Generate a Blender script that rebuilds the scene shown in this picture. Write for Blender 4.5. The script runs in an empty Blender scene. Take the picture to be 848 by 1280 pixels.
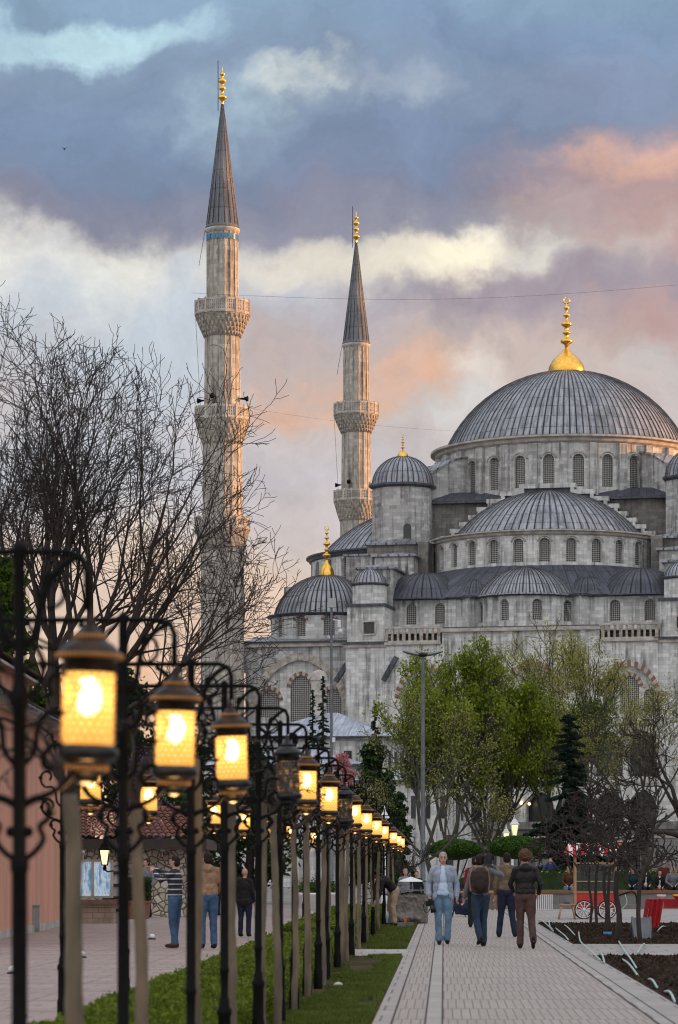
import bpy, bmesh, math, random
import numpy as np
from mathutils import Vector, Matrix, noise as mnoise
PI = math.pi
R = math.radians
S = bpy.context.scene
C = S.collection
EYE = 1.44          # camera height
F = 3600.0          # focal length in pixels of the 848 px wide photograph
PS = 131/3600       # slope of the promenade's direction against the world Y axis

# ------------------------------------------------------------------ objects
def empty(name, loc=(0,0,0), rz=0):
    o = bpy.data.objects.new(name, None); C.objects.link(o)
    o.location = loc; o.rotation_euler = (0,0,rz); o.empty_display_size = .2
    return o
def tag(o, label=None, cat=None, group=None, kind=None):
    if label: o['label'] = label
    if cat: o['category'] = cat
    if group: o['group'] = group
    if kind: o['kind'] = kind
    return o
def thing(name, label, cat, loc=(0,0,0), rz=0, group=None):
    return tag(empty(name, loc, rz), label, cat, group)
def copy_tree(o, parent=None):
    c = o.copy(); C.objects.link(c); c.parent = parent
    for ch in [x for x in bpy.data.objects if x.parent == o]:
        copy_tree(ch, c)
    return c

class MB:
    """collects faces; build() links them as ONE mesh object"""
    def __init__(s): s.v=[]; s.f=[]; s.uv=[]; s.m=[]; s.sm=[]
    def add(s, vs, fs, uvs=None, m=0, smooth=False):
        b=len(s.v); s.v.extend(vs)
        for i,f in enumerate(fs):
            s.f.append([b+k for k in f]); s.uv.append(uvs[i] if uvs else None); s.m.append(m); s.sm.append(smooth)
    def quad(s,a,b,c,d,uv=None,m=0): s.add([a,b,c,d],[[0,1,2,3]],[uv] if uv else None,m)
    def box(s,c,d,rz=0,m=0,taper=0,rx=0,ry=0):
        hx,hy,hz=d[0]/2,d[1]/2,d[2]/2; k=1-taper
        P=[(-hx,-hy,-hz),(hx,-hy,-hz),(hx,hy,-hz),(-hx,hy,-hz),(-hx*k,-hy*k,hz),(hx*k,-hy*k,hz),(hx*k,hy*k,hz),(-hx*k,hy*k,hz)]
        if rz or rx or ry:
            M=Matrix.Rotation(rz,3,'Z')@Matrix.Rotation(ry,3,'Y')@Matrix.Rotation(rx,3,'X')
            P=[tuple(M@Vector(p)) for p in P]
        s.add([(c[0]+p[0],c[1]+p[1],c[2]+p[2]) for p in P],[[0,3,2,1],[4,5,6,7],[0,1,5,4],[1,2,6,5],[2,3,7,6],[3,0,4,7]],m=m)
    def bb(s,x0,x1,y0,y1,z0,z1,m=0,taper=0): s.box(((x0+x1)/2,(y0+y1)/2,(z0+z1)/2),(x1-x0,y1-y0,z1-z0),m=m,taper=taper)
    def prism(s,poly,y0,y1,m=0):     # poly in x,z extruded along y
        n=len(poly)
        vs=[(p[0],y0,p[1]) for p in poly]+[(p[0],y1,p[1]) for p in poly]
        fs=[list(range(n)),list(range(2*n-1,n-1,-1))]+[[i,n+i,n+(i+1)%n,(i+1)%n] for i in range(n)]
        s.add(vs,fs,m=m)
    def lathe(s,prof,seg=24,c=(0,0,0),a0=0,a1=2*PI,m=0,us=1,vs_=1,smooth=True,nu=None,fl=None):
        """prof (r,z); angle 0 faces -y, grows towards +x.  uv: (angle*nu or angle*maxr*us, arc*vs_)"""
        full=abs(a1-a0-2*PI)<1e-6; n=seg if full else seg+1
        mr=max(p[0] for p in prof); arc=[0]
        for i in range(1,len(prof)): arc.append(arc[-1]+math.hypot(prof[i][0]-prof[i-1][0],prof[i][1]-prof[i-1][1]))
        vs=[]
        for r,z in prof:
            for k in range(n):
                a=a0+(a1-a0)*k/seg
                rr=r*(fl(a) if fl else 1)
                vs.append((c[0]+rr*math.sin(a),c[1]-rr*math.cos(a),c[2]+z))
        fs=[];uv=[]
        for j in range(len(prof)-1):
            for k in range(seg):
                k2=(k+1)%n if full else k+1
                fs.append([j*n+k,j*n+k2,(j+1)*n+k2,(j+1)*n+k])
                if nu: u0,u1=(a0+(a1-a0)*k/seg)/(2*PI)*nu,(a0+(a1-a0)*(k+1)/seg)/(2*PI)*nu
                else: u0,u1=(a0+(a1-a0)*k/seg)*mr*us,(a0+(a1-a0)*(k+1)/seg)*mr*us
                uv.append([(u0,arc[j]*vs_),(u1,arc[j]*vs_),(u1,arc[j+1]*vs_),(u0,arc[j+1]*vs_)])
        s.add(vs,fs,uv,m,smooth)
    def tube(s,pts,rad,sides=6,m=0,cap=True,smooth=True):
        pts=[Vector(p) for p in pts]; n=len(pts)
        if not isinstance(rad,(list,tuple)): rad=[rad]*n
        vs=[]; t0=None
        for i in range(n):
            t=(pts[min(i+1,n-1)]-pts[max(i-1,0)])
            if t.length<1e-9: t=Vector((0,0,1))
            t.normalize()
            if t0 is None:
                a=Vector((0,0,1)) if abs(t.z)<.9 else Vector((1,0,0))
                x=t.cross(a).normalized()
            else:
                x=(x-t*x.dot(t))
                if x.length<1e-6: x=t.orthogonal()
                x.normalize()
            t0=t; y=t.cross(x)
            for k in range(sides):
                a=2*PI*k/sides; q=pts[i]+(x*math.cos(a)+y*math.sin(a))*rad[i]
                vs.append((q.x,q.y,q.z))
        fs=[[i*sides+k,i*sides+(k+1)%sides,(i+1)*sides+(k+1)%sides,(i+1)*sides+k] for i in range(n-1) for k in range(sides)]
        if cap: fs+= [list(range(sides))[::-1],[(n-1)*sides+k for k in range(sides)]]
        s.add(vs,fs,m=m,smooth=smooth)
    def ell(s,c,r,seg=12,rings=8,m=0,rz=0,rx=0,ry=0):
        M=Matrix.Rotation(rz,3,'Z')@Matrix.Rotation(ry,3,'Y')@Matrix.Rotation(rx,3,'X')
        vs=[];fs=[]
        def P(x,y,z):
            q=M@Vector((x*r[0],y*r[1],z*r[2])); return (c[0]+q.x,c[1]+q.y,c[2]+q.z)
        vs.append(P(0,0,-1))
        for j in range(1,rings):
            t=-PI/2+PI*j/rings
            for k in range(seg):
                a=2*PI*k/seg; vs.append(P(math.cos(t)*math.cos(a),math.cos(t)*math.sin(a),math.sin(t)))
        vs.append(P(0,0,1)); L=len(vs)-1
        for k in range(seg):
            fs.append([0,1+(k+1)%seg,1+k]); fs.append([L,L-seg+k,L-seg+(k+1)%seg])
        for j in range(rings-2):
            for k in range(seg):
                a=1+j*seg; fs.append([a+k,a+(k+1)%seg,a+seg+(k+1)%seg,a+seg+k])
        s.add(vs,fs,m=m,smooth=True)
    def mesh(s,name):
        me=bpy.data.meshes.new(name); me.from_pydata(s.v,[],s.f); 
        uvl=me.uv_layers.new(name='UVMap'); d=np.zeros(len(me.loops)*2,dtype=np.float32)
        V=s.v; k=0
        for i,f in enumerate(s.f):
            u=s.uv[i]
            if u is None:
                a=np.array(V[f[0]]); b=np.array(V[f[1]]); c=np.array(V[f[2]]); n=np.abs(np.cross(b-a,c-a))
                if n[2]>n[0] and n[2]>n[1]: u=[(V[j][0],V[j][1]) for j in f]
                elif n[0]>n[1]: u=[(V[j][1],V[j][2]) for j in f]
                else: u=[(V[j][0],V[j][2]) for j in f]
            for q in u: d[k]=q[0]; d[k+1]=q[1]; k+=2
        uvl.data.foreach_set('uv',d)
        me.polygons.foreach_set('material_index',s.m); me.polygons.foreach_set('use_smooth',s.sm)
        me.update()
        return me
    def build(s,name,mat,parent=None,loc=None):
        me=s.mesh(name)
        for x in (mat if isinstance(mat,(list,tuple)) else [mat]): me.materials.append(x)
        o=bpy.data.objects.new(name,me); C.objects.link(o)
        if parent: o.parent=parent
        if loc: o.location=loc
        return o

def npmesh(name, V, quads, mat, parent=None, tri=False):
    """V (n,3) array; consecutive groups of 4 (or 3) vertices are faces"""
    k=3 if tri else 4; n=len(V)//k
    me=bpy.data.meshes.new(name); me.vertices.add(len(V)); me.vertices.foreach_set('co',np.asarray(V,dtype=np.float32).ravel())
    me.loops.add(n*k); me.loops.foreach_set('vertex_index',np.arange(n*k,dtype=np.int32))
    me.polygons.add(n); me.polygons.foreach_set('loop_start',np.arange(0,n*k,k,dtype=np.int32))
    me.polygons.foreach_set('loop_total',np.full(n,k,dtype=np.int32))
    me.update(); me.validate(); me.materials.append(mat)
    o=bpy.data.objects.new(name,me); C.objects.link(o)
    if parent: o.parent=parent
    return o

def W(lat,dep,z=0):   # promenade coordinates: metres right of the line through the photographer, metres away
    return Vector((lat+PS*dep, dep-PS*lat*0, z))
def at(px,dep,py=None):  # where a spot seen at px,py stands when it is dep metres away
    return Vector(((px-424)/F*dep, dep, 0 if py is None else EYE+(1086-py)/F*dep))
def ground_at(px,py): return at(px, EYE*F/(py-1086))

# ------------------------------------------------------------------ materials
def nodes(name):
    m=bpy.data.materials.new(name); m.use_nodes=True; nt=m.node_tree; b=nt.nodes['Principled BSDF']; return m,nt,b
def N(nt,t,**k):
    n=nt.nodes.new(t)
    for a,v in k.items():
        if a.startswith('i_'): n.inputs[a[2:].replace('_',' ')].default_value=v
        else: setattr(n,a,v)
    return n
def mixc(nt,f,a,b,mode='MIX'):
    n=nt.nodes.new('ShaderNodeMix'); n.data_type='RGBA'; n.blend_type=mode; n.clamp_factor=True
    for sock,v in ((n.inputs[0],f),(n.inputs[6],a),(n.inputs[7],b)):
        if hasattr(v,'links') or isinstance(v,bpy.types.NodeSocket): nt.links.new(v,sock)
        else: sock.default_value = (*v,1) if isinstance(v,(tuple,list)) and len(v)==3 else v
    return n.outputs[2]
def math_(nt,op,a,b=0.,c=None,clamp=False):
    n=nt.nodes.new('ShaderNodeMath'); n.operation=op; n.use_clamp=clamp
    for i,v in enumerate((a,b,c)):
        if v is None: continue
        if isinstance(v,bpy.types.NodeSocket): nt.links.new(v,n.inputs[i])
        else: n.inputs[i].default_value=v
    return n.outputs[0]
def ramp(nt,f,stops):
    n=nt.nodes.new('ShaderNodeValToRGB'); e=n.color_ramp.elements
    while len(e)<len(stops): e.new(.5)
    for i,(p,c) in enumerate(stops): e[i].position=p; e[i].color=(*c,1) if not isinstance(c,(int,float)) else (c,c,c,1)
    nt.links.new(f,n.inputs[0]); return n.outputs[0]
def noise(nt,vec,scale=5,detail=4,rough=.55,stretch=None,dist=0):
    if stretch:
        mp=N(nt,'ShaderNodeMapping'); mp.inputs['Scale'].default_value=stretch; nt.links.new(vec,mp.inputs[0]); vec=mp.outputs[0]
    n=N(nt,'ShaderNodeTexNoise'); n.inputs['Scale'].default_value=scale; n.inputs['Detail'].default_value=detail; n.inputs['Roughness'].default_value=rough; n.inputs['Distortion'].default_value=dist
    nt.links.new(vec,n.inputs['Vector']); return n.outputs['Fac']
def coord(nt,w='Object'): return N(nt,'ShaderNodeTexCoord').outputs[w]
def bump(nt,b,h,st=.3,dist=.02):
    n=N(nt,'ShaderNodeBump'); n.inputs['Strength'].default_value=st; n.inputs['Distance'].default_value=dist
    nt.links.new(h,n.inputs['Height']); nt.links.new(n.outputs[0],b.inputs['Normal'])
def mat(name,c1,c2=None,scale=6,rough=.8,metal=0,bmp=.2,bd=.01,spec=.5,detail=4,stretch=None,lo=.35,hi=.65):
    m,nt,b=nodes(name); c2=c2 or tuple(x*.7 for x in c1)
    f=noise(nt,coord(nt),scale,detail,stretch=stretch)
    nt.links.new(ramp(nt,f,[(lo,c1),(hi,c2)]),b.inputs['Base Color'])
    b.inputs['Roughness'].default_value=rough; b.inputs['Metallic'].default_value=metal; b.inputs['Specular IOR Level'].default_value=spec
    if bmp: bump(nt,b,f,bmp,bd)
    return m
def stone(name,c1,c2,cm,bw=.75,rh=.34,stain=.5,stc=(.05,.048,.045),mort=.008,streak=True):
    m,nt,b=nodes(name); uv=coord(nt,'UV'); ob=coord(nt,'Object')
    br=N(nt,'ShaderNodeTexBrick'); nt.links.new(uv,br.inputs['Vector'])
    br.inputs['Color1'].default_value=(*c1,1); br.inputs['Color2'].default_value=(*c2,1); br.inputs['Mortar'].default_value=(*cm,1)
    br.inputs['Scale'].default_value=1; br.inputs['Mortar Size'].default_value=mort; br.inputs['Brick Width'].default_value=bw; br.inputs['Row Height'].default_value=rh; br.inputs['Bias'].default_value=-.1
    br.inputs['Mortar Smooth'].default_value=.3
    # patches of replaced, paler and darker blocks
    n1=noise(nt,ob,.35,5,.7); n3=noise(nt,ob,2.2,4,.6)
    c=mixc(nt,ramp(nt,n3,[(.35,0),(.7,.75)]),br.outputs['Color'],tuple(x*.62 for x in c1))
    n2=noise(nt,ob,1.0,5,.65,stretch=(2.4,2.4,.14) if streak else None)
    st=math_(nt,'MULTIPLY',ramp(nt,n2,[(.46,0),(.64,1)]),ramp(nt,n1,[(.4,.2),(.6,1)]))
    c=mixc(nt,math_(nt,'MULTIPLY',st,stain),c,stc)
    nt.links.new(c,b.inputs['Base Color']); b.inputs['Roughness'].default_value=.9; b.inputs['Specular IOR Level'].default_value=.25
    h=math_(nt,'ADD',math_(nt,'MULTIPLY',br.outputs['Fac'],-.6),n3)
    bump(nt,b,h,.5,.03)
    return m
def leadm(name,c1,c2,seam,mort=.05,rough=.45,metal=.35):
    m,nt,b=nodes(name); uv=coord(nt,'UV'); ob=coord(nt)
    br=N(nt,'ShaderNodeTexBrick'); nt.links.new(uv,br.inputs['Vector'])
    br.inputs['Color1'].default_value=(*c1,1); br.inputs['Color2'].default_value=(*c2,1); br.inputs['Mortar'].default_value=(*seam,1)
    br.inputs['Scale'].default_value=1; br.offset=0; br.inputs['Mortar Size'].default_value=.035; br.inputs['Brick Width'].default_value=1; br.inputs['Row Height'].default_value=1; br.inputs['Mortar Smooth'].default_value=.5
    n=noise(nt,uv,1.6,5,.65,stretch=(2.2,.35,1)); n2=noise(nt,ob,.5,5,.7)
    c=mixc(nt,ramp(nt,n,[(.42,0),(.66,.75)]),br.outputs['Color'],tuple(min(1,x*1.75) for x in c1))
    c=mixc(nt,ramp(nt,n2,[(.5,0),(.7,.6)]),c,tuple(x*.45 for x in c2))
    su=N(nt,'ShaderNodeSeparateXYZ'); nt.links.new(uv,su.inputs[0]); fr=math_(nt,'FRACT',math_(nt,'ADD',su.outputs[0],.5)); dd=math_(nt,'ABSOLUTE',math_(nt,'SUBTRACT',fr,.5))
    c=mixc(nt,math_(nt,'MULTIPLY',math_(nt,'LESS_THAN',dd,mort),.68),c,seam)
    nt.links.new(c,b.inputs['Base Color']); b.inputs['Roughness'].default_value=rough; b.inputs['Metallic'].default_value=metal
    bump(nt,b,math_(nt,'ADD',br.outputs['Fac'],n),.4,.03)
    return m
def grillem(name,cs,hole,p=.3,thr=.0):
    """pierced stone lattice in front of dark glass"""
    m,nt,b=nodes(name); uv=coord(nt,'UV'); sx=N(nt,'ShaderNodeSeparateXYZ'); nt.links.new(uv,sx.inputs[0])
    k=2*PI/p
    a=math_(nt,'COSINE',math_(nt,'MULTIPLY',sx.outputs[0],k)); c=math_(nt,'COSINE',math_(nt,'MULTIPLY',sx.outputs[1],k))
    v=math_(nt,'MULTIPLY',a,c)
    f=math_(nt,'GREATER_THAN',math_(nt,'ABSOLUTE',v),thr if thr else .3)
    nt.links.new(mixc(nt,f,cs,hole),b.inputs['Base Color']); 
    nt.links.new(math_(nt,'SUBTRACT',.9,math_(nt,'MULTIPLY',f,.6)),b.inputs['Roughness'])
    bump(nt,b,math_(nt,'SUBTRACT',1.,f),.6,.05)
    return m

M={}
M['stone']=stone('ashlar',(.56,.565,.56),(.25,.253,.255),(.20,.203,.205),stain=.9)
M['stone_pale']=stone('pale_ashlar',(.73,.735,.725),(.41,.415,.415),(.31,.315,.315),stain=.85)
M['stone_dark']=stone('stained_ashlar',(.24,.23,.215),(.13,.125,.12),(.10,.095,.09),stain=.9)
M['stone_min']=stone('minaret_ashlar',(.56,.52,.46),(.27,.255,.235),(.24,.225,.21),bw=.8,rh=.42,stain=.85)
M['trim']=mat('cut_stone_trim',(.50,.47,.42),(.28,.26,.24),1.5,.9,bmp=.3)
M['corbel']=mat('carved_stone',(.44,.40,.34),(.20,.18,.16),3,.9,bmp=.5,bd=.03)
M['red_stone']=mat('red_voussoir',(.24,.12,.09),(.17,.09,.07),3,.9)
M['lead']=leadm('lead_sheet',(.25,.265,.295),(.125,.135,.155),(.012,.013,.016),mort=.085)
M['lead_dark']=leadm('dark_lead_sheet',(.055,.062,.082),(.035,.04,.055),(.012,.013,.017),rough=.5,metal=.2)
M['lead_spire']=leadm('spire_lead',(.115,.12,.135),(.07,.075,.09),(.03,.032,.04))
M['lead_pale']=leadm('pale_lead_roof',(.30,.33,.39),(.24,.27,.33),(.13,.14,.17),mort=.03)
M['gold']=mat('gilded_copper',(.95,.58,.12),(.75,.42,.08),3,.3,1,bmp=.1)
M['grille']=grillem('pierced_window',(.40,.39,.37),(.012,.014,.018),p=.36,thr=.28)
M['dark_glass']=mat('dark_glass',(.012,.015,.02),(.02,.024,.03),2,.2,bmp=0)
M['blue_tile']=mat('blue_tile',(.03,.16,.34),(.06,.25,.42),6,.25,bmp=0)
M['iron']=mat('black_iron',(.0022,.0022,.0025),(.005,.0045,.004),30,.65,0,bmp=.15,bd=.003,spec=.12)
M['bark']=mat('tree_bark',(.042,.031,.026),(.02,.015,.013),9,.9,stretch=(1,1,.25),bmp=.6)
M['bark_pale']=mat('pale_bark',(.165,.13,.09),(.065,.052,.038),9,.9,stretch=(1,1,.2),bmp=.6)
M['bark_green']=mat('mossy_bark',(.07,.065,.045),(.035,.032,.024),9,.9,stretch=(1,1,.25),bmp=.5)
def leafm(name,c1,c2,scale=.6,trans=.35):
    m,nt,b=nodes(name); ob=coord(nt); f=noise(nt,ob,scale,4,.65); g=noise(nt,ob,18,2)
    c=ramp(nt,f,[(.36,c1),(.64,c2)]); c=mixc(nt,ramp(nt,g,[(.4,0),(.6,.5)]),c,tuple(min(1,x*1.6) for x in c2))
    nt.links.new(c,b.inputs['Base Color']); b.inputs['Roughness'].default_value=.6; b.inputs['Specular IOR Level'].default_value=.2
    tr=N(nt,'ShaderNodeBsdfTranslucent'); nt.links.new(c,tr.inputs[0]); mx=N(nt,'ShaderNodeMixShader'); mx.inputs[0].default_value=trans
    nt.links.new(b.outputs[0],mx.inputs[1]); nt.links.new(tr.outputs[0],mx.inputs[2]); nt.links.new(mx.outputs[0],nt.nodes['Material Output'].inputs[0])
    return m
M['leaf_spring']=leafm('spring_leaf',(.055,.095,.006),(.20,.25,.018))
M['leaf_mid']=leafm('mid_leaf',(.02,.045,.004),(.065,.11,.01))
M['leaf_bud']=leafm('budding_leaf',(.15,.155,.035),(.29,.28,.065))
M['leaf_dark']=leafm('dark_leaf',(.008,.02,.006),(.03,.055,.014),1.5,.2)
M['leaf_fir']=leafm('fir_needle',(.008,.018,.012),(.02,.036,.022),1.2,.1)
M['leaf_topiary']=leafm('topiary_leaf',(.02,.055,.008),(.05,.11,.015),2,.2)
M['leaf_hedge']=leafm('hedge_leaf',(.032,.055,.004),(.12,.16,.012),2.5,.3)
M['grass']=leafm('grass_blade',(.032,.052,.010),(.10,.13,.022),1.5,.3)
M['blossom']=leafm('pink_blossom',(.40,.13,.15),(.5,.24,.24),3,.3)
M['judas']=leafm('mauve_blossom',(.12,.07,.15),(.26,.17,.30),3,.3)
M['yellow_flower']=leafm('yellow_petal',(.45,.32,.02),(.55,.42,.05),3,.3)
# ================================================================== camera
cd=bpy.data.cameras.new('camera'); cam=bpy.data.objects.new('camera',cd); C.objects.link(cam)
cam.location=(0,0,EYE); cam.rotation_euler=(PI/2,0,0)
cd.sensor_width=36; cd.sensor_fit='HORIZONTAL'; cd.lens=36*F/848; cd.shift_y=446/848
cd.clip_start=.5; cd.clip_end=6000
cd.dof.use_dof=True; cd.dof.focus_distance=95; cd.dof.aperture_fstop=5.8; cd.dof.aperture_blades=7
S.camera=cam
S.view_settings.view_transform='Standard'; S.view_settings.look='None'; S.view_settings.gamma=1; S.view_settings.use_curve_mapping=False
S.view_settings.exposure=0.68
S.render.film_transparent=False
S.cycles.use_denoising=True; S.cycles.filter_width=1.15; S.cycles.max_bounces=6; S.cycles.transparent_max_bounces=12
S.cycles.sample_clamp_indirect=4; S.cycles.use_adaptive_sampling=True; S.cycles.adaptive_threshold=.015

# ================================================================== sun, low on the right and a little beyond the mosque
SUN_EL=5.0; AZ=5.0
sl=bpy.data.lights.new('sun','SUN'); sl.energy=5; sl.angle=R(.6); sl.color=(1,.44,.14)
so=bpy.data.objects.new('sun',sl); C.objects.link(so)
sd=Vector((math.cos(R(AZ))*math.cos(R(SUN_EL)),math.sin(R(AZ))*math.cos(R(SUN_EL)),math.sin(R(SUN_EL))))
so.rotation_euler=sd.to_track_quat('Z','Y').to_euler(); so.location=sd*300

# ================================================================== sky with clouds, laid out by compass direction and elevation
w=bpy.data.worlds.new('World'); S.world=w; w.use_nodes=True; nt=w.node_tree
for n in list(nt.nodes): nt.nodes.remove(n)
out=N(nt,'ShaderNodeOutputWorld'); sky=N(nt,'ShaderNodeTexSky'); sky.sky_type='NISHITA'; sky.sun_disc=False
sky.sun_elevation=R(SUN_EL); sky.sun_rotation=R(90-AZ); sky.dust_density=2
bg1=N(nt,'ShaderNodeBackground'); bg1.inputs[1].default_value=.12; nt.links.new(sky.outputs[0],bg1.inputs[0])
w.cycles.sampling_method='MANUAL'; w.cycles.sample_map_resolution=256
tc=coord(nt,'Generated'); sx=N(nt,'ShaderNodeSeparateXYZ'); nt.links.new(tc,sx.inputs[0])
yy=math_(nt,'MAXIMUM',math_(nt,'ABSOLUTE',sx.outputs[1]),.12)
a_=math_(nt,'MULTIPLY',math_(nt,'DIVIDE',sx.outputs[0],yy),3.6)      # 1 unit = 1000 photo pixels at the photograph's focal length
b_=math_(nt,'MULTIPLY',math_(nt,'DIVIDE',sx.outputs[2],yy),3.6)
cb=N(nt,'ShaderNodeCombineXYZ'); nt.links.new(a_,cb.inputs[0]); nt.links.new(b_,cb.inputs[1])
P0=cb.outputs[0]
def ncol(vec,scale,detail,rough,seed):
    n=N(nt,'ShaderNodeTexNoise'); n.inputs['Scale'].default_value=scale; n.inputs['Detail'].default_value=detail; n.inputs['Roughness'].default_value=rough
    mp=N(nt,'ShaderNodeMapping'); mp.inputs['Location'].default_value=(seed,seed*.7,seed*.3); nt.links.new(vec,mp.inputs[0]); nt.links.new(mp.outputs[0],n.inputs['Vector'])
    return n
def warp(vec,amt,scale,seed,detail=6):
    n=ncol(vec,scale,detail,.6,seed)
    v1=N(nt,'ShaderNodeVectorMath',operation='SUBTRACT'); nt.links.new(n.outputs['Color'],v1.inputs[0]); v1.inputs[1].default_value=(.5,.5,.5)
    v2=N(nt,'ShaderNodeVectorMath',operation='MULTIPLY'); nt.links.new(v1.outputs[0],v2.inputs[0]); v2.inputs[1].default_value=(amt*1.6,amt,0)
    v3=N(nt,'ShaderNodeVectorMath',operation='ADD'); nt.links.new(vec,v3.inputs[0]); nt.links.new(v2.outputs[0],v3.inputs[1]); return v3.outputs[0]
P2=warp(P0,.30,3.2,9.7,6); P1=P2
TEX=[ncol(P0,9,5,.62,5.).outputs['Fac'],ncol(P0,13,4,.62,23.).outputs['Fac']]
s1=N(nt,'ShaderNodeSeparateXYZ'); nt.links.new(P1,s1.inputs[0])
def lin(c): return tuple(((x/255)/12.92 if x/255<=.04045 else ((x/255+.055)/1.055)**2.4) for x in c)
yb=math_(nt,'SUBTRACT',1.086,s1.outputs[1])   # ~ photo height / 1000, warped by the cloud noise
def rp(stops):
    return ramp(nt,math_(nt,'DIVIDE',yb,.9,clamp=True),[(p/900,lin(c)) for p,c in stops])
base=rp([(0,(138,164,190)),(70,(134,152,178)),(150,(126,142,168)),(230,(132,136,158)),(285,(168,164,172)),(330,(215,212,210)),(390,(176,168,176)),(440,(196,178,172)),(500,(205,190,186)),(580,(196,190,194)),(680,(222,204,192)),(740,(236,206,182)),(860,(236,192,162))])
def blob(cur,x,y,rx,ry,col,amt=1.,seed=1.,src=None,soft=(1.0,.25),tex=.55,sc=9):
    """one bank of cloud or gap; x,y are photo pixels, i.e. directions"""
    src=src or P2
    mp=N(nt,'ShaderNodeMapping',vector_type='POINT'); mp.inputs['Location'].default_value=(-(x-424)/rx,-(1086-y)/ry,0); mp.inputs['Scale'].default_value=(1000/rx,1000/ry,0)
    nt.links.new(src,mp.inputs[0]); l=N(nt,'ShaderNodeVectorMath',operation='LENGTH'); nt.links.new(mp.outputs[0],l.inputs[0])
    mr=N(nt,'ShaderNodeMapRange',interpolation_type='SMOOTHSTEP'); mr.inputs[1].default_value=soft[0]; mr.inputs[2].default_value=soft[1]; nt.links.new(l.outputs['Value'],mr.inputs[0])
    mr2=N(nt,'ShaderNodeMapRange'); mr2.inputs[1].default_value=.38; mr2.inputs[2].default_value=.58; mr2.inputs[3].default_value=1-tex; nt.links.new(TEX[int(seed)%2],mr2.inputs[0]); r=mr2.outputs[0]
    f=math_(nt,'MULTIPLY',math_(nt,'MULTIPLY',mr.outputs[0],r),amt,clamp=True)
    return mixc(nt,f,cur,lin(col))
c=base
c=blob(c,60,345,330,80,(246,243,232),.95,2)            # pale gap, left
c=blob(c,30,320,120,26,(170,172,184),.6,21)
c=blob(c,190,420,330,120,(196,208,220),.85,5,tex=.2)
c=blob(c,230,330,70,40,(190,200,212),.7,17)
c=blob(c,60,560,330,170,(190,202,216),.6,6,tex=.25)
c=blob(c,120,170,330,130,(118,138,168),.85,7,tex=.3)
c=blob(c,90,265,300,55,(128,130,154),.8,27,tex=.3)     # mauve belly of the big bank
c=blob(c,70,14,230,44,(192,224,236),1.,8,soft=(1,.4),tex=.3)        # clear sky top left
c=blob(c,300,130,150,75,(180,204,218),.8,9)
c=blob(c,360,95,75,38,(226,232,230),.9,10)
c=blob(c,495,100,110,36,(176,186,198),.75,11)
c=blob(c,560,180,330,90,(122,140,172),.7,31,tex=.3)
c=blob(c,640,20,330,60,(124,144,178),.75,12,tex=.3)
c=blob(c,760,90,240,60,(132,144,174),.7,13,tex=.3)
c=blob(c,430,265,300,60,(134,136,158),.75,14,tex=.35)
c=blob(c,540,332,190,56,(255,245,220),1.,15,soft=(1,.4),tex=.35)         # cream gap behind the second minaret
c=blob(c,400,330,150,44,(228,220,208),.8,32,tex=.3)
c=blob(c,780,240,210,120,(182,150,148),.9,16,tex=.3)
c=blob(c,760,205,110,56,(226,180,160),.75,18,tex=.75,sc=12)
c=blob(c,830,330,150,70,(188,154,148),.85,33,tex=.4)
c=blob(c,690,270,70,46,(196,170,166),.7,34)
c=blob(c,700,385,330,55,(160,146,158),.9,19,tex=.25)      # mauve bank over the dome
c=blob(c,810,430,130,50,(186,152,150),.8,35,tex=.3)
c=blob(c,440,470,250,52,(232,182,154),.85,20,tex=.6)    # peach streak
c=blob(c,360,420,150,50,(198,172,164),.7,36,tex=.4)
c=blob(c,600,462,90,34,(226,220,214),.8,22,tex=.4)
c=blob(c,600,505,130,40,(214,214,214),.8,23,tex=.4)
c=blob(c,830,480,120,60,(204,200,200),.8,24,tex=.3)
c=blob(c,380,620,190,110,(200,192,198),.7,25,tex=.2)
c=blob(c,385,690,60,20,(240,230,204),.9,26,tex=.4)
c=blob(c,330,760,110,60,(230,204,190),.6,28,tex=.2)
c=blob(c,40,780,330,90,(214,198,190),.5,28,tex=.2)
gn=N(nt,'ShaderNodeMapRange'); gn.inputs[1].default_value=.3; gn.inputs[2].default_value=.7; gn.inputs[3].default_value=.84; gn.inputs[4].default_value=1.14; nt.links.new(ncol(P2,7,9,.68,41.).outputs['Fac'],gn.inputs[0])
vm=N(nt,'ShaderNodeVectorMath',operation='SCALE'); nt.links.new(c,vm.inputs[0]); nt.links.new(gn.outputs[0],vm.inputs['Scale']); c=vm.outputs[0]
# overcast light for the half of the sky that the ground and the walls see
up=N(nt,'ShaderNodeMapRange'); up.inputs[1].default_value=.30; up.inputs[2].default_value=.75; nt.links.new(sx.outputs[2],up.inputs[0])
c=mixc(nt,up.outputs[0],c,(.98,1.0,1.10))
back=N(nt,'ShaderNodeMapRange'); back.inputs[1].default_value=.25; back.inputs[2].default_value=-.35; nt.links.new(sx.outputs[1],back.inputs[0])
c=mixc(nt,math_(nt,'MULTIPLY',back.outputs[0],.85),c,(1.25,1.22,1.22))
low=N(nt,'ShaderNodeMapRange'); low.inputs[1].default_value=-.01; low.inputs[2].default_value=-.06; nt.links.new(sx.outputs[2],low.inputs[0])
c=mixc(nt,low.outputs[0],c,(.10,.095,.09))
bg2=N(nt,'ShaderNodeBackground'); bg2.inputs[1].default_value=.66; nt.links.new(c,bg2.inputs[0])
mx=N(nt,'ShaderNodeMixShader'); mx.inputs[0].default_value=.93; nt.links.new(bg1.outputs[0],mx.inputs[1]); nt.links.new(bg2.outputs[0],mx.inputs[2])
nt.links.new(mx.outputs[0],out.inputs[0])

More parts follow.
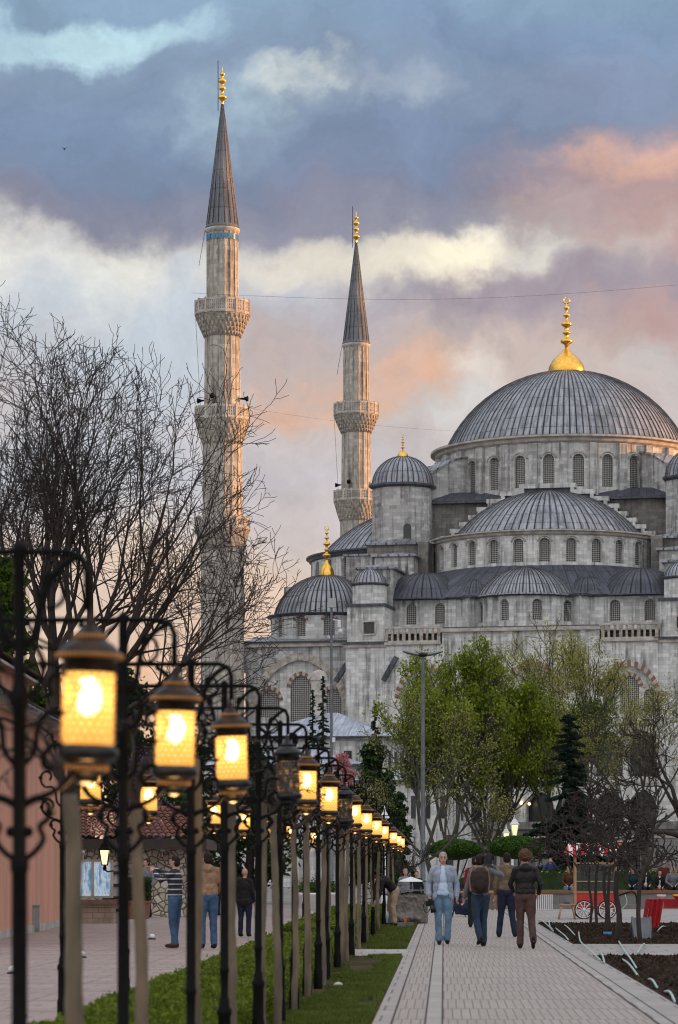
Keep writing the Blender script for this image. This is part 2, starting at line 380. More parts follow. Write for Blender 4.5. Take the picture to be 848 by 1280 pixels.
# ================================================================== ground
M['ground']=mat('plaza_ground',(.23,.215,.20),(.15,.14,.13),.25,.9)
M['soil']=mat('turned_soil',(.060,.041,.031),(.012,.009,.007),7,.95,bmp=1,bd=.08,detail=8,spec=.05)
M['lawn']=mat('lawn_soil',(.028,.036,.012),(.085,.060,.036),1.6,.95,spec=.03,bmp=.6,bd=.03)
def paving(name,c1,c2,cm,bw,rh,mort,line=None,rough=.75,offset=.5):
    m,nt,b=nodes(name); uv=coord(nt,'UV')
    br=N(nt,'ShaderNodeTexBrick'); nt.links.new(uv,br.inputs['Vector']); br.offset=offset
    for k,v in (('Color1',(*c1,1)),('Color2',(*c2,1)),('Mortar',(*cm,1)),('Scale',1),('Mortar Size',mort),('Brick Width',bw),('Row Height',rh),('Mortar Smooth',.2)): br.inputs[k].default_value=v
    n=noise(nt,uv,.9,6,.65); n2=noise(nt,uv,14,3)
    c=mixc(nt,ramp(nt,n,[(.35,0),(.7,.55)]),br.outputs['Color'],tuple(x*.62 for x in c1))
    c=mixc(nt,ramp(nt,n2,[(.55,0),(.75,.35)]),c,tuple(x*.5 for x in c2))
    if line:   # wider dark joints every few rows
        sx=N(nt,'ShaderNodeSeparateXYZ'); nt.links.new(uv,sx.inputs[0])
        for axis,per,wd,am in line:
            fr=math_(nt,'FRACT',math_(nt,'DIVIDE',sx.outputs[axis],per)); f=math_(nt,'MULTIPLY',math_(nt,'LESS_THAN',fr,wd/per),am)
            c=mixc(nt,f,c,cm)
    nt.links.new(c,b.inputs['Base Color']); b.inputs['Roughness'].default_value=rough
    bump(nt,b,math_(nt,'ADD',math_(nt,'MULTIPLY',br.outputs['Fac'],-1),n2),.35,.01)
    return m
M['paver']=paving('grey_paver',(.36,.315,.285),(.32,.28,.25),(.13,.11,.095),.0875,2.1,.0065,line=((1,2.1,.09,.5),))
M['slab']=paving('pale_slab',(.38,.35,.325),(.33,.305,.285),(.12,.11,.10),.4,1.1,.012)
M['kerb']=paving('kerb_slab',(.36,.33,.31),(.31,.285,.265),(.11,.10,.095),.6,1.0,.014)
M['terrace']=paving('pink_paving',(.36,.275,.245),(.28,.22,.20),(.14,.115,.105),.5,.5,.012,line=((1,2.4,.22,.45),(0,1.5,.04,.5)))
def sheet(name,lat0,lat1,d0,d1,z,m,step=None):
    mb=MB(); n=max(1,int((d1-d0)/(step or (d1-d0))))
    for i in range(n):
        a=d0+(d1-d0)*i/n; b=d0+(d1-d0)*(i+1)/n
        P=[W(lat0,a,z),W(lat1,a,z),W(lat1,b,z),W(lat0,b,z)]
        mb.quad(*[tuple(p) for p in P],uv=[(lat0,a),(lat1,a),(lat1,b),(lat0,b)])
    o=mb.build(name,m); o['kind']='structure'; return o
mb=MB(); mb.quad((-4000,-500,-.004),(4000,-500,-.004),(4000,5000,-.004),(-4000,5000,-.004)); o=mb.build('ground',M['ground']); o['kind']='structure'
sheet('terrace',-40,-3.02,5,84.5,.004,M['terrace'])
sheet('path',-.48,2.12,2,101,.008,M['paver'])
sheet('path_border',-.66,-.485,2,101,.010,M['kerb'])
sheet('path_border',-.17,-.02,2,101,.012,M['slab'])
sheet('path_border',1.98,2.12,2,101,.012,M['slab'])
sheet('path_border',2.125,2.45,2,101,.010,M['kerb'])
M['joint']=mat('dark_joint',(.03,.027,.024),(.05,.045,.04),9,.95)
for l0 in (-.492,-.180,-.022,1.972,2.118): sheet('path_joint',l0,l0+.016,2,101,.0145,M['joint'])
sheet('lawn',-3.02,-.66,2,51.3,.004,M['lawn'])
sheet('path_crossing',-2.95,-.66,47.3,51.2,.0085,M['slab'])
sheet('lawn',-3.02,-.66,51.3,78,.004,M['lawn'])
sheet('plaza',-30,40,84.5,104,.004,M['terrace'])
sheet('soil_bed',2.45,22,5,47.6,.006,M['soil'])
sheet('path_crossing',2.45,22,47.6,54.6,.009,M['kerb'])
sheet('soil_bed',2.45,22,54.6,76,.006,M['soil'])
sheet('plaza_paving',2.45,22,76,101,.009,M['kerb'])

# clods and crumbs on the dug beds
def clods(n,lat0,lat1,d0,d1,seed):
    g=np.random.default_rng(seed); la=g.uniform(lat0,lat1,n); dd=d0+(d1-d0)*g.uniform(0,1,n)**1.2; s=g.uniform(.015,.06,n)
    c=np.stack([la+PS*dd,dd,np.full(n,.0)],1); V=[]
    a=g.uniform(0,2*PI,n); P=[c+np.stack([np.cos(a+k*2.1)*s,np.sin(a+k*2.1)*s,np.zeros(n)],1) for k in range(3)]; top=c+np.stack([g.normal(0,.3,n)*s,g.normal(0,.3,n)*s,s*g.uniform(.5,1.1,n)+.006],1)
    V=np.concatenate([np.stack([P[k],P[(k+1)%3],top],1) for k in range(3)]).reshape(-1,3)
    o=npmesh('soil_clods',V,None,M['soil'],tri=True); tag(o,'lumpy dark clods of freshly dug soil in the bed','soil',kind='stuff')
clods(14000,2.5,8,22,47.4,1); clods(12000,2.5,12,54.8,75.8,2)
# unseen ridge added beyond the right edge to shade everything low from the sun
mb=MB(); s_=Vector((math.cos(R(AZ)),math.sin(R(AZ)),0)); t_=Vector((-s_.y,s_.x,0)); rr=random.Random(4)
prev=None
HC=620; HH=85
n=80
rows=[]
for i in range(n+1):
    q=-320+760*i/n; h=HH+1.5*mnoise.noise(Vector((q*.012,0,3)))+1.2*mnoise.noise(Vector((q*.05,4,3)))
    rows.append([tuple(s_*(HC-200)+t_*q+Vector((0,0,-3))),tuple(s_*(HC-90)+t_*q+Vector((0,0,h*.5))),tuple(s_*HC+t_*q+Vector((0,0,h))),tuple(s_*(HC+150)+t_*q+Vector((0,0,h*.4))),tuple(s_*(HC+400)+t_*q+Vector((0,0,-3)))])
for i in range(n):
    for k in range(4): mb.quad(rows[i][k],rows[i][k+1],rows[i+1][k+1],rows[i+1][k])
o=mb.build('sun_block_ridge',mat('sun_block_green',(.05,.06,.035),(.03,.035,.025),.05,.95)); o['kind']='structure'
# ================================================================== the mosque, in its own axes: u right along the facade, v into depth, origin under the main dome
MROT=-R(12.24)
mosque=thing('mosque','great grey stone domed mosque with lead domes behind the trees','mosque',(23,291,0),MROT)

def ringmap(cx,cy,R_):
    return lambda s,z,d: (cx+(R_-d)*math.sin(s/R_), cy-(R_-d)*math.cos(s/R_), z)
def flatmap(v): return lambda s,z,d: (s,v+d,z)
def sidemap(u): return lambda s,z,d: (u-d,s,z)      # faces +u

def hole_outline(cx,zb,wd,ht,kind='round',n=7):
    """closed outline, starting bottom left, anticlockwise seen from the front"""
    h=wd/2; rise=h if kind=='round' else (h*1.18 if kind=='point' else 0)
    zs=zb+ht-rise; P=[(cx-h,zb),(cx,zb),(cx+h,zb),(cx+h,(zb+zs)/2),(cx+h,zs)]
    if kind=='round':
        P+=[(cx+h*math.cos(PI*i/(2*n)),zs+h*math.sin(PI*i/(2*n))) for i in range(1,2*n)]
    elif kind=='point':
        # two arcs struck from beyond the centre
        k=(rise**2-h**2)/(2*h); rad=h+k
        aend=math.asin(min(1,rise/rad))
        P+=[(cx-k+rad*math.cos(aend*i/n),zs+rad*math.sin(aend*i/n)) for i in range(1,n+1)]
        P+=[(cx+k-rad*math.cos(aend*i/n),zs+rad*math.sin(aend*i/n)) for i in range(n-1,0,-1)]
    P+=[(cx-h,zs),(cx-h,(zb+zs)/2)]
    return P
def bay(mb,mp,s0,s1,z0,z1,out,depth,m=0,mj=0):
    """a stretch of wall with one opening and its jambs"""
    cx=sum(p[0] for p in out)/len(out); cz=(min(p[1] for p in out)+max(p[1] for p in out))/2
    n=len(out)
    def ray(p):
        dx,dz=p[0]-cx,p[1]-cz; t=1e9
        if dx>1e-9: t=min(t,(s1-cx)/dx)
        if dx<-1e-9: t=min(t,(s0-cx)/dx)
        if dz>1e-9: t=min(t,(z1-cz)/dz)
        if dz<-1e-9: t=min(t,(z0-cz)/dz)
        return (cx+dx*t,cz+dz*t)
    O=[ray(p) for p in out]
    corners=[(s0,z0),(s1,z0),(s1,z1),(s0,z1)]
    for i in range(n):
        a,b=out[i],out[(i+1)%n]; A,B=O[i],O[(i+1)%n]
        poly=[A,B]
        for c in corners:
            # a corner lying between the two rays
            if (A[0]-cx)*(c[1]-cz)-(A[1]-cz)*(c[0]-cx)>1e-9 and (c[0]-cx)*(B[1]-cz)-(c[1]-cz)*(B[0]-cx)>1e-9 and ((c[0]-cx)*(A[0]-cx)+(c[1]-cz)*(A[1]-cz))>0:
                poly=[A,c,B]
        f=poly+[b,a]
        mb.add([mp(q[0],q[1],0) for q in f],[list(range(len(f)))],[[(q[0],q[1]) for q in f]],m)
        mb.add([mp(a[0],a[1],0),mp(b[0],b[1],0),mp(b[0],b[1],depth),mp(a[0],a[1],depth)],[[0,1,2,3]],[[(0,a[1]),(0,b[1]),(depth,b[1]),(depth,a[1])]],mj)
def wallq(mb,mp,s0,s1,z0,z1,m=0,d=0,n=1):
    for i in range(n):
        a=s0+(s1-s0)*i/n; b=s0+(s1-s0)*(i+1)/n
        mb.add([mp(a,z0,d),mp(b,z0,d),mp(b,z1,d),mp(a,z1,d)],[[0,1,2,3]],[[(a,z0),(b,z0),(b,z1),(a,z1)]],m)
def window(parent,mp,out,depth,mt=None,name='window',hood=0):
    """the pierced stone grille filling an opening, with a thin moulding round it"""
    mb=MB(); mb.add([mp(p[0],p[1],depth-.04) for p in out],[list(range(len(out)))],[[(p[0],p[1]) for p in out]],0)
    o=mb.build(name,mt or M['grille'],parent)
    if hood:
        cx=sum(p[0] for p in out)/len(out); w_=max(p[0] for p in out)-min(p[0] for p in out); zt=max(p[1] for p in out); zs=zt-w_/2
        arc=[((p[0]-cx)*(1+hood/w_*2)+cx,(p[1]-zs)*(1+hood/w_*2)+zs) for p in out if p[1]>zs+.02]
        arc=sorted(arc,key=lambda p:-p[0]); mb=MB(); mb.tube([mp(p[0],p[1],-.03) for p in arc],.09,4); mb.build('hood_mould',M['trim'],parent)
    return o
def voussoirs(parent,mp,cx,zs,h,kind,wd,proud=.05,n=15,m1='red_stone',m2='trim'):
    """alternating red and pale wedges round the head of an opening"""
    mb=MB(); out=hole_outline(cx,zs-1,2*h,1+(h if kind=='round' else h*1.18),kind,n=12)
    arc=[p for p in out if p[1]>=zs-1e-6]
    arc=sorted(arc,key=lambda p:-math.atan2(p[1]-zs,p[0]-cx))
    L=[0]
    for i in range(1,len(arc)): L.append(L[-1]+math.dist(arc[i],arc[i-1]))
    def pt(t):
        t*=L[-1]
        for i in range(1,len(arc)):
            if t<=L[i]+1e-9: k=(t-L[i-1])/(L[i]-L[i-1]); return (arc[i-1][0]*(1-k)+arc[i][0]*k,arc[i-1][1]*(1-k)+arc[i][1]*k)
        return arc[-1]
    def off(p): 
        dx,dz=p[0]-cx,p[1]-zs+h*.25; l=math.hypot(dx,dz); return (p[0]+dx/l*wd,p[1]+dz/l*wd)
    for i in range(n):
        a,b=pt(i/n),pt((i+1)/n); A,B=off(a),off(b); q=[a,b,B,A]
        vs=[mp(p[0],p[1],-proud) for p in q]+[mp(p[0],p[1],.02) for p in q]
        mb.add(vs,[[3,2,1,0],[0,1,5,4],[1,2,6,5],[2,3,7,6],[3,0,4,7]],m=i%2)
    return mb.build('voussoirs',[M[m1],M[m2]],parent)

def capprof(R_,H,n=12,r0=0):
    """spherical cap, base radius R_, rise H"""
    if H>=R_*.98: return [(R_*math.cos(t),H*math.sin(t)) for t in [PI/2*i/n for i in range(n)]]+[(max(r0,.02),H)]
    rs=(R_*R_+H*H)/(2*H); a0=math.asin(min(1,R_/rs)); return [(max(r0,.02,rs*math.sin(a0*(1-i/n))),rs*math.cos(a0*(1-i/n))-(rs-H)) for i in range(n+1)]
def dome(name,cx,cy,z,R_,H,nr,a0=0,a1=2*PI,m='lead',parent=None,rib=.08,seg=None,lip=.12):
    mb=MB(); p=[(R_+lip,-.12),(R_+lip,0)]+capprof(R_,H,14)
    mb.lathe(p,seg or max(48,nr),(cx,cy,z),a0,a1,nu=nr,vs_=1/1.35)
    # raised rolls where the sheets meet
    pr=capprof(R_,H,14); tot=a1-a0; k=int(round(nr*tot/(2*PI)))
    for i in range(k+(0 if abs(tot-2*PI)<1e-6 else 1)):
        a=a0+tot*i/k; sa,ca=math.sin(a),math.cos(a); hw=rib*.8
        vs=[]
        nn=len(pr)-(2 if i%2 else 1)
        for r,zz in pr[:nn]:
            w_=min(hw,r*PI/nr*.5+.01)
            for o_,hh in ((-w_,0),(0,rib),(w_,0)):
                rr_=r+hh*.8; vs.append((cx+rr_*sa+o_*ca,cy-rr_*ca+o_*sa,z+zz+hh*.5))
        fs=[]
        for j in range(nn-1):
            b=j*3; fs+=[[b,b+1,b+4,b+3],[b+1,b+2,b+5,b+4]]
        mb.add(vs,fs,[[(i,0),(i,0),(i,1),(i,1)]]*len(fs))
    return mb.build(name,M[m],parent or mosque)
def finial(parent,cx,cy,z,h,onion,name='finial'):
    """gilded stack of balls on a gadrooned bell; h total height, onion = radius of the bell"""
    mb=MB(); k=h/7.8; o=onion
    bell=[(o,0),(o*1.02,.35*k),(o*.96,.75*k),(o*.80,1.25*k),(o*.52,1.75*k),(o*.28,2.1*k),(.16*k,2.5*k)]
    mb.lathe(bell,48,(cx,cy,z),fl=lambda a:1+.035*abs(math.sin(a*12)))
    st=[(.16,2.5),(.22,2.85),(.60,3.05),(.66,3.2),(.60,3.35),(.22,3.5),(.20,3.85),(.42,4.0),(.42,4.1),(.20,4.22),(.22,4.6),(.56,4.8),(.58,4.95),(.30,5.15),(.14,5.3),(.14,5.6),(.38,5.75),(.36,5.85),(.12,6.0),(.12,6.35),(.28,6.5),(.26,6.62),(.10,6.75),(.09,7.0)]
    mb.lathe([(r*k*.95,zz*k) for r,zz in st],16,(cx,cy,z))
    mb.tube([(cx+.30*k*math.cos(t),cy,z+7.3*k+.32*k*math.sin(t)) for t in [R(-250+320*i/12) for i in range(13)]],[ .03*k+.06*k*math.sin(PI*i/12) for i in range(13)],6)
    return mb.build(name,M['gold'],parent)
def cornice(mb,cx,cy,R_,z,h,out,a0=0,a1=2*PI,m=0,seg=64):
    mb.lathe([(R_+.01,0),(R_+out*.4,h*.25),(R_+out*.5,h*.6),(R_+out,h*.75),(R_+out,h),(R_-.3,h+.06)],seg,(cx,cy,z),a0,a1,m=m,smooth=False)

# ---- main dome and its drum
RD=12.9
dome('main_dome',0,0,43.35,12.35,8.3,116,parent=mosque,rib=.09)
finial(mosque,0,0,51.5,7.9,1.75)
mb=MB(); mp=ringmap(0,0,RD); nw=28; wsp=2*PI*RD/nw; wins=[]
for i in range(nw):
    s=(i)*wsp; s=s if s<PI*RD else s-2*PI*RD
    out=hole_outline(s,38.35,1.12,3.2,'round')
    vis=abs(s/RD)<R(100)
    if vis:
        bay(mb,mp,s-wsp/2,s+wsp/2,37.0,42.7,out,.45); wins.append((out,))
    else: wallq(mb,mp,s-wsp/2,s+wsp/2,37.0,42.7)
    # moulded hood and the pilaster strip between two windows
drum=mb.build('drum',M['stone_pale'],mosque)
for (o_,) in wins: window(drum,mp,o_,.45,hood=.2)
mb=MB()
for i in range(nw):
    s=(i+.5)*wsp; a=s/RD; 
    if math.cos(a)>-.25:
        mb.box(((RD+.12)*math.sin(a),-(RD+.12)*math.cos(a),40.0),(.8,.62,5.2),rz=a)
mb.build('drum_pilaster_band',M['stone'],mosque)
mb=MB(); cornice(mb,0,0,RD,42.6,.75,.85); mb.build('dome_cornice',M['trim'],mosque)
mb=MB(); mb.lathe([(13.75,43.37),(12.4,43.55)],64,nu=110); mb.build('dome_eave',M['lead'],mosque)
# angled buttresses against the drum
for a in (-47,47,-72,72):
    mb=MB(); a_r=R(a)
    def bp(r,t,z): return (r*math.sin(a_r)+t*math.cos(a_r), -r*math.cos(a_r)+t*math.sin(a_r), z)
    t0,t1=-1.3,1.3
    prof=[(12.5,37.2),(17.0,37.2),(17.0,39.6),(16.6,40.3),(14.4,41.5),(12.5,41.9)]
    if abs(a)>60: prof=[(r-.0,z) for r,z in prof]
    n=len(prof)
    vs=[bp(r,t0,z) for r,z in prof]+[bp(r,t1,z) for r,z in prof]
    mb.add(vs,[list(range(n))[::-1],list(range(n,2*n))]+[[i,(i+1)%n,n+(i+1)%n,n+i] for i in range(n)])
    pr2=[(17.15,39.75),(16.7,40.45),(14.4,41.68),(12.9,42.0)]
    for i in range(3):
        (ra,za),(rb,zb)=pr2[i],pr2[i+1]
        mb.add([bp(ra,t0-.15,za),bp(ra,t1+.15,za),bp(rb,t1+.15,zb),bp(rb,t0-.15,zb),bp(ra,t0-.15,za-.18),bp(ra,t1+.15,za-.18),bp(rb,t1+.15,zb-.18),bp(rb,t0-.15,zb-.18)],[[0,1,2,3],[7,6,5,4],[0,4,5,1],[1,5,6,2],[2,6,7,3],[3,7,4,0]],m=1)
    mb.build('drum_buttress',[M['stone'],M['lead']],mosque)
# blind niche in front of the buttress seen as pale arch
# ---- square base under the drum, with lead skirt
mb=MB()
mb.bb(-14.2,14.2,-12.4,12.4,22,37.0)
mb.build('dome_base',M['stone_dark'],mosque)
mb=MB(); 
for x0,x1,k in ((-1,1,0),):
    q=[(-14.6,-13.1,37.2),(14.6,-13.1,37.2),(11.5,-10.9,38.3),(-11.5,-10.9,38.3)]
    for r in range(4):
        c_,s_q=[(1,0),(0,1),(-1,0),(0,-1)][r]; mb.add([(p[0]*c_-p[1]*s_q,p[0]*s_q+p[1]*c_,p[2]) for p in q],[[0,1,2,3]],[[(0,0),(40,0),(36,2),(4,2)]])
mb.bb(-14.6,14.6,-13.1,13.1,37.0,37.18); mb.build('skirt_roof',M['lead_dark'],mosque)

# ---- stepped wall over the front half dome
def steps_wall(parent,v,flip=1):
    hw=[2.6,4.5,5.8,6.8,7.6,8.5,9.4,10.3,11.2]; zz=[38.5,37.85,37.15,36.4,35.65,35.0,34.35,33.7,33.1]
    P=[]
    for i in range(len(hw)):
        P.append((-hw[i],zz[i])); 
        if i<len(hw)-1: P.append((-hw[i],zz[i+1]))
    P.append((-hw[-1],31.0)); left=P
    outline=left+[(-p[0],p[1]) for p in left[::-1]]
    mb=MB(); mb.prism(outline[::-1],v,v+.9,m=0)
    th=.36
    mb.bb(-hw[0]-.12,hw[0]+.12,v-.25,v+.95,zz[0]-th,zz[0]+.06,m=1)
    for sgn in (-1,1):
        for i in range(len(hw)-1):
            xa,xb=sgn*hw[i],sgn*(hw[i]-th); mb.bb(min(xa,xb),max(xa,xb),v-.24,v+.3,zz[i+1]-th+.001,zz[i]-th,m=1)
            xa,xb=sgn*(hw[i]+.001),sgn*(hw[i+1]+.12); mb.bb(min(xa,xb),max(xa,xb),v-.25,v+.95,zz[i+1]-th,zz[i+1]+.06,m=1)
    return mb.build('stepped_wall',[M['lead_dark'],M['stone_pale']],parent)
steps_wall(mosque,-13.6)

# ---- front half dome with its ring of windows
CV=-13.2; RS=11.1
dome('front_half_dome',0,CV,33.0,9.3,4.85,76,-PI/2,PI/2,rib=.09)
mb=MB(); mp=ringmap(0,CV,RS); nb=14; wsp=PI*RS/nb; wins=[]
for i in range(nb):
    s=-PI*RS/2+(i+.5)*wsp; out=hole_outline(s,29.95,1.0,2.2,'round'); bay(mb,mp,s-wsp/2,s+wsp/2,29.2,32.5,out,.4); wins.append(out)
fd=mb.build('front_drum',M['stone_pale'],mosque)
for o_ in wins: window(fd,mp,o_,.4,hood=.18)
mb=MB(); cornice(mb,0,CV,RS,32.4,.5,.55,-PI/2,PI/2); mb.build('front_cornice',M['trim'],mosque)
mb=MB(); mb.lathe([(11.62,32.92),(9.2,33.15)],48,(0,CV,0),-PI/2,PI/2,nu=76); mb.build('front_eave',M['lead'],mosque)

# ---- lead skirt and the three small half domes below the ring
mb=MB()
XL=-14.3; zt,zb=29.75,26.55
top=[( (RS-.1)*math.sin(a),CV-(RS-.1)*math.cos(a),zt) for a in [R(-90+180*i/24) for i in range(25)]]
def clampp(p):
    # outer edge: rounded rectangle of the exedra walls
    a=math.atan2(p[0],-(p[1]-CV)); x=14.2*math.sin(a)*1.15; x=max(XL,min(-XL,x)); y=CV-15.0*math.cos(a)**.5 if math.cos(a)>0 else CV
    return (x,max(y,-26.6),zb)
bot=[clampp(p) for p in top]
for i in range(24):
    mb.quad(bot[i],bot[i+1],top[i+1],top[i],uv=[(i*1.5,0),(i*1.5+1.5,0),(i*1.5+1.5,2.6),(i*1.5,2.6)])
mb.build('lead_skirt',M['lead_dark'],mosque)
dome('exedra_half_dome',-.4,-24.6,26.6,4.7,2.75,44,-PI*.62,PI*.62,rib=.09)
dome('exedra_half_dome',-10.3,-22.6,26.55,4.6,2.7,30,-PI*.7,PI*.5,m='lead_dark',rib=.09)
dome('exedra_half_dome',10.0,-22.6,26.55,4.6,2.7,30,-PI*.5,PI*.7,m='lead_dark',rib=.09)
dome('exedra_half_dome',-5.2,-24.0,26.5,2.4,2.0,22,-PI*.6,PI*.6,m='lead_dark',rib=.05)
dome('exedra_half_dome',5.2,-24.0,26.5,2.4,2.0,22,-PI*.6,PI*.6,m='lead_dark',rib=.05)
# exedra wall: straight stretches and a bowed middle
def spath(P):
    """map along a polyline in (u,v), s measured from its first point"""
    L=[0]
    for i in range(1,len(P)): L.append(L[-1]+math.dist(P[i],P[i-1]))
    def f(s,z,d):
        i=1
        while i<len(P)-1 and s>L[i]: i+=1
        k=(s-L[i-1])/(L[i]-L[i-1]); t=((P[i][0]-P[i-1][0])/(L[i]-L[i-1]),(P[i][1]-P[i-1][1])/(L[i]-L[i-1]))
        return (P[i-1][0]+t[0]*(L[i]-L[i-1])*k - t[1]*d, P[i-1][1]+t[1]*(L[i]-L[i-1])*k + t[0]*d, z)
    return f,L
PX=[(-14.3,-26.0),(-6.2,-26.0),(-5.4,-27.6)]+[(-.4+5.0*math.sin(R(a)),-23.6-5.0*math.cos(R(a))*1.05) for a in range(-60,61,20)]+[(5.0,-27.6),(5.8,-26.0),(14.3,-26.0)]
mp,L=spath(PX); tot=L[-1]
mb=MB(); ex_w=[]
centres=[1.7,4.5,7.0]; 
import bisect
def s_at_u(u):
    for i in range(1,len(PX)):
        if PX[i-1][0]<=u<=PX[i][0]: return L[i-1]+(u-PX[i-1][0])/(PX[i][0]-PX[i-1][0])*(L[i]-L[i-1])
us=[-11.0,-8.3,-4.4,-1.9,1.2,3.7,8.0,11.2]
ss=[s_at_u(u) for u in us]; edges=[0]+[(ss[i]+ss[i+1])/2 for i in range(len(ss)-1)]+[tot]
# keep bends out of openings: cut long bays into opening + plain strips
for i,s in enumerate(ss):
    a,b=edges[i],edges[i+1]; out=hole_outline(s,24.15,.95,1.95,'round'); hw=.75
    bay(mb,mp,s-hw,s+hw,23.4,26.4,out,.4); ex_w.append(out)
    for (p,q) in ((a,s-hw),(s+hw,b)):
        cuts=[p]+[l for l in L if p<l<q]+[q]
        for k in range(len(cuts)-1): wallq(mb,mp,cuts[k],cuts[k+1]-1e-4,23.4,26.4)
ew=mb.build('exedra_wall',M['stone_pale'],mosque)
for o_ in ex_w: window(ew,mp,o_,.4)
mb=MB()
for i in range(1,len(PX)):
    a,b=mp(L[i-1]+1e-4,26.4,-.35),mp(L[i]-1e-4,26.4,-.35); c_,d_=mp(L[i]-1e-4,26.4,.6),mp(L[i-1]+1e-4,26.4,.6)
    mb.add([a,b,c_,d_]+[(p[0],p[1],26.62) for p in (a,b,c_,d_)],[[3,2,1,0],[4,5,6,7],[0,1,5,4],[1,2,6,5],[2,3,7,6],[3,0,4,7]])
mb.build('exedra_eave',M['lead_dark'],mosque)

# ---- gallery front
GV=-31.0
mb=MB(); mp=flatmap(GV); big=[]
# upper stretch with three big pointed arches, lower stretch with two storeys of dark arcades
spans=[(-12.5,-5.0,-8.75),(7.2,12.5,9.85)]
zT=21.9
for a,b,cc in spans:
    out=hole_outline(cc,15.0,4.7,4.7,'point',10); bay(mb,mp,a,b,14.6,zT,out,.5); big.append((cc,out))
out=hole_outline(1.1,15.0,4.7,4.9,'point',10); bay(mb,mp,-5.0,7.2,14.6,zT,out,.5); big.append((1.1,out))
wallq(mb,mp,-7.2,7.2,zT,23.0)
arc=[]
cs=[-11.05,-8.0,-4.95,-1.75,1.75,4.95,8.0,11.05]; ed=[-12.5]+[(cs[i]+cs[i+1])/2 for i in range(7)]+[12.5]
for i,cc in enumerate(cs):
    for z0,z1,zb,ht in ((9.2,14.6,9.75,4.1),(2,9.2,3.2,5.2)):
        out=hole_outline(cc,zb,2.6,ht,'point',8); bay(mb,mp,ed[i],ed[i+1],z0,z1,out,2.2); arc.append(out)
mb.bb(-12.5,12.5,GV+.02,-25.9,22.9,23.0)
mb.bb(-12.45,12.45,GV+3.0,GV+3.2,0,22.8)
gl=mb.build('gallery_front',M['stone_pale'],mosque)
for o_ in arc:
    window(gl,mp,o_,2.2,M['dark_glass'],'arcade_shade_pane')  # near-black pane stands in for the shade deep inside each arch
for cc,o_ in big:
    mb=MB(); 
    mp2=flatmap(GV+.5)
    # tympanum wall with a pierced window and a small one each side
    sub=hole_outline(cc,15.4,1.7,3.4,'point'); bay(mb,mp2,cc-1.15,cc+1.15,15.0,20.0,sub,.25)
    for sg in (-1,1): 
        sub2=hole_outline(cc+sg*1.75,15.4,.9,2.2,'point'); bay(mb,mp2,cc+sg*1.75-.6,cc+sg*1.75+.6,15.0,20.0,sub2,.25)
        window(gl,mp2,sub2,.25)
    o=mb.build('tympanum',M['stone_pale'],gl); window(gl,mp2,sub,.25)
    voussoirs(gl,mp2,cc,15.4+3.4-.85*1.18,.85,'point',.38,n=13)
    voussoirs(gl,mp,cc,15.0+4.7-2.35*1.18 if cc!=1.1 else 15.2+4.7-2.35*1.18,2.35,'point',.5,n=25,proud=.03)
mb=MB(); mb.bb(-7.3,7.3,GV-.35,GV+.5,22.98,23.3); mb.bb(-12.5,12.5,GV-.2,GV+.1,14.5,14.75); mb.bb(-12.5,12.5,GV-.16,GV+.1,9.1,9.32)
mb.bb(-12.5,-7.3,GV-.3,GV+.4,21.88,22.1); mb.bb(7.3,12.5,GV-.3,GV+.4,21.88,22.1)
mb.build('gallery_cornice',M['trim'],mosque)
mb=MB(); mb.bb(-7.1,7.1,GV-.1,-26.4,23.3,23.42); mb.build('gallery_roof',M['lead_dark'],mosque)
for a,b in ((-12.5,-7.35),(7.35,12.5)):
    bs=empty('balustrade'); bs.parent=mosque
    mb=MB(); mb.bb(a,b,GV-.2,GV+.15,23.35,23.55); mb.bb(a,b,GV-.2,GV+.15,22.1,22.25); mb.build('rail',M['trim'],bs)
    n=9
    for i in range(n+1):
        x=a+.15+(b-a-.3)*i/n; mb=MB(); w_=.3 if i%3==0 else .2; mb.bb(x-w_/2,x+w_/2,GV-.15,GV+.1,22.25,23.35); mb.build('baluster',M['corbel'],bs)

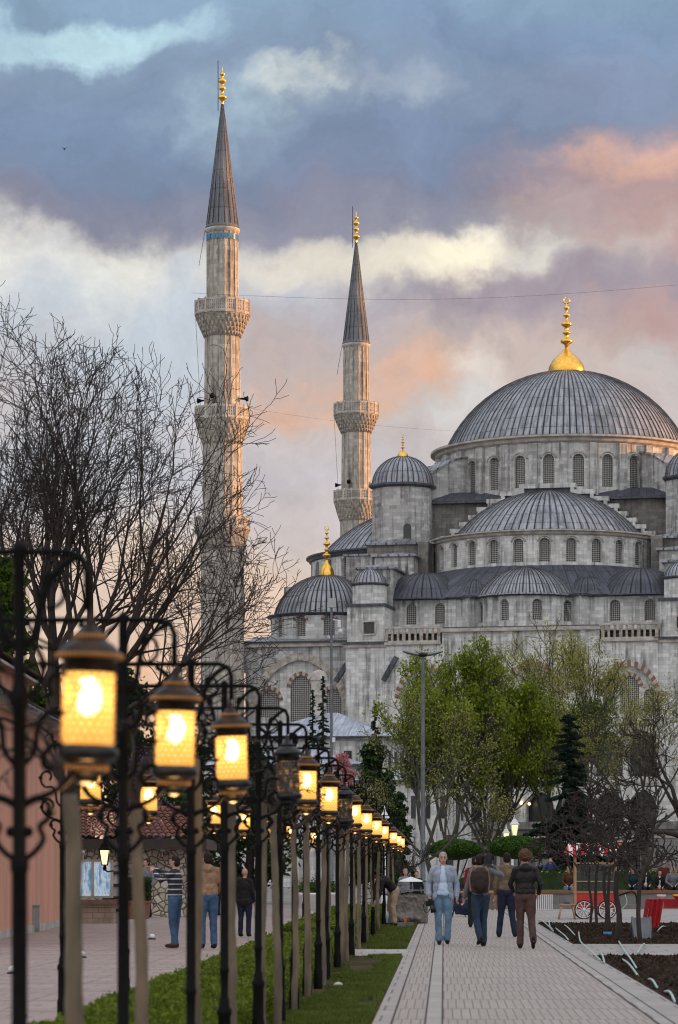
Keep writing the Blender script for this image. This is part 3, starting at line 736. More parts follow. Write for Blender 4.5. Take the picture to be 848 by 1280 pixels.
# ---- towers flanking the gallery
def small_block(name,u0,u1,v0,v1,z0,z1,cap=True,m='stone',parent=None):
    mb=MB(); mb.bb(u0,u1,v0,v1,z0,z1)
    o=mb.build(name,M[m],parent or mosque)
    if cap:
        mb=MB(); mb.bb(u0-.28,u1+.28,v0-.28,v1+.28,z1,z1+.18)
        cx,cy=(u0+u1)/2,(v0+v1)/2
        z_=z1+.18; hh=.12*min(u1-u0,v1-v0)
        P=[(u0-.28,v0-.28,z_),(u1+.28,v0-.28,z_),(u1+.28,v1+.28,z_),(u0-.28,v1+.28,z_)]; T=(cx,cy,z_+hh+.2)
        for i in range(4): mb.add([P[i],P[(i+1)%4],T],[[0,1,2]],[[(0,0),((u1-u0)/.65,0),((u1-u0)/1.3,1)]])
        mb.build('roof_cap',M['lead'],o)
    return o
for sg in (-1,1):
    u0,u1=(-16.2,-12.5) if sg<0 else (12.5,16.2)
    cx=(u0+u1)/2
    mb=MB(); mb.bb(u0,u1,-30.9,-22.5,0,21.7); mb.bb(u0-.18,u1+.18,-31.1,-22.4,21.7,22.0,m=1); mb.bb(u0-.32,u1+.32,-31.25,-22.3,22.0,22.22,m=2)
    tw=mb.build('corner_tower',[M['stone_pale'],M['trim'],M['lead_dark']],mosque)
    mb=MB(); mp=flatmap(-30.5); ow=hole_outline(cx+.25,23.0,1.0,1.05,'flat'); bay(mb,mp,u0+.05,u1-.15,22.2,25.5,ow,.35)
    wallq(mb,sidemap(u1-.15),-30.5,-22.7,22.2,25.5); wallq(mb,lambda s,z,d:(u0+.05,s,z),-22.7,-30.5,22.2,25.5)
    mb.bb(u0+.1,u1-.2,-29.9,-22.7,22.25,25.45)
    mb.bb(cx-.42,cx-.27,-30.6,-30.3,22.95,24.15,m=1); mb.bb(cx+.77,cx+.92,-30.6,-30.3,22.95,24.15,m=1); mb.bb(cx-.27,cx+.77,-30.6,-30.3,24.05,24.2,m=1); mb.bb(cx-.27,cx+.77,-30.6,-30.3,22.85,22.998,m=1)
    up_=mb.build('tower_chamber',[M['stone_pale'],M['trim']],mosque); window(up_,mp,ow,.35,M['dark_glass'])
    mb=MB(); mb.bb(u0-.1,u1,-30.75,-22.6,25.5,25.75); mb.build('tower_eave',M['lead_dark'],mosque)
    # eight-sided turret with a small ribbed dome
    mb=MB(); mb.lathe([(1.62,25.75),(1.62,27.55)],8,(cx,-28.9,0),a0=PI/8,a1=2*PI+PI/8,smooth=False); mb.build('turret',M['stone_pale'],mosque)
    mb=MB(); mb.lathe([(1.65,27.5),(1.85,27.62),(1.85,27.72),(1.4,27.8)],8,(cx,-28.9,0),a0=PI/8,a1=2*PI+PI/8,smooth=False); mb.build('turret_cornice',M['lead_dark'],mosque)
    dome('turret_dome',cx,-28.9,27.75,1.5,1.35,24,rib=.05)
    # stepped masses behind the tower
    k=sg
    def blk(a,b,*r,**q):
        x0,x1=(a,b) if k<0 else (-b,-a); return small_block('stepped_pier',x0,x1,*r,**q)
    blk(-15.9,-12.6,-26.8,-21.5,22,29.3)
    blk(-15.4,-11.6,-21.6,-14,22,31.0,m='stone')
    blk(-18.3,-15.5,-21.0,-12,22,31.2)
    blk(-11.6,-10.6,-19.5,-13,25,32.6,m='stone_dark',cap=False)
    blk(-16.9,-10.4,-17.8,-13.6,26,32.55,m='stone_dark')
    # spout-like raking buttress on the flank
    if k<0:
        mb=MB(); mb.box((-12.0,-31.2,19.7),(.42,.5,2.5),ry=R(30)); mb.build('raking_spout',M['lead_dark'],mosque)
        mb=MB(); mb.box((-16.8,-30.0,19.5),(.42,.5,2.0),ry=R(33)); mb.build('raking_spout',M['lead_dark'],mosque)

# ---- weight turrets at the corners of the dome base
for sg in (-1,1):
    cx,cy=sg*14.3,-13.2
    mb=MB(); mb.lathe([(3.05,24),(3.05,38.6)],8,(cx,cy,0),a0=PI/8,a1=2*PI+PI/8,smooth=False)
    wt=mb.build('weight_turret',M['stone'],mosque)
    mb=MB(); a=R(12); 
    out=hole_outline(0,0,.75,1.8,'round'); 
    mp=lambda s,z,d: (cx+1.2+s*.92, cy-2.93+s*.38, 33.2+z)
    o=window(wt,lambda s,z,d:(cx+1.0+s,cy-2.86,33.0+z),out,0,M['dark_glass'])
    mb=MB(); mb.lathe([(3.05,38.4),(3.4,38.6),(3.4,38.8),(2.9,38.9)],8,(cx,cy,0),a0=PI/8,a1=2*PI+PI/8,smooth=False); mb.build('turret_cornice',M['lead_dark'],mosque)
    dome('turret_dome',cx,cy,38.85,3.0,2.85,34,rib=.07)
    finial(mosque,cx,cy,41.6,2.35,.52)

# ---- side half dome on the left, its ring, and the corner dome below
for sg in (-1,1):
    dome('side_half_dome',sg*14.6,0,33.2,10.6,5.0,84,*((PI,2*PI) if sg<0 else (0,PI)))
    a0,a1=(-PI,0) if sg<0 else (0,PI)
    mb=MB(); mp=ringmap(sg*14.6,0,11.6); nb=14; wsp=PI*11.6/nb; ws=[]
    for i in range(nb):
        s=a0*11.6+(i+.5)*wsp
        if math.cos(s/11.6)>-.15 and sg<0:
            out=hole_outline(s,30.2,1.0,2.2,'round'); bay(mb,mp,s-wsp/2,s+wsp/2,29.2,32.6,out,.4); ws.append(out)
        else: wallq(mb,mp,s-wsp/2,s+wsp/2,29.2,32.6)
    sdm=mb.build('side_drum',M['stone_pale'],mosque)
    for o_ in ws: window(sdm,mp,o_,.4)
    mb=MB(); cornice(mb,sg*14.6,0,11.6,32.5,.6,.5,a0,a1,seg=40); mb.build('side_cornice',M['lead_dark'],mosque)
    mb=MB(); mb.bb(sg*21-6.5,sg*21+6.5,-24.9,24,20,22.9); mb.bb(sg*20-6.5,sg*20+6.5,-12,12,22.9,29.3); mb.build('prayer_hall',M['stone'],mosque)
    # corner dome
    cx,cy=sg*20.4,-20
    mb=MB(); n8=12; R8=5.35; mp=ringmap(cx,cy,R8); wsp=2*PI*R8/n8; ws=[]
    for i in range(n8):
        s=(i-5.5)*wsp
        if abs(s/R8)<R(100):
            out=hole_outline(s,23.35,1.05,1.95,'round'); bay(mb,mp,s-wsp/2,s+wsp/2,22.8,25.3,out,.3); ws.append((s,out))
        else: wallq(mb,mp,s-wsp/2,s+wsp/2,22.8,25.3)
    cdm=mb.build('corner_drum',M['stone_pale'],mosque)
    for s,o_ in ws: window(cdm,mp,o_,.3); voussoirs(cdm,mp,s,23.35+1.95-.525,.53,'round',.27,n=9,proud=.04)
    mb=MB(); cornice(mb,cx,cy,R8,25.25,.3,.4,seg=24); mb.build('corner_cornice',M['lead_dark'],mosque)
    dome('corner_dome',cx,cy,25.55,5.05,4.0,60,rib=.09)
    finial(mosque,cx,cy,29.4,5.0,.70)

# ---- outer wing on the left with its big blind arch
for sg in (-1,1):
    a,b=(-26.4,-16.25) if sg<0 else (16.25,26.4); cc=sg*21.2
    mb=MB(); mp=flatmap(-28.0); out=hole_outline(cc,8,8.2,12.9,'point',14); bay(mb,mp,a,b,0,22.1,out,.45)
    wallq(mb,lambda s,z,d:(a,s,z),-20,-28,0,22.1); wallq(mb,sidemap(b),-28,-20,0,22.1)
    wg=mb.build('side_wing',M['stone'],mosque)
    voussoirs(wg,mp,cc,20.9-4.1*1.18,4.1,'point',.7,n=27,proud=.04,m1='trim',m2='corbel')
    mp2=flatmap(-27.55); mb=MB()
    subs=[(cc-3.0,.95,15.6,2.6),(cc,1.0,14.9,4.6),(cc+3.0,.95,15.6,2.6)]
    for x,h,zb,ht in subs:
        o_=hole_outline(x,zb,2*h,ht,'point'); bay(mb,mp2,x-1.5,x+1.5,8,21.0,o_,.3)
        window(wg,mp2,o_,.3); voussoirs(wg,mp2,x,zb+ht-h*1.18,h,'point',.36,n=13)
        o2=hole_outline(x,10.4,1.6,2.9,'flat'); window(wg,mp2,o2,.0,M['dark_glass'])
    mb.build('tympanum',M['stone_pale'],wg)
    mb=MB(); mb.bb(a-.2,b,-28.35,-27.6,22.1,22.45); mb.build('wing_cornice',M['trim'],mosque)
    mb=MB(); z0,z1=22.45,23.1
    mb.add([(a-.35,-28.55,z0),(b,-28.55,z0),(b,-20,z1+.5),(a-.35,-20,z1+.5),(a-.35,-28.55,z0+.16),(b,-28.55,z0+.16),(b,-20,z1+.66),(a-.35,-20,z1+.66)],[[3,2,1,0],[4,5,6,7],[0,1,5,4],[1,2,6,5],[3,0,4,7]],[[(0,0)]*4,[(0,0),(10/.65,0),(10/.65,6),(0,6)],[(0,0)]*4,[(0,0)]*4,[(0,0)]*4])
    mb.build('wing_roof',M['lead'],mosque)

# ================================================================== minarets
def minaret(label,u,v,tile):
    ca,sa=math.cos(MROT),math.sin(MROT)
    X=23+u*ca-v*sa; Y=291+u*sa+v*ca
    t=thing('minaret',label,'minaret',(X,Y,0),MROT,'slender stone minarets with pointed lead spires')
    def shaft(r0,r1,z0,z1):
        mb=MB(); n=16
        mb.lathe([(r0,z0),(r1,z1)],n,nu=None,smooth=False)
        for k in range(n):   # rolls on the edges
            a=2*PI*k/n; mb.tube([(r0*math.sin(a),-r0*math.cos(a),z0),(r1*math.sin(a),-r1*math.cos(a),z1)],.07,4,cap=False)
        return mb.build('shaft',M['stone_min'],t)
    shaft(2.0,1.95,0,31.2); shaft(1.82,1.78,31.2,41.2); shaft(1.66,1.60,41.2,51.2); shaft(1.44,1.42,51.2,61.0)
    for zt,zc,zb,rs in ((34.0,32.9,31.1,1.95),(44.3,43.05,40.9,1.78),(54.2,52.85,50.9,1.6)):
        b=empty('balcony'); b.parent=t
        mb=MB(); ro=2.5; n=5; prof=[(rs,zb)]
        # stalactite corbelling in tiers of little niches
        for i in range(n):
            z0=zb+(zc-zb)*i/n; z1=zb+(zc-zb)*(i+1)/n; r=rs+(ro-rs)*((i+1)/n)**.85
            prof+=[(rs+(ro-rs)*(i/n)**.85+.02,z0+.02),(r-.05,z1-.12),(r,z1-.12),(r,z1)]
            m_=32
            for k in range(m_):
                a=2*PI*(k+.5*(i%2))/m_; mb.tube([(r*.97*math.sin(a),-r*.97*math.cos(a),z1-.06),((r-.13)*math.sin(a),-(r-.13)*math.cos(a),z0-.08)],[.13,.03],4)
        prof+=[(ro+.08,zc),(ro+.08,zc+.12),(rs,zc+.14)]
        mb.lathe(prof,32,smooth=False); mb.build('corbelling',M['corbel'],b)
        mb=MB(); n=16
        for k in range(n):   # pierced parapet slabs between little posts
            a0_,a1_=2*PI*k/n,2*PI*(k+1)/n; p0=Vector((ro*math.sin(a0_),-ro*math.cos(a0_),0)); p1=Vector((ro*math.sin(a1_),-ro*math.cos(a1_),0))
            d=p1-p0; ang=math.atan2(d.y,d.x); L_=d.length; mid=(p0+p1)/2
            for (zz,hh) in ((zc+.2,.16),(zt-.1,.2)): mb.box((mid.x,mid.y,zz),(L_+.04,.16,hh),rz=ang)
            mb.box((p0.x,p0.y,(zc+zt)/2+.04),(.18,.2,zt-zc+.1),rz=ang)
            for j in range(1,5):
                q=p0+d*j/5; mb.box((q.x,q.y,(zc+zt)/2),(.09,.1,zt-zc-.3),rz=ang)
            for zz in (zc+.5,zc+.8): mb.box((mid.x,mid.y,zz),(L_,.1,.08),rz=ang)
        mb.build('parapet',M['trim'],b)
    mb=MB(); mb.lathe([(1.44,60.55),(1.62,60.75),(1.62,60.95),(1.5,61.0)],32); mb.build('cornice',M['trim'],t)
    if tile:
        mb=MB()
        for k in range(32):
            a=2*PI*(k+.5)/32; mb.box((1.47*math.sin(a),-1.47*math.cos(a),60.1),(.17,.06,.52),rz=a)
        mb.build('blue_tile_band',M['blue_tile'],t)
    mb=MB(); mb.lathe([(1.60,61.0),(1.60,61.12),(1.48,61.3),(.10,72.6)],32,nu=28,vs_=.55)
    for k in range(16):
        a=2*PI*k/16; mb.tube([(1.49*math.sin(a),-1.49*math.cos(a),61.3),(.11*math.sin(a),-.11*math.cos(a),72.6)],[.05,.02],4)
    mb.build('spire',M['lead_spire'],t)
    mb=MB(); k=.9
    st=[(.10,0),(.12,.3),(.16,.5),(.42,.72),(.44,.85),(.2,1.05),(.12,1.2),(.12,1.5),(.34,1.68),(.3,1.85),(.11,2.0),(.12,2.2),(.40,2.42),(.36,2.6),(.1,2.8),(.1,3.0),(.26,3.15),(.22,3.3),(.07,3.4),(.06,3.8),(.02,4.0)]
    mb.lathe([(r,72.5+z*k) for r,z in st],12); mb.build('finial',M['gold'],t)
    mb=MB(); mb.tube([(-.42,0,72.0),(-.42,0,76.7)],.035,5); mb.tube([(-.42,0,73.4),(0,0,73.4)],.02,4); mb.tube([(-.42,0,75.0),(0,0,75.0)],.02,4); mb.build('lightning_rod',M['iron'],t)
    for a in (-95,-8,90,180):
        a_r=R(a); mb=MB(); d=Vector((math.sin(a_r),-math.cos(a_r),0)); c0=Vector((0,0,45.1))+d*1.7
        mb.tube([c0,c0+d*.35,c0+d*.75],[.06,.10,.27],10); mb.build('loudspeaker',M['iron'],t)
    # thin cable running down beside the shaft
    mb=MB(); mb.tube([(-2.1,-.6,57.5),(-1.5,-.5,61.0)],.025,3); mb.tube([(-2.55,-.4,54.0),(-2.0,-.4,44.4)],.02,3); mb.build('cable',M['iron'],t)
    return t
minaret('taller-looking nearer stone minaret with three balconies and blue tiles under its spire',-28.2,-29.7,True)
minaret('farther stone minaret standing between the near minaret and the domes',-28.2,30.7,False)
# ================================================================== lantern pergola beside the promenade
def glass_mat():
    m,nt,b=nodes('amber_glass'); ob=coord(nt); sx=N(nt,'ShaderNodeSeparateXYZ'); nt.links.new(ob,sx.inputs[0])
    # honeycomb relief of the moulded glass
    f=noise(nt,ob,18,3)
    b.inputs['Base Color'].default_value=(.95,.62,.22,1); b.inputs['Roughness'].default_value=.35
    em=N(nt,'ShaderNodeEmission'); nt.links.new(ramp(nt,f,[(.3,(1,.47,.085)),(.7,(1,.57,.15))]),em.inputs[0])
    # light of the frosted glass falls off away from the bulb, which sits above the middle
    d=math_(nt,'ABSOLUTE',math_(nt,'SUBTRACT',sx.outputs[2],.045))
    mr=N(nt,'ShaderNodeMapRange'); mr.inputs[1].default_value=0; mr.inputs[2].default_value=.19; mr.inputs[3].default_value=2.2; mr.inputs[4].default_value=.72; nt.links.new(d,mr.inputs[0])
    nt.links.new(mr.outputs[0],em.inputs[1])
    tr=N(nt,'ShaderNodeBsdfTransparent'); tr.inputs[0].default_value=(1,.85,.6,1)
    mx=N(nt,'ShaderNodeMixShader'); mx.inputs[0].default_value=.60; nt.links.new(tr.outputs[0],mx.inputs[1]); nt.links.new(em.outputs[0],mx.inputs[2])
    nt.links.new(mx.outputs[0],nt.nodes['Material Output'].inputs[0]); return m
M['glass_lit']=glass_mat()
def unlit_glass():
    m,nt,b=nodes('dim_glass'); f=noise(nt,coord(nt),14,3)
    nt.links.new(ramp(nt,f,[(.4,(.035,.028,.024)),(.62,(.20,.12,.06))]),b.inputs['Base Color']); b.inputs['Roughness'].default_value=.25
    e=ramp(nt,noise(nt,coord(nt),22,2),[(.55,(0,0,0)),(.66,(.9,.42,.1))]); nt.links.new(e,b.inputs['Emission Color']); b.inputs['Emission Strength'].default_value=.35; return m  # amber specks emit in place of light showing through the unlit glass
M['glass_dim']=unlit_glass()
def emit(name,col,st):
    m,nt,b=nodes(name); b.inputs['Base Color'].default_value=(0,0,0,1); b.inputs['Emission Color'].default_value=(*col,1); b.inputs['Emission Strength'].default_value=st; return m
M['bead_glow']=mat('copper_bead_glow',(.30,.13,.04),(.16,.07,.02),12,.4,.3,bmp=0); M['bead_glow'].node_tree.nodes['Principled BSDF'].inputs['Emission Color'].default_value=(1,.42,.08,1); M['bead_glow'].node_tree.nodes['Principled BSDF'].inputs['Emission Strength'].default_value=.07  # copper beads; amber emission stands in for lantern light on them
M['bulb']=emit('lit_bulb',(1,.86,.56),9)
M['bulb_small']=emit('small_bulb',(1,.62,.25),4)
M['copper']=mat('aged_copper',(.055,.03,.018),(.018,.014,.012),12,.42,.7,bmp=.1,bd=.004)
M['copper_dark']=mat('dark_copper',(.028,.026,.028),(.015,.014,.015),12,.35,.6,bmp=.1,bd=.004)
M['lattice']=mat('lantern_lattice',(.28,.13,.03),(.20,.09,.02),20,.5,.0,bmp=0); M['lattice'].node_tree.nodes['Principled BSDF'].inputs['Emission Color'].default_value=(1,.42,.07,1); M['lattice'].node_tree.nodes['Principled BSDF'].inputs['Emission Strength'].default_value=.42  # bars are no source; their emission paints the lamp's glow onto them

def hexcyl(r,z0,z1,ncol,bar,thick):
    """honeycomb lattice of real bars wrapped round a cylinder"""
    mb=MB(); w_=2*PI*r/ncol; s=w_/math.sqrt(3); rowh=1.5*s; n=int((z1-z0)/rowh)+1
    segs=set()
    def key(x,z): return (round((x/(w_/2)))%(2*ncol),round(z/(s/2)))
    for j in range(n):
        for i in range(ncol):
            cx=(i+.5*(j%2))*w_; cz=j*rowh
            P=[(cx+s*math.sin(k*PI/3),cz+s*math.cos(k*PI/3)) for k in range(6)]
            for k in range(3):
                a,b=P[k],P[(k+1)%6]; segs.add((key(*a),key(*b)))
    for a,b in segs:
        az,bz=a[1]*s/2,b[1]*s/2
        if az<0 or bz<0 or az>z1-z0 or bz>z1-z0: continue
        A,B=a[0]*PI/ncol,b[0]*PI/ncol
        if B-A>PI: B-=2*PI
        if A-B>PI: A-=2*PI
        dx,dz=(B-A)*r,bz-az; l=math.hypot(dx,dz); nx,nz=-dz/l*bar/2,dx/l*bar/2
        q=[]
        for (t,z) in ((A,az),(B,bz)):
            for sg in (-1,1): q.append((t+sg*nx/r,z+sg*nz))
        for rr in (r,r+thick): 
            pass
        vs=[((r+thick)*math.sin(t),-(r+thick)*math.cos(t),z0+z) for t,z in q]
        mb.add(vs,[[0,2,3,1]])
    return mb
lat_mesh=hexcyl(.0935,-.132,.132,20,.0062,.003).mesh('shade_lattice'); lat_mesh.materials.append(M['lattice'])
lat_dark=lat_mesh.copy(); lat_dark.materials.clear(); lat_dark.materials.append(M['copper_dark'])
def make_lantern(lit):
    t=empty('hanging_lantern')
    cu=M['copper'] if lit else M['copper_dark']
    mb=MB(); b1=MB()   # origin = middle of the glass
    mb.lathe([(.090,.128),(.094,.135),(.094,.17),(.112,.176),(.118,.186),(.116,.196),(.106,.205),(.100,.215),(.082,.232),(.060,.245),(.054,.252),(.054,.262),(.044,.268),(.034,.282),(.022,.292),(.013,.305),(.017,.315),(.011,.325),(.006,.345),(.004,.365)],24)
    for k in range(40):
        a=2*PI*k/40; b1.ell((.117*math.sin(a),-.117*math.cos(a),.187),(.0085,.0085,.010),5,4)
    for k in range(24):
        a=2*PI*k/24; b1.ell((.056*math.sin(a),-.056*math.cos(a),.257),(.007,.007,.009),5,4)
    cp_=mb.build('cap',cu,t); b1.build('bead_rim',M['bead_glow'] if lit else M['copper_dark'],cp_)
    b1=MB()
    mb=MB(); mb.lathe([(.092,-.128),(.098,-.135),(.108,-.14),(.112,-.155),(.108,-.172),(.094,-.185),(.078,-.19),(.074,-.2),(.078,-.206),(.07,-.222),(.05,-.236),(.045,-.244),(.048,-.25),(.036,-.262),(.014,-.27),(.002,-.272)],24)
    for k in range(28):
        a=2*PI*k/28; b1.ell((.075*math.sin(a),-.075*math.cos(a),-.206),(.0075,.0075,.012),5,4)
    bs_=mb.build('base',M['copper_dark'],t); b1.build('bead_rim',M['bead_glow'] if lit else M['copper_dark'],bs_)
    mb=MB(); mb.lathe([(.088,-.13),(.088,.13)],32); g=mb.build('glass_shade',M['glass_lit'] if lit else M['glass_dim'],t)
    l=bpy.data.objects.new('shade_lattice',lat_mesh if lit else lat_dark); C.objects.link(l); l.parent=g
    if lit:
        mb=MB(); mb.ell((0,0,.045),(.050,.050,.070),16,10); mb.build('bulb',M['bulb'],t)
        pl=bpy.data.lights.new('lantern_glow','POINT'); pl.energy=3.2; pl.color=(1,.55,.2); pl.shadow_soft_size=.05
        po=bpy.data.objects.new('lantern_glow',pl); C.objects.link(po); po.parent=t; po.location=(0,0,-.33)
    return t

BAR={ }   # bar height over distance
def barz(d): return 2.56+min(.20,max(0,(d-10.2)*.0135))
def spl(P,n=5):
    """smooth curve through 2-D or 3-D points"""
    P=[Vector(p) for p in P]; out=[]
    for i in range(len(P)-1):
        p0,p1,p2,p3=P[max(i-1,0)],P[i],P[i+1],P[min(i+2,len(P)-1)]
        for k in range(n):
            t=k/n; out.append(.5*((2*p1)+(p2-p0)*t+(2*p0-5*p1+4*p2-p3)*t*t+(3*p1-p0-3*p2+p3)*t**3))
    out.append(P[-1]); return out
def make_frame(double=True):
    """two posts, the bar across them and its hooked ends; origin on the ground between the posts, bar at 2.56"""
    t=empty('lantern_frame'); bz=2.56
    for sg in ((-1,1) if double else (1,)):
        x=.75 if sg>0 else -1.25
        p=empty('post'); p.parent=t; p.location=(x,0,0)
        mb=MB(); mb.lathe([(.052,-.3),(.052,.02),(.044,.05),(.044,.30),(.052,.32),(.052,.345),(.038,.37),(.034,.42),(.025,.44),(.029,.60),(.034,.61),(.034,.63),(.029,.64),(.028,1.42),(.034,1.44),(.034,1.47),(.025,1.49),(.025,2.0),(.040,2.03),(.034,2.06),(.022,2.10),(.022,bz),(.028,bz+.015),(.016,bz+.03),(.002,bz+.04)],12)
        mb.build('post_shaft',M['iron'],p)
        mb=MB()
        for s2 in (-1,1):
            def c(P,r=.011):
                mb.tube([(s2*q.x,0,q.y+1.44) for q in spl(P)],r,6)
            c([(.015,.03),(.055,.06),(.085,.105),(.072,.15),(.10,.175),(.108,.22),(.075,.245),(.035,.232),(.0,.205)],.0115)
            c([(.0,.215),(.045,.245),(.10,.262),(.155,.295),(.19,.345),(.18,.41),(.135,.44),(.092,.41),(.088,.365),(.12,.345)],.0125)
            c([(.02,.37),(.055,.42),(.065,.50),(.10,.55),(.16,.55),(.20,.60),(.19,.67),(.14,.69),(.105,.655),(.12,.61)],.011)
            c([(.025,.60),(.07,.65),(.085,.72),(.06,.78),(.03,.80)],.011)
            c([(.02,.78),(.06,.84),(.075,.93),(.11,1.02),(.17,1.08),(.21,1.10)],.014)
            c([(.06,.98),(.10,.92),(.155,.95),(.15,1.02),(.10,1.04),(.085,1.0)],.009)
            for q in ((.03,.13),(.108,.20),(.195,.365),(.205,.635),(.085,.72)): mb.ell((s2*q[0],0,1.44+q[1]),(.02,.014,.02),8,6)
        mb.build('scroll_bracket',M['iron'],p)
    mb=MB()
    P=[(.92,0,bz),(.97,0,bz-.02),(.99,0,bz-.07),(.99,0,bz-.21)]
    pts=([(-1.25,0,bz),(-.5,0,bz)] if double else [(-.02,0,bz-.10),(-.06,0,bz-.06),(-.04,0,bz-.01),(0,0,bz)])+[(.2,0,bz),(.5,0,bz)]+P
    mb.tube(pts,.0135,8)
    if double: mb.tube([(-.99,0,bz),(-.99,0,bz-.21)],.010,6)
    mb.build('cross_bar',M['iron'],t)
    # tracery panel hung between the posts
    mb=MB()
    for s2 in ((-1,1) if double else (1,)):
        for P in ([(.72,1.10),(.60,1.02),(.45,.98),(.30,1.02),(.2,1.08)],[(.70,.70),(.58,.76),(.48,.88),(.36,.92),(.26,.86),(.30,.76),(.40,.77),(.40,.85)],[(.0,.62),(.10,.68),(.16,.78),(.10,.88),(0,.93)],[(.0,.93),(.12,.97),(.2,1.04),(.22,1.11)],[(.68,.42),(.55,.50),(.50,.60),(.40,.66),(.28,.62),(.18,.66),(.1,.6),(0,.56)],[(.30,1.11),(.34,1.04),(.42,1.0)],[(.55,1.11),(.60,1.05),(.66,1.04)]):
            mb.tube([(s2*q.x,0,q.y+1.44) for q in spl(P)],.0085,6)
    mb.build('tracery',M['iron'],t)
    return t
frame0=make_frame(); frame1=make_frame(False); lit0=make_lantern(True); dim0=make_lantern(False)
def kids(o): return [x for x in bpy.data.objects if x.parent==o]
KID={}
def fcopy(o,parent=None):
    if o.name not in KID: KID[o.name]=[x for x in bpy.data.objects if x.parent==o]
    c=o.copy(); C.objects.link(c); c.parent=parent
    for ch in KID[o.name]: fcopy(ch,c)
    return c
used=set()
def inst(proto):
    if proto.name not in used: used.add(proto.name); return proto
    return fcopy(proto)
pa=-math.atan(PS)
# where each frame stands: distance from the camera, state of its lantern on the promenade side
FR=[(10.2,1),(13.5,1),(17.1,1),(19.7,-1),(23.3,0),(26.4,1),(28.9,-1),(31.6,1),(34.4,-1),(36.9,0),(40.6,1),(46.8,1),(54,1),(61,1),(72,1),(79.5,1),(86,1)]
side_l={10.2:0,26.4:1,31.6:1,40.6:1,46.8:1,54:1,61:1,72:1}
ordn=['nearest','second nearest','third nearest','fourth','fifth','sixth','seventh','eighth','ninth','tenth','eleventh','twelfth','thirteenth','fourteenth','fifteenth','sixteenth','farthest']
lamp_words={10.2:'large honeycomb glass lantern glowing amber, nearest of the row and level with the left wall',13.5:'second nearest amber honeycomb lantern, hanging just right of the big first one',17.1:'third nearest lit honeycomb lantern, in front of the foot of the near minaret',
 23.3:'nearest unlit honeycomb lantern in a dark metal cage, with faint amber specks',26.4:'lit amber lantern directly behind the nearest unlit lantern',31.6:'lit honeycomb lantern between the two unlit ones',36.9:'smaller, farther unlit lantern right of the camera pole',
 40.6:'lit lantern tucked half behind the farther unlit lantern',46.8:'lit lantern just beyond the one tucked behind the farther unlit lantern',54:'small lit lantern, first of the distant cluster along the promenade',61:'small lit lantern, second of the distant cluster along the promenade',72:'tiny lit lantern, third of the distant cluster, lower than the white street lantern',79.5:'tiny lit lantern, next to last at the far end of the row',86:'tiny lit lantern at the very far end of the row'}
side_words={10.2:'near lantern at the left picture edge on the outer side of the pergola',26.4:'small lit lantern on the outer side, just below the largest lantern',31.6:'small lit lantern on the outer side, left of the second large lantern',40.6:'small lit lantern on the outer side, above the man in the tan jacket',46.8:'small lit lantern on the outer side, between dark posts right of the tan jacket man',54:'tiny lit lantern on the outer side, farther along behind the trunks',61:'tiny lit lantern on the outer side, next to last of that side',72:'tiny lit lantern on the outer side, farthest of that side'}
for i,(d,st) in enumerate(FR):
    f=inst(frame0 if (d in side_l and side_l[d]!=0) else frame1); c=W(-2.25,d); f.location=(c.x,c.y,barz(d)-2.56); f.rotation_euler=(0,0,pa)
    tag(f,'%s scrolled black iron lantern frame with a hooked bar%s'%(ordn[i],'' if st==1 else (', unlit lantern' if st==0 else ', no lantern on it')),'lamp post','black iron lantern frames in a row beside the promenade')
    if st>=0:
        l=inst(lit0 if st else dim0); c=W(-1.26,d); l.location=(c.x,c.y,barz(d)-.555); l.rotation_euler=(.025*math.sin(i*2.3),.03*math.sin(i*1.7+1),i*.7)
        tag(l,lamp_words[d],'lantern','honeycomb glass lanterns hanging from the iron frames')
    if d in side_l:
        l=inst(lit0); c=W(-3.24,d); l.location=(c.x,c.y,barz(d)-.555); l.rotation_euler=(0,0,i*1.1)
        tag(l,side_words[d],'lantern','honeycomb glass lanterns hanging from the iron frames')

# ================================================================== branching plants
def grow(rng,p,d,L,r,lev,spec,out,tips=None):
    """spec[lev]=(segments, wander, lift, children, child angle range, child length factor)"""
    ns,wan,lift,nc,(a0,a1),lf=spec[lev]
    pts=[p.copy()]; rad=[r]; dirs=[d.copy()]
    taper=.35 if lev<len(spec)-1 else .4
    for i in range(ns):
        d=d+Vector((rng.gauss(0,wan),rng.gauss(0,wan),rng.gauss(0,wan)+lift)); d.normalize()
        p=p+d*(L/ns); pts.append(p.copy()); rad.append(max(r*(1-(1-taper)*(i+1)/ns),MINR[0])); dirs.append(d.copy())
    out.append((pts,rad,lev))
    if lev==len(spec)-1:
        if tips is not None: tips.extend(pts[1:])
        return
    for k in range(nc):
        f=rng.uniform(.28,1) if k<nc-1 else 1.0
        j=min(ns,max(1,int(round(f*ns)))); base=pts[j]
        ax=dirs[j].orthogonal().normalized(); ax.rotate(Matrix.Rotation(rng.uniform(0,2*PI),3,dirs[j]))
        nd=dirs[j].copy(); nd.rotate(Matrix.Rotation(R(rng.uniform(a0,a1))*(1 if k<nc-1 else .3),3,ax))
        grow(rng,base,nd,L*lf*rng.uniform(.7,1.2)*(1.15-.4*f),max(rad[j]*.68,MINR[0]),lev+1,spec,out,tips)
MINR=[.010]
def tubes(out,maxlev_sides=(7,6,4,3,3,3)):
    mb=MB()
    for pts,rad,lev in out: mb.tube(pts,rad,maxlev_sides[min(lev,5)],cap=False,smooth=lev<3)
    return mb
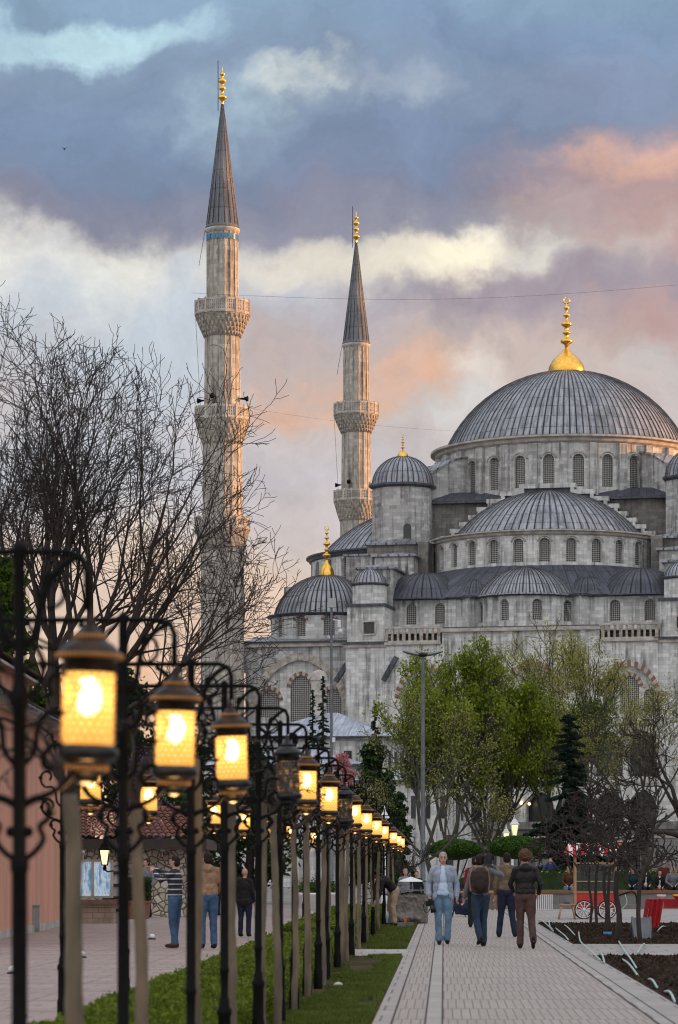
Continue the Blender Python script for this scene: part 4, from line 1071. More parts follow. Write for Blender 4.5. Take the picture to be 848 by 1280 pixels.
def leaves(pts,n,spread,size,rng,up=.3,ratio=.6):
    """n leaf blades scattered round the given points, as an (4n,3) array"""
    P=np.array([[q.x,q.y,q.z] for q in pts])
    wt=np.array([max(.06,.5+1.9*mnoise.noise(q*.62)) for q in pts]); wt/=wt.sum()    # foliage gathers in clumps
    c=P[rng.choice(len(P),n,p=wt)]+rng.normal(0,spread,(n,3))
    a=rng.normal(0,1,(n,3)); a[:,2]+=up; a/=np.linalg.norm(a,axis=1)[:,None]
    b=np.cross(a,rng.normal(0,1,(n,3))); b/=np.linalg.norm(b,axis=1)[:,None]
    s=(size*rng.uniform(.6,1.3,n))[:,None]
    V=np.stack([c-a*s,c+b*s*ratio,c+a*s,c-b*s*ratio],1).reshape(-1,3); return V

# ---- vine trunks between the posts, with dark twisted tops clinging to the ironwork
rng=random.Random(11)
TR=[(90,12.0),(175,14.4),(243,17.6),(291,20.6),(328,23.9),(346,25.6),(368,28.7),(384,31.4),(404,35.4),(411,37.5),(427,42.2),(434,44.6),(441,47.4),(449,51),(458,56),(466,61),(473,66),(480,72),(486,78),(491,84)]
MINR[0]=.004
for i,(px,d) in enumerate(TR):
    c=at(px,d); t=thing('vine_trunk','','tree',(c.x,c.y,0),rng.uniform(0,6),'bare vine trunks trained up between the lantern frames')
    k=random.Random(i*7+1); H=1.92+k.uniform(-.1,.2) if d>16 else 1.75
    x=y=0; P=[(0,0,-.05)]
    sw=k.uniform(-.025,.025),k.uniform(-.02,.02)
    for j in range(1,9):
        P.append((sw[0]*math.sin(j*.45+i)+k.gauss(0,.005),sw[1]*math.sin(j*.5)+k.gauss(0,.005),H*j/8))
    mb=MB(); r0=.034+k.uniform(-.005,.006)
    mb.tube(spl(P,4),[r0*(1.15-.3*j/32)*(1+.06*math.sin(j*1.7+i)) for j in range(33)],10); mb.build('trunk',M['bark_pale'],t)
    out=[]
    for q in range(4):
        a=k.uniform(0,2*PI); dv=Vector((math.cos(a)*.6,math.sin(a)*.6,.9)).normalized()
        grow(k,Vector(P[-1]),dv,.36,.018,0,[(6,.30,.09,4,(30,80),.58),(5,.34,.03,3,(30,80),.55),(4,.36,.0,0,(0,0),0)],out)
    tubes(out).build('twigs',M['bark'],t)
    t['label']=['thick pale trunk, nearest of the row, below the largest lantern','bowed pale trunk between the first two lantern posts'][i] if i<2 else '%s pale vine trunk counted from the photographer, standing among the lantern posts'%['','','third','fourth','fifth','sixth','seventh','eighth','ninth','tenth','eleventh','twelfth','thirteenth','fourteenth','fifteenth','sixteenth','seventeenth','eighteenth','nineteenth','twentieth and last'][i]

# ---- hedge between the two rows of posts, grass verge
nr=np.random.default_rng(5)
def hedge(name,label,cat,lat0,lat1,d0,d1,h,n,size,m,core=(.02,.045,.008),z0=0,loc=None):
    t=thing(name,label,cat,tuple(W((lat0+lat1)/2,d0)))
    o=Vector(t.location)
    mb=MB(); ns=max(2,int((d1-d0)/.8))
    def ins(v): return v
    for i in range(ns):
        a=d0+(d1-d0)*i/ns; b=d0+(d1-d0)*(i+1)/ns
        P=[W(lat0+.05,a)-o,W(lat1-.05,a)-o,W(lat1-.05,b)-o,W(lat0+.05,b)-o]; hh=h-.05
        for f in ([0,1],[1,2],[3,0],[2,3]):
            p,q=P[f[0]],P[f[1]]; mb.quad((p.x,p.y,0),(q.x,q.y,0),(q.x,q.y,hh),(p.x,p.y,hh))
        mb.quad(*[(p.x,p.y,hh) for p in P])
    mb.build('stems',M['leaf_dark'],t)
    u=nr.uniform(0,1,n); dd=d0+(d1-d0)*nr.uniform(0,1,n)**(1.6 if d1-d0>10 else 1)
    per=(lat1-lat0)+2*h; q=nr.uniform(0,per,n)
    lat=np.where(q<h,lat0,np.where(q<h+lat1-lat0,lat0+q-h,lat1)); z=np.where(q<h,q,np.where(q<h+lat1-lat0,h,per-q))
    zz=h*(.93+.12*np.sin(dd*2.1+lat*3)*np.sin(dd*.7))
    z=np.minimum(z,zz)
    pts=np.stack([lat+PS*dd-o.x,dd-o.y,z],1)+nr.normal(0,.022*max(1,size/.03),(n,3)); pts[:,2]=np.abs(pts[:,2])
    a=nr.normal(0,1,(n,3)); a[:,2]+=.8; a/=np.linalg.norm(a,axis=1)[:,None]; b=np.cross(a,nr.normal(0,1,(n,3))); b/=np.linalg.norm(b,axis=1)[:,None]
    s=(size*nr.uniform(.6,1.3,n)*(1+.5*(dd-d0)/max(1,d1-d0)))[:,None]
    V=np.stack([pts-a*s,pts+b*s*.55,pts+a*s,pts-b*s*.55],1).reshape(-1,3)
    npmesh('leaves',V,None,m,t); return t
hedge('hedge','low bright green hedge under the row of lantern frames','hedge',-2.88,-1.68,16,50,.33,90000,.020,M['leaf_hedge'])
hedge('hedge','low green hedge continuing beyond the little paved crossing','hedge',-2.88,-1.68,52,80,.42,26000,.035,M['leaf_hedge'])
def grass(lat0,lat1,d0,d1,n,h,name='grass'):
    dd=d0+(d1-d0)*nr.uniform(0,1,n)**1.5; lat=nr.uniform(lat0,lat1,n)
    keep=np.array([mnoise.noise(Vector((a*1.1,b*.35,2)))+mnoise.noise(Vector((a*3,b*1.3,7)))*.5 for a,b in zip(lat,dd)])*2.2+.55>nr.uniform(0,1,n)**1.5
    dd=dd[keep]; lat=lat[keep]; n=len(dd)
    b0=np.stack([lat+PS*dd,dd,np.full(n,.0)],1); ang=nr.uniform(0,2*PI,n); w_=.006*(1+dd/40)
    dx=np.stack([np.cos(ang)*w_,np.sin(ang)*w_,np.zeros(n)],1); tip=b0+nr.normal(0,.02,(n,3)); tip[:,2]=h*nr.uniform(.4,1.3,n)
    V=np.stack([b0-dx,b0+dx,tip],1).reshape(-1,3); o=npmesh(name,V,None,M['grass'],tri=True); tag(o,kind='stuff',label='patchy green grass on the verge between hedge and promenade',cat='grass')
grass(-1.85,-.69,22,47.2,150000,.05); grass(-1.85,-.69,51.4,77,40000,.06)
# ================================================================== trees
def tree(name,label,loc,spec,L,r,dirs,bark,seed,leaf=None,nleaf=0,lsize=.1,lspread=.2,group=None,sides=(7,6,4,3,3,3),cat='tree',z0=0,minr=.012,trunk=None,up=.3,lev1=2):
    rng=random.Random(seed); MINR[0]=minr; t=thing(name,label,cat,loc,0,group); out=[];tips=[]
    if trunk:
        P,tr=trunk; mb=MB(); mb.tube(spl(P,5),[tr[0]+(tr[1]-tr[0])*i/(5*(len(P)-1)) for i in range(5*(len(P)-1)+1)],10); mb.build('trunk',bark,t)
    for (p,d,l,rr) in dirs: grow(rng,Vector(p),Vector(d).normalized(),L*l,r*rr,0,spec,out,tips)
    tubes(out,sides).build('branches',bark,t)
    if leaf: npmesh('crown',leaves(tips,nleaf,lspread,lsize,np.random.default_rng(seed),up=up),None,leaf,t)
    return t
# ---- the big bare tree on the left
sp=[(11,.06,.04,7,(16,42),.56),(8,.09,.05,6,(20,48),.62),(6,.13,.04,4,(25,55),.60),(5,.17,.03,3,(25,60),.62),(4,.20,.02,0,(0,0),0)]
D=92.
def fan(seed,n,cx,amin,amax,z,lens=(0.8,1.1),rr=(0.6,1)):
    k=random.Random(seed); o=[]
    for i in range(n):
        a=R(amin+(amax-amin)*(i+.5)/n+k.uniform(-4,4)); o.append(((k.uniform(-.3,.3)+(i/n-.5)*1.0,k.uniform(-.4,.4),z+k.uniform(-.5,.8)),(math.sin(a),k.uniform(-.35,.35),math.cos(a)),k.uniform(*lens),k.uniform(*rr)))
    return o
c=at(88,D)
tree('bare_tree','tall leafless tree spreading in front of the near minaret',(c.x,c.y,0),sp,7.1,.17,fan(3,6,0,-24,17,5.8,(.95,1.12))+[((.4,.2,5.6),(.50,.1,.80),.85,.8),((.4,-.2,5.4),(.74,-.1,.62),.80,.75),((.2,-.2,5.0),(.88,.2,.42),.78,.6),((.3,.1,6.6),(.28,-.3,.9),.85,.6)],M['bark'],21,trunk=([(0,0,-.1),(.05,0,2.2),(-.05,.1,4.4),(0,0,6.3)],(.36,.27)),minr=.0095)
c=at(12,D+5)
tree('bare_tree','leafless tree at the left picture edge behind the lantern frames',(c.x,c.y,0),sp,7.4,.17,fan(8,6,0,-28,20,6.0,(.9,1.2)),M['bark'],33,trunk=([(0,0,-.1),(.05,0,2.2),(.05,.1,4.4),(0,0,6.6)],(.34,.27)),minr=.0095)
# ---- evergreen growth behind the salmon house
def bushy(name,label,px,dep,py_top,wpx,seed,leaf,n,size,group=None,cat='tree',bark='bark',z0=.25,lean=0,round_=1.):
    c=at(px,dep); k=F/dep; H=EYE+(1086-py_top)/k; w=wpx/k/2; rng=random.Random(seed); g=np.random.default_rng(seed)
    t=thing(name,label,cat,(c.x,c.y,0),0,group)
    out=[];tips=[]; MINR[0]=.012
    mb=MB(); mb.tube([(0,0,-.1),(.05*w,0,H*.3),(lean*w*.3,0,H*.62)],[w*.10+.04,w*.07+.03,.03],8); mb.build('trunk',M[bark],t)
    cl=[]
    for i in range(130):
        a=rng.uniform(0,2*PI); zz=rng.uniform(z0,1); rr=w*math.sin(PI*min(1,(zz-z0)/(1-z0)*.8+.2))**.6*rng.uniform(.25,.95)
        q=Vector((math.cos(a)*rr+lean*w*.3,math.sin(a)*rr,H*zz*.97)); cl.append((q,rng.uniform(.08,.24)*w))
        if i%2==0: mb=None; out.append(([Vector((0,0,H*zz*.55)),Vector((q.x*.4,q.y*.4,H*zz*.72)),q],[.04,.025,.012],3))
    tubes(out).build('limbs',M[bark],t)
    P=[]
    for q,r in cl:
        m=n//len(cl); P.append(np.array(q)+g.normal(0,.55*r,(m,3))*np.array([1,1,.9]))
    P=np.concatenate(P); m=len(P); a=g.normal(0,1,(m,3)); a[:,2]+=.3; a/=np.linalg.norm(a,axis=1)[:,None]; b=np.cross(a,g.normal(0,1,(m,3))); b/=np.linalg.norm(b,axis=1)[:,None]
    s=(size*g.uniform(.6,1.4,m))[:,None]
    npmesh('crown',np.stack([P-a*s,P+b*s*.6,P+a*s,P-b*s*.6],1).reshape(-1,3),None,leaf,t); return t
bushy('evergreen_tree','green leafy tree rising behind the salmon house at the left edge',2,84,690,110,3,M['leaf_mid'],16000,.10)
bushy('evergreen_tree','dark leafy tree behind the second lantern and above the tiled roof',150,98,835,150,4,M['leaf_dark'],16000,.10,z0=.12)
bushy('evergreen_tree','dark leafy tree behind the third lantern beside the minaret foot',225,104,905,110,5,M['leaf_dark'],12000,.10,z0=.12)
bushy('evergreen_tree','dark leafy tree behind the unlit lantern left of the small lead roofs',310,120,930,120,6,M['leaf_dark'],12000,.12,z0=.12)
bushy('evergreen_tree','dark leafy tree in the gap between the first and second lanterns',60,96,860,130,16,M['leaf_dark'],12000,.10,z0=.12)
bushy('judas_tree','mauve blossoming tree over the end of the tiled roof',178,92,930,70,7,M['judas'],9000,.05,z0=.35)
bushy('blossom_tree','small pink blossoming tree beside the dark evergreen',428,180,938,44,8,M['blossom'],5000,.10,z0=.4)
bushy('evergreen_tree','dark evergreen tree with ragged top right of the last unlit lantern',470,140,925,70,9,M['leaf_dark'],16000,.11,z0=.10,lean=-.2)
bushy('evergreen_tree','low dark evergreen beside the small white street lantern',497,150,990,50,10,M['leaf_dark'],8000,.11,z0=.10)
# ---- leafing trees in front of the mosque
spw=[(10,.05,.03,9,(12,34),.58),(8,.08,.08,7,(15,38),.58),(6,.10,.08,5,(15,40),.60),(5,.12,.06,0,(0,0),0)]
spb=[(10,.06,.03,7,(14,36),.56),(8,.09,.06,5,(15,40),.58),(6,.11,.05,4,(15,40),.60),(5,.12,.04,0,(0,0),0)]
spb2=[(9,.08,.03,6,(20,50),.58),(8,.11,.04,5,(22,50),.60),(6,.14,.04,4,(22,50),.60),(5,.16,.03,2,(22,50),.6),(4,.2,.02,0,(0,0),0)]
c=at(612,172)
tree('leafing_tree','large bright green spring tree in front of the gallery, widest of all',(c.x,c.y,0),spw,6.5,.15,fan(5,12,0,-34,34,2.4,(.85,1.1),(.4,.8)),M['bark_green'],41,M['leaf_spring'],76000,.095,.22,trunk=([(0,0,-.1),(.05,0,1.2),(0,0,2.6)],(.42,.4)),up=1.2,minr=.02)
c=at(560,168)
tree('leafing_tree','bright green spring tree just right of the double-headed street light',(c.x,c.y,0),spw,5.6,.12,fan(15,6,0,-24,24,3.0,(.85,1.1),(.5,.9)),M['bark_green'],46,M['leaf_spring'],22000,.095,.22,trunk=([(0,0,-.1),(.05,0,1.6),(0,0,3.4)],(.32,.26)),up=1.2,minr=.02)
c=at(690,176)
tree('leafing_tree','darker olive green tree with a thick double trunk left of the fir',(c.x,c.y,0),spw,5.4,.18,fan(6,7,0,-22,22,3.6,(.8,1.05),(.5,.9)),M['bark_green'],42,M['leaf_mid'],20000,.095,.27,trunk=([(0,0,-.1),(.2,0,1.8),(.1,0,4.0)],(.42,.34)),up=1,minr=.02)
c=at(722,186)
tree('budding_tree','tall thin yellow-green budding tree rising behind the fir to the balustrade',(c.x,c.y,0),spb,7.6,.13,fan(7,4,0,-18,18,3.6,(1,1.15),(.6,.9)),M['bark_green'],43,M['leaf_bud'],14000,.075,.34,trunk=([(0,0,-.1),(.1,0,1.8),(0,0,4.0)],(.3,.22)),minr=.02)
c=at(806,168)
tree('budding_tree','nearly bare spreading tree with faint buds before the dark arcade',(c.x,c.y,0),spb2,5.6,.15,fan(9,6,0,-46,42,3.7,(.8,1.05),(.5,.9)),M['bark_green'],44,M['leaf_bud'],9000,.06,.32,trunk=([(0,0,-.1),(.1,0,2),(-.1,0,4.2)],(.34,.26)),minr=.016)
c=at(536,122)
tree('budding_tree','thin budding tree with a leaning forked trunk behind the street light pole',(c.x,c.y,0),[(9,.09,.05,6,(20,50),.62),(7,.12,.05,5,(22,50),.6),(6,.14,.04,4,(22,50),.6),(5,.16,.03,0,(0,0),0)],4.2,.09,[((-.1,0,2.1),(-.25,.1,.95),1,1),((-.1,0,2.2),(.35,-.1,.9),1,.9),((0,0,1.8),(.7,.1,.6),.8,.7),((-.1,0,1.9),(-.75,0,.65),.8,.7)],M['bark_green'],45,M['leaf_bud'],3800,.05,.16,trunk=([(.25,0,-.1),(.15,0,.9),(-.15,0,2.2)],(.13,.10)),minr=.012)
# ---- fir
def fir(label,px,dep,py_top,wpx,seed,n=7000,size=.1,base=.1,name='fir_tree',nbr=90,flare=0):
    c=at(px,dep); k=F/dep; H=EYE+(1086-py_top)/k; w=wpx/k/2; rng=random.Random(seed); g=np.random.default_rng(seed)
    t=thing(name,label,'tree',(c.x,c.y,0)); mb=MB(); mb.tube([(0,0,-.1),(0,0,H*.5),(0,0,H)],[.014*H,.009*H,.01],8); mb.build('trunk',M['bark'],t)
    out=[];P=[];Dv=[]
    nb=int(nbr)
    for i in range(nb):
        f=(i+rng.random())/nb; z=H*(base+(1-base)*f); L=w*((1-f)**1.15 if not flare else .20+.9*max(0,1-f*1.35)**1.3 if f<.9 else .1)*rng.uniform(.5,1.2)+.08; a=rng.uniform(0,2*PI)
        p0=Vector((0,0,z)); pts=[p0]
        for j in range(1,6):
            q=j/5; pts.append(Vector((math.cos(a)*L*q,math.sin(a)*L*q,z-L*.32*q+L*.14*q*q)))
        out.append((pts,[.03*(1-j/7)+.008 for j in range(6)],3))
        m=int(n/nb*(.4+1.6*(1-f)))
        for _ in range(m):
            q=rng.uniform(.12,1); j=min(4,int(q*5)); b=pts[j].lerp(pts[j+1],q*5-j); side=rng.uniform(-1,1)*L*.30*(1.15-q)
            P.append((b.x-math.sin(a)*side,b.y+math.cos(a)*side,b.z-abs(rng.gauss(0,.05))*L*.5)); Dv.append((math.cos(a)*.6-math.sin(a)*side,math.sin(a)*.6+math.cos(a)*side,-.25))
    tubes(out).build('limbs',M['bark'],t)
    P=np.array(P); a=np.array(Dv)+g.normal(0,.25,(len(P),3)); a/=np.linalg.norm(a,axis=1)[:,None]; b=np.cross(a,g.normal(0,1,(len(P),3))); b/=np.linalg.norm(b,axis=1)[:,None]
    s=(size*g.uniform(.7,1.5,len(P)))[:,None]
    npmesh('crown',np.stack([P-a*s,P+b*s*.35,P+a*s,P-b*s*.35],1).reshape(-1,3),None,M['leaf_fir'],t); return t
fir('dark spreading fir in front of the arcade, behind the red cart',712,135,893,180,3,44000,.12,.10,flare=1,nbr=120)
fir('slim dark fir spire beside the camera pole, behind the chimney',404,232,846,84,5,22000,.11,.05,nbr=170)
fir('second slim fir spire, just left of the first, in front of the blind arch window',391,236,862,60,15,15000,.11,.05,nbr=150)
fir('small fir tip rising over the end of the upper lead roof',469,205,880,80,6,18000,.10,.05,nbr=150)
# ---- clipped umbrella shrubs
def topiary(px,dep,py0,py1,wpx,label,seed):
    c=at(px,dep); k=F/dep; zt=EYE+(1086-py0)/k; zb=EYE+(1086-py1)/k; w=wpx/k/2; g=np.random.default_rng(seed); t=thing('topiary_shrub',label,'shrub',(c.x,c.y,0),0,'clipped umbrella shrubs before the precinct wall')
    rng=random.Random(seed); mb=MB()
    for i in range(5):
        a=i*1.26; mb.tube([(math.cos(a)*.12,math.sin(a)*.12,-.05),(math.cos(a)*.2,math.sin(a)*.2,zb*.5),(math.cos(a)*w*.5,math.sin(a)*w*.5,zb+.15)],[.05,.04,.03],6)
    mb.build('stem',M['bark'],t)
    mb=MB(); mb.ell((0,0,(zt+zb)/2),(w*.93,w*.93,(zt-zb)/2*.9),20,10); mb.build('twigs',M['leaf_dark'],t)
    n=14000; d=g.normal(0,1,(n,3)); d/=np.linalg.norm(d,axis=1)[:,None]; rr=g.normal(1,.035,n)[:,None]; bumpy=np.array([1+.05*mnoise.noise(Vector(q*3)) for q in d])[:,None]
    P=d*rr*bumpy*np.array([w,w,(zt-zb)/2])*np.array([1,1,1.0]); P[:,2]=np.where(P[:,2]<0,P[:,2]*.75,P[:,2]); P[:,2]+=(zt+zb)/2
    a=g.normal(0,1,(n,3)); a/=np.linalg.norm(a,axis=1)[:,None]; b=np.cross(a,g.normal(0,1,(n,3))); b/=np.linalg.norm(b,axis=1)[:,None]; s=(.05*g.uniform(.6,1.4,n))[:,None]
    npmesh('crown',np.stack([P-a*s,P+b*s*.5,P+a*s,P-b*s*.5],1).reshape(-1,3),None,M['leaf_topiary'],t)
topiary(569,130,1050,1077,64,'clipped flat-topped green shrub left of the white twin lantern',3)
topiary(645,128,1046,1076,66,'clipped flat-topped green shrub in front of the white twin lantern',4)
# ---- pruned little trees in the soil beds
spg=[(6,.22,.06,5,(25,60),.66),(5,.28,.05,4,(25,65),.62),(4,.30,.04,3,(25,60),.6),(3,.3,.03,0,(0,0),0)]
lab=['slender pruned tree, leftmost in the soil bed','slender pruned tree, second from left in the bed','crooked pruned tree in the middle of the clump','pruned tree with leaning stem, right of the clump middle','thick pruned tree at the right of the clump before the cart','lone pruned tree with wide gnarled crown beside the grey sandwich board']
for i,(px,py,rr,ln) in enumerate([(738,1157,.036,.85),(747,1160,.04,.9),(757,1168,.045,.95),(763,1164,.04,.9),(772,1176,.062,1.0),(801,1178,.05,1.15)]):
    c=ground_at(px,py); H=[1.5,1.55,1.5,1.5,1.4,1.25][i]
    tree('pruned_tree',lab[i],(c.x,c.y,0),spg,ln,rr*.85,fan(60+i,5,0,-55,55,H,(.6,1.0),(.6,.9)) if i<5 else [((0,0,H),(.5,.1,.5),1.1,1),((0,0,H),(-.6,0,.5),.9,.9),((0,0,H*.95),(.1,.3,.8),.7,.8)],M['bark'],70+i,group='pruned bare trees in the soil bed',trunk=([(0,0,-.05),(.04*(-1)**i,0,H*.35),(-.03,0,H*.7),(0,0,H)],(rr,rr*.8)),minr=.013)
c=at(858,62)
tree('gnarled_tree','gnarled dark bare tree reaching in from the right picture edge',(c.x,c.y,0),[(7,.2,.03,5,(25,60),.62),(5,.28,.05,4,(25,65),.6),(4,.3,.04,3,(25,60),.6),(3,.3,.03,0,(0,0),0)],2.0,.075,[((0,0,2.1),(-.75,0,.45),.85,.9),((0,0,2.2),(-.35,.1,.9),.9,.9),((0,0,2.2),(.4,0,.8),1,1),((0,0,2.4),(-.55,-.2,.75),.8,.7)],M['bark'],81,trunk=([(0,0,-.05),(.05,0,1.0),(0,0,2.3)],(.14,.11)),minr=.012)
k_=at(492,100)
tree('gnarled_shrub','low dark bare shrub left of the street light pole base',(at(508,112).x,112,0),spg,1.1,.05,fan(91,6,0,-60,60,.7,(.7,1.0),(.6,.9)),M['bark'],92,trunk=([(0,0,-.05),(0,0,.8)],(.07,.06)),minr=.012,cat='shrub')
# ---- box hedge across the plaza, with some yellow flowers in it
hedge('hedge','dark clipped hedge behind the seated people on the right','hedge',3.2,14,112,114.5,1.28,22000,.055,M['leaf_dark'])
fx=nr.uniform(8,16,420); fl=np.stack([fx+.5*np.sin(fx*5),nr.uniform(112,114.4,420),nr.uniform(1.20,1.36,420)],1); a=nr.normal(0,1,(420,3)); a/=np.linalg.norm(a,axis=1)[:,None]; b=np.cross(a,nr.normal(0,1,(420,3))); b/=np.linalg.norm(b,axis=1)[:,None]
o=npmesh('flowers',np.stack([fl-a*.035,fl+b*.035,fl+a*.035,fl-b*.035],1).reshape(-1,3),None,M['yellow_flower']); tag(o,'small yellow flowers along the top of the far hedge','flowers',kind='stuff')
# ================================================================== precinct wall and the low lead-roofed buildings
M['wall_grey']=stone('weathered_wall',(.27,.265,.25),(.17,.165,.16),(.09,.09,.085),bw=1.1,rh=.45,stain=.9)
pw=thing('precinct_wall','long weathered grey stone wall under the gallery, behind the clipped shrubs','wall',(23-.212*60+.0,291-.977*60,0),MROT)
mb=MB(); mb.bb(-26,34,0,1,0,4.6); 
for i in range(7):
    u=-22+i*8.0; mb.bb(u-.4,u+.4,-.15,.0,0,4.55)
mb.build('wall_body',M['wall_grey'],pw)
mb=MB(); mb.bb(-26.2,34.2,-.30,1.2,4.6,4.85); mb.bb(-26.1,34.1,-.2,1.1,4.85,5.2,taper=.0); mb.build('coping',M['wall_grey'],pw)
mb=MB(); mb.bb(-26,34,-.1,.0,3.9,4.05); mb.build('string_course',M['trim'],pw)
for i,u in enumerate((-12,-5.5,1.5,8.6,13.1,19.5)):
    w=empty('window'); w.parent=pw
    mb=MB(); mb.bb(u-1.0,u+1.0,-.04,.0,1.3,3.55); mb.build('opening',M['dark_glass'] if i in (3,4) else M['wall_grey'],w)
    mb=MB(); mb.bb(u-1.25,u-1.0,-.16,0,1.1,3.75); mb.bb(u+1.0,u+1.25,-.16,0,1.1,3.75); mb.bb(u-1.0,u+1.0,-.16,0,3.55,3.75); mb.bb(u-1.0,u+1.0,-.16,0,1.1,1.3); mb.build('surround',M['trim'],w)
    if i in (3,4):
        mb=MB()
        for q in range(1,6): mb.bb(u-1+q/3-.03,u-1+q/3+.03,-.10,-.06,1.3,3.55)
        for q in range(1,6): mb.bb(u-1,u+1,-.11,-.05,1.3+q*.38-.03,1.3+q*.38+.03)
        mb.build('iron_grille',M['iron'],w)
def lead_house(label,cx,Y,hw,dp,ze,za,pil=True):
    t=thing('lead_roofed_house',label,'building',(cx,Y,0),MROT)
    mb=MB(); mb.bb(-hw,hw,0,dp,0,ze-.15)
    for q in range(-3,4):
        if pil: mb.bb(q*hw/3.2-.22,q*hw/3.2+.22,-.12,0,0,ze-.5)
    for q in range(4): mb.bb(hw,hw+.12,1+q*dp/4-.22,1+q*dp/4+.22,0,ze-.5)
    mb.build('wall',M['stone_pale'],t)
    for q in range(3):
        w=MB(); w.bb(hw+.005,hw+.05,2.0+q*dp/4,2.9+q*dp/4,ze-3.0,ze-1.1); w.build('window',M['dark_glass'],t)
    for q in (-2,-1,0,1,2):
        w=MB(); w.bb(q*hw/3.2+.5,q*hw/3.2+1.15,-.05,-.005,ze-2.9,ze-1.2); w.build('window',M['dark_glass'],t)
    mb=MB(); mb.bb(-hw-.12,hw+.12,-.12,dp+.12,ze-.35,ze-.15); mb.build('cornice',M['trim'],t)
    mb=MB(); e=.55; P=[(-hw-e,-e,ze),(hw+e,-e,ze),(hw+e,dp+e,ze),(-hw-e,dp+e,ze)]; rl=max(0,hw-dp/2); T=[(-rl,dp/2,za),(rl,dp/2,za)]
    mb.add([P[0],P[1],T[1],T[0]],[[0,1,2,3]],[[(0,0),(2*hw/.8,0),((hw+rl)/.8,4),((hw-rl)/.8,4)]])
    mb.add([P[1],P[2],T[1]],[[0,1,2]],[[(0,0),(dp/.8,0),(dp/1.6,4)]]); mb.add([P[2],P[3],T[0],T[1]],[[0,1,2,3]],[[(0,0),(8,0),(8,4),(0,4)]]); mb.add([P[3],P[0],T[0]],[[0,1,2]],[[(0,0),(8,0),(4,4)]])
    for i in range(4): a,b=P[i],P[(i+1)%4]; mb.add([a,b,(b[0],b[1],ze-.14),(a[0],a[1],ze-.14)],[[3,2,1,0]],m=1)
    mb.add([(p[0],p[1],ze-.14) for p in P],[[3,2,1,0]],m=1)
    mb.build('roof',[M['lead_pale'],M['lead_dark']],t); return t
lh=lead_house('pale stone building with wide hipped lead roof before the blind arch wing',at(397,238).x,238,5.6,10,12.35,14.6)
mb=MB(); cxx=-1.0; mb.lathe([(.62,13.4),(.62,16.0),(.74,16.02),(.74,16.2),(.66,16.22),(.66,17.3),(.74,17.32),(.74,17.45)],12,(cxx,5.0,0),smooth=False); mb.lathe([(.72,17.45),(.66,17.8),(.45,18.1),(.02,18.25)],12,(cxx,5.0,0)); mb.build('chimney',M['trim'],lh)
lead_house('lower pale stone building with lead roof right of the budding tree',at(506,216).x,216,3.55,9,8.1,9.3)
lead_house('pale stone building end under the dark firs left of the camera pole',at(340,226).x,226,6.5,8,9.6,11.0)

# ================================================================== left side: salmon house, tiled kiosk, show case
M['salmon']=mat('salmon_render',(.62,.31,.21),(.44,.22,.155),1.1,.9,bmp=.15,stretch=(1,1,.25),detail=9,lo=.3,hi=.72)
def tiles(name):
    m,nt,b=nodes(name); uv=coord(nt,'UV')
    br=N(nt,'ShaderNodeTexBrick'); br.offset=0; nt.links.new(uv,br.inputs['Vector'])
    for k,v in (('Color1',(.38,.115,.06,1)),('Color2',(.22,.07,.045,1)),('Mortar',(.02,.012,.01,1)),('Scale',1),('Mortar Size',.02),('Brick Width',.2),('Row Height',.36)): br.inputs[k].default_value=v
    n=noise(nt,coord(nt),3,4); nt.links.new(mixc(nt,ramp(nt,n,[(.4,0),(.7,.6)]),br.outputs['Color'],(.09,.05,.04)),b.inputs['Base Color']); b.inputs['Roughness'].default_value=.8; return m
M['roof_tile']=tiles('clay_roof_tile')
def tile_roof(mb,p0,p1,p2,p3,pitch=.22):
    """pan tiles as real half-round ridges running up the slope; p0,p1 eave, p3,p2 ridge"""
    p0,p1,p2,p3=[Vector(p) for p in (p0,p1,p2,p3)]
    n=max(1,int((p1-p0).length/pitch)); rows=max(1,int((p3-p0).length/.38))
    nrm=(p1-p0).cross(p3-p0).normalized()
    if nrm.z<0: nrm=-nrm
    for i in range(n):
        for j in range(rows):
            vs=[];K=4
            for e in (0,1):
                v=(j+e*1.12)/rows
                for k in range(K+1):
                    u=(i+k/K)/n; a=p0.lerp(p1,u); b=p3.lerp(p2,u); q=a.lerp(b,min(v,1))+nrm*(.07*math.sin(PI*k/K)+(.035 if e==0 else 0)); vs.append(tuple(q))
            mb.add(vs,[[k,k+1,K+2+k,K+1+k] for k in range(K)],[[(i*.2,j*.36),(i*.2+.05,j*.36),(i*.2+.05,j*.36+.36),(i*.2,j*.36+.36)]]*K)
hs=thing('salmon_house','salmon pink rendered house at the left edge with tiled eaves','building',(-6.98,62,0))
mb=MB(); mb.bb(-9,0,-10,12.0,0,4.75); mb.bb(-9,-.9,-10,11.2,4.75,6.1); mb.build('wall',M['salmon'],hs)
mb=MB(); mb.bb(-9.1,.05,-10.0,12.05,0,.16); mb.build('plinth',M['trim'],hs)
mb=MB(); tile_roof(mb,(.38,12.4,4.9),(.38,-10,4.9),(-.95,-10,5.45),(-.95,11.3,5.45)); tile_roof(mb,(-9,12.4,4.9),(.38,12.4,4.9),(-.95,11.3,5.45),(-9,11.3,5.45)); tile_roof(mb,(-.55,11.6,6.2),(-.55,-10,6.2),(-3.4,-10,7.3),(-3.4,9,7.3)); tile_roof(mb,(-9,11.6,6.2),(-.55,11.6,6.2),(-3.4,9,7.3),(-9,9,7.3)); mb.build('roof',M['roof_tile'],hs)
mb=MB(); mb.bb(-9,.30,-10,12.3,4.76,4.86); mb.bb(-9,-.62,-10,11.5,6.1,6.17); mb.build('eaves_board',M['trim'],hs)
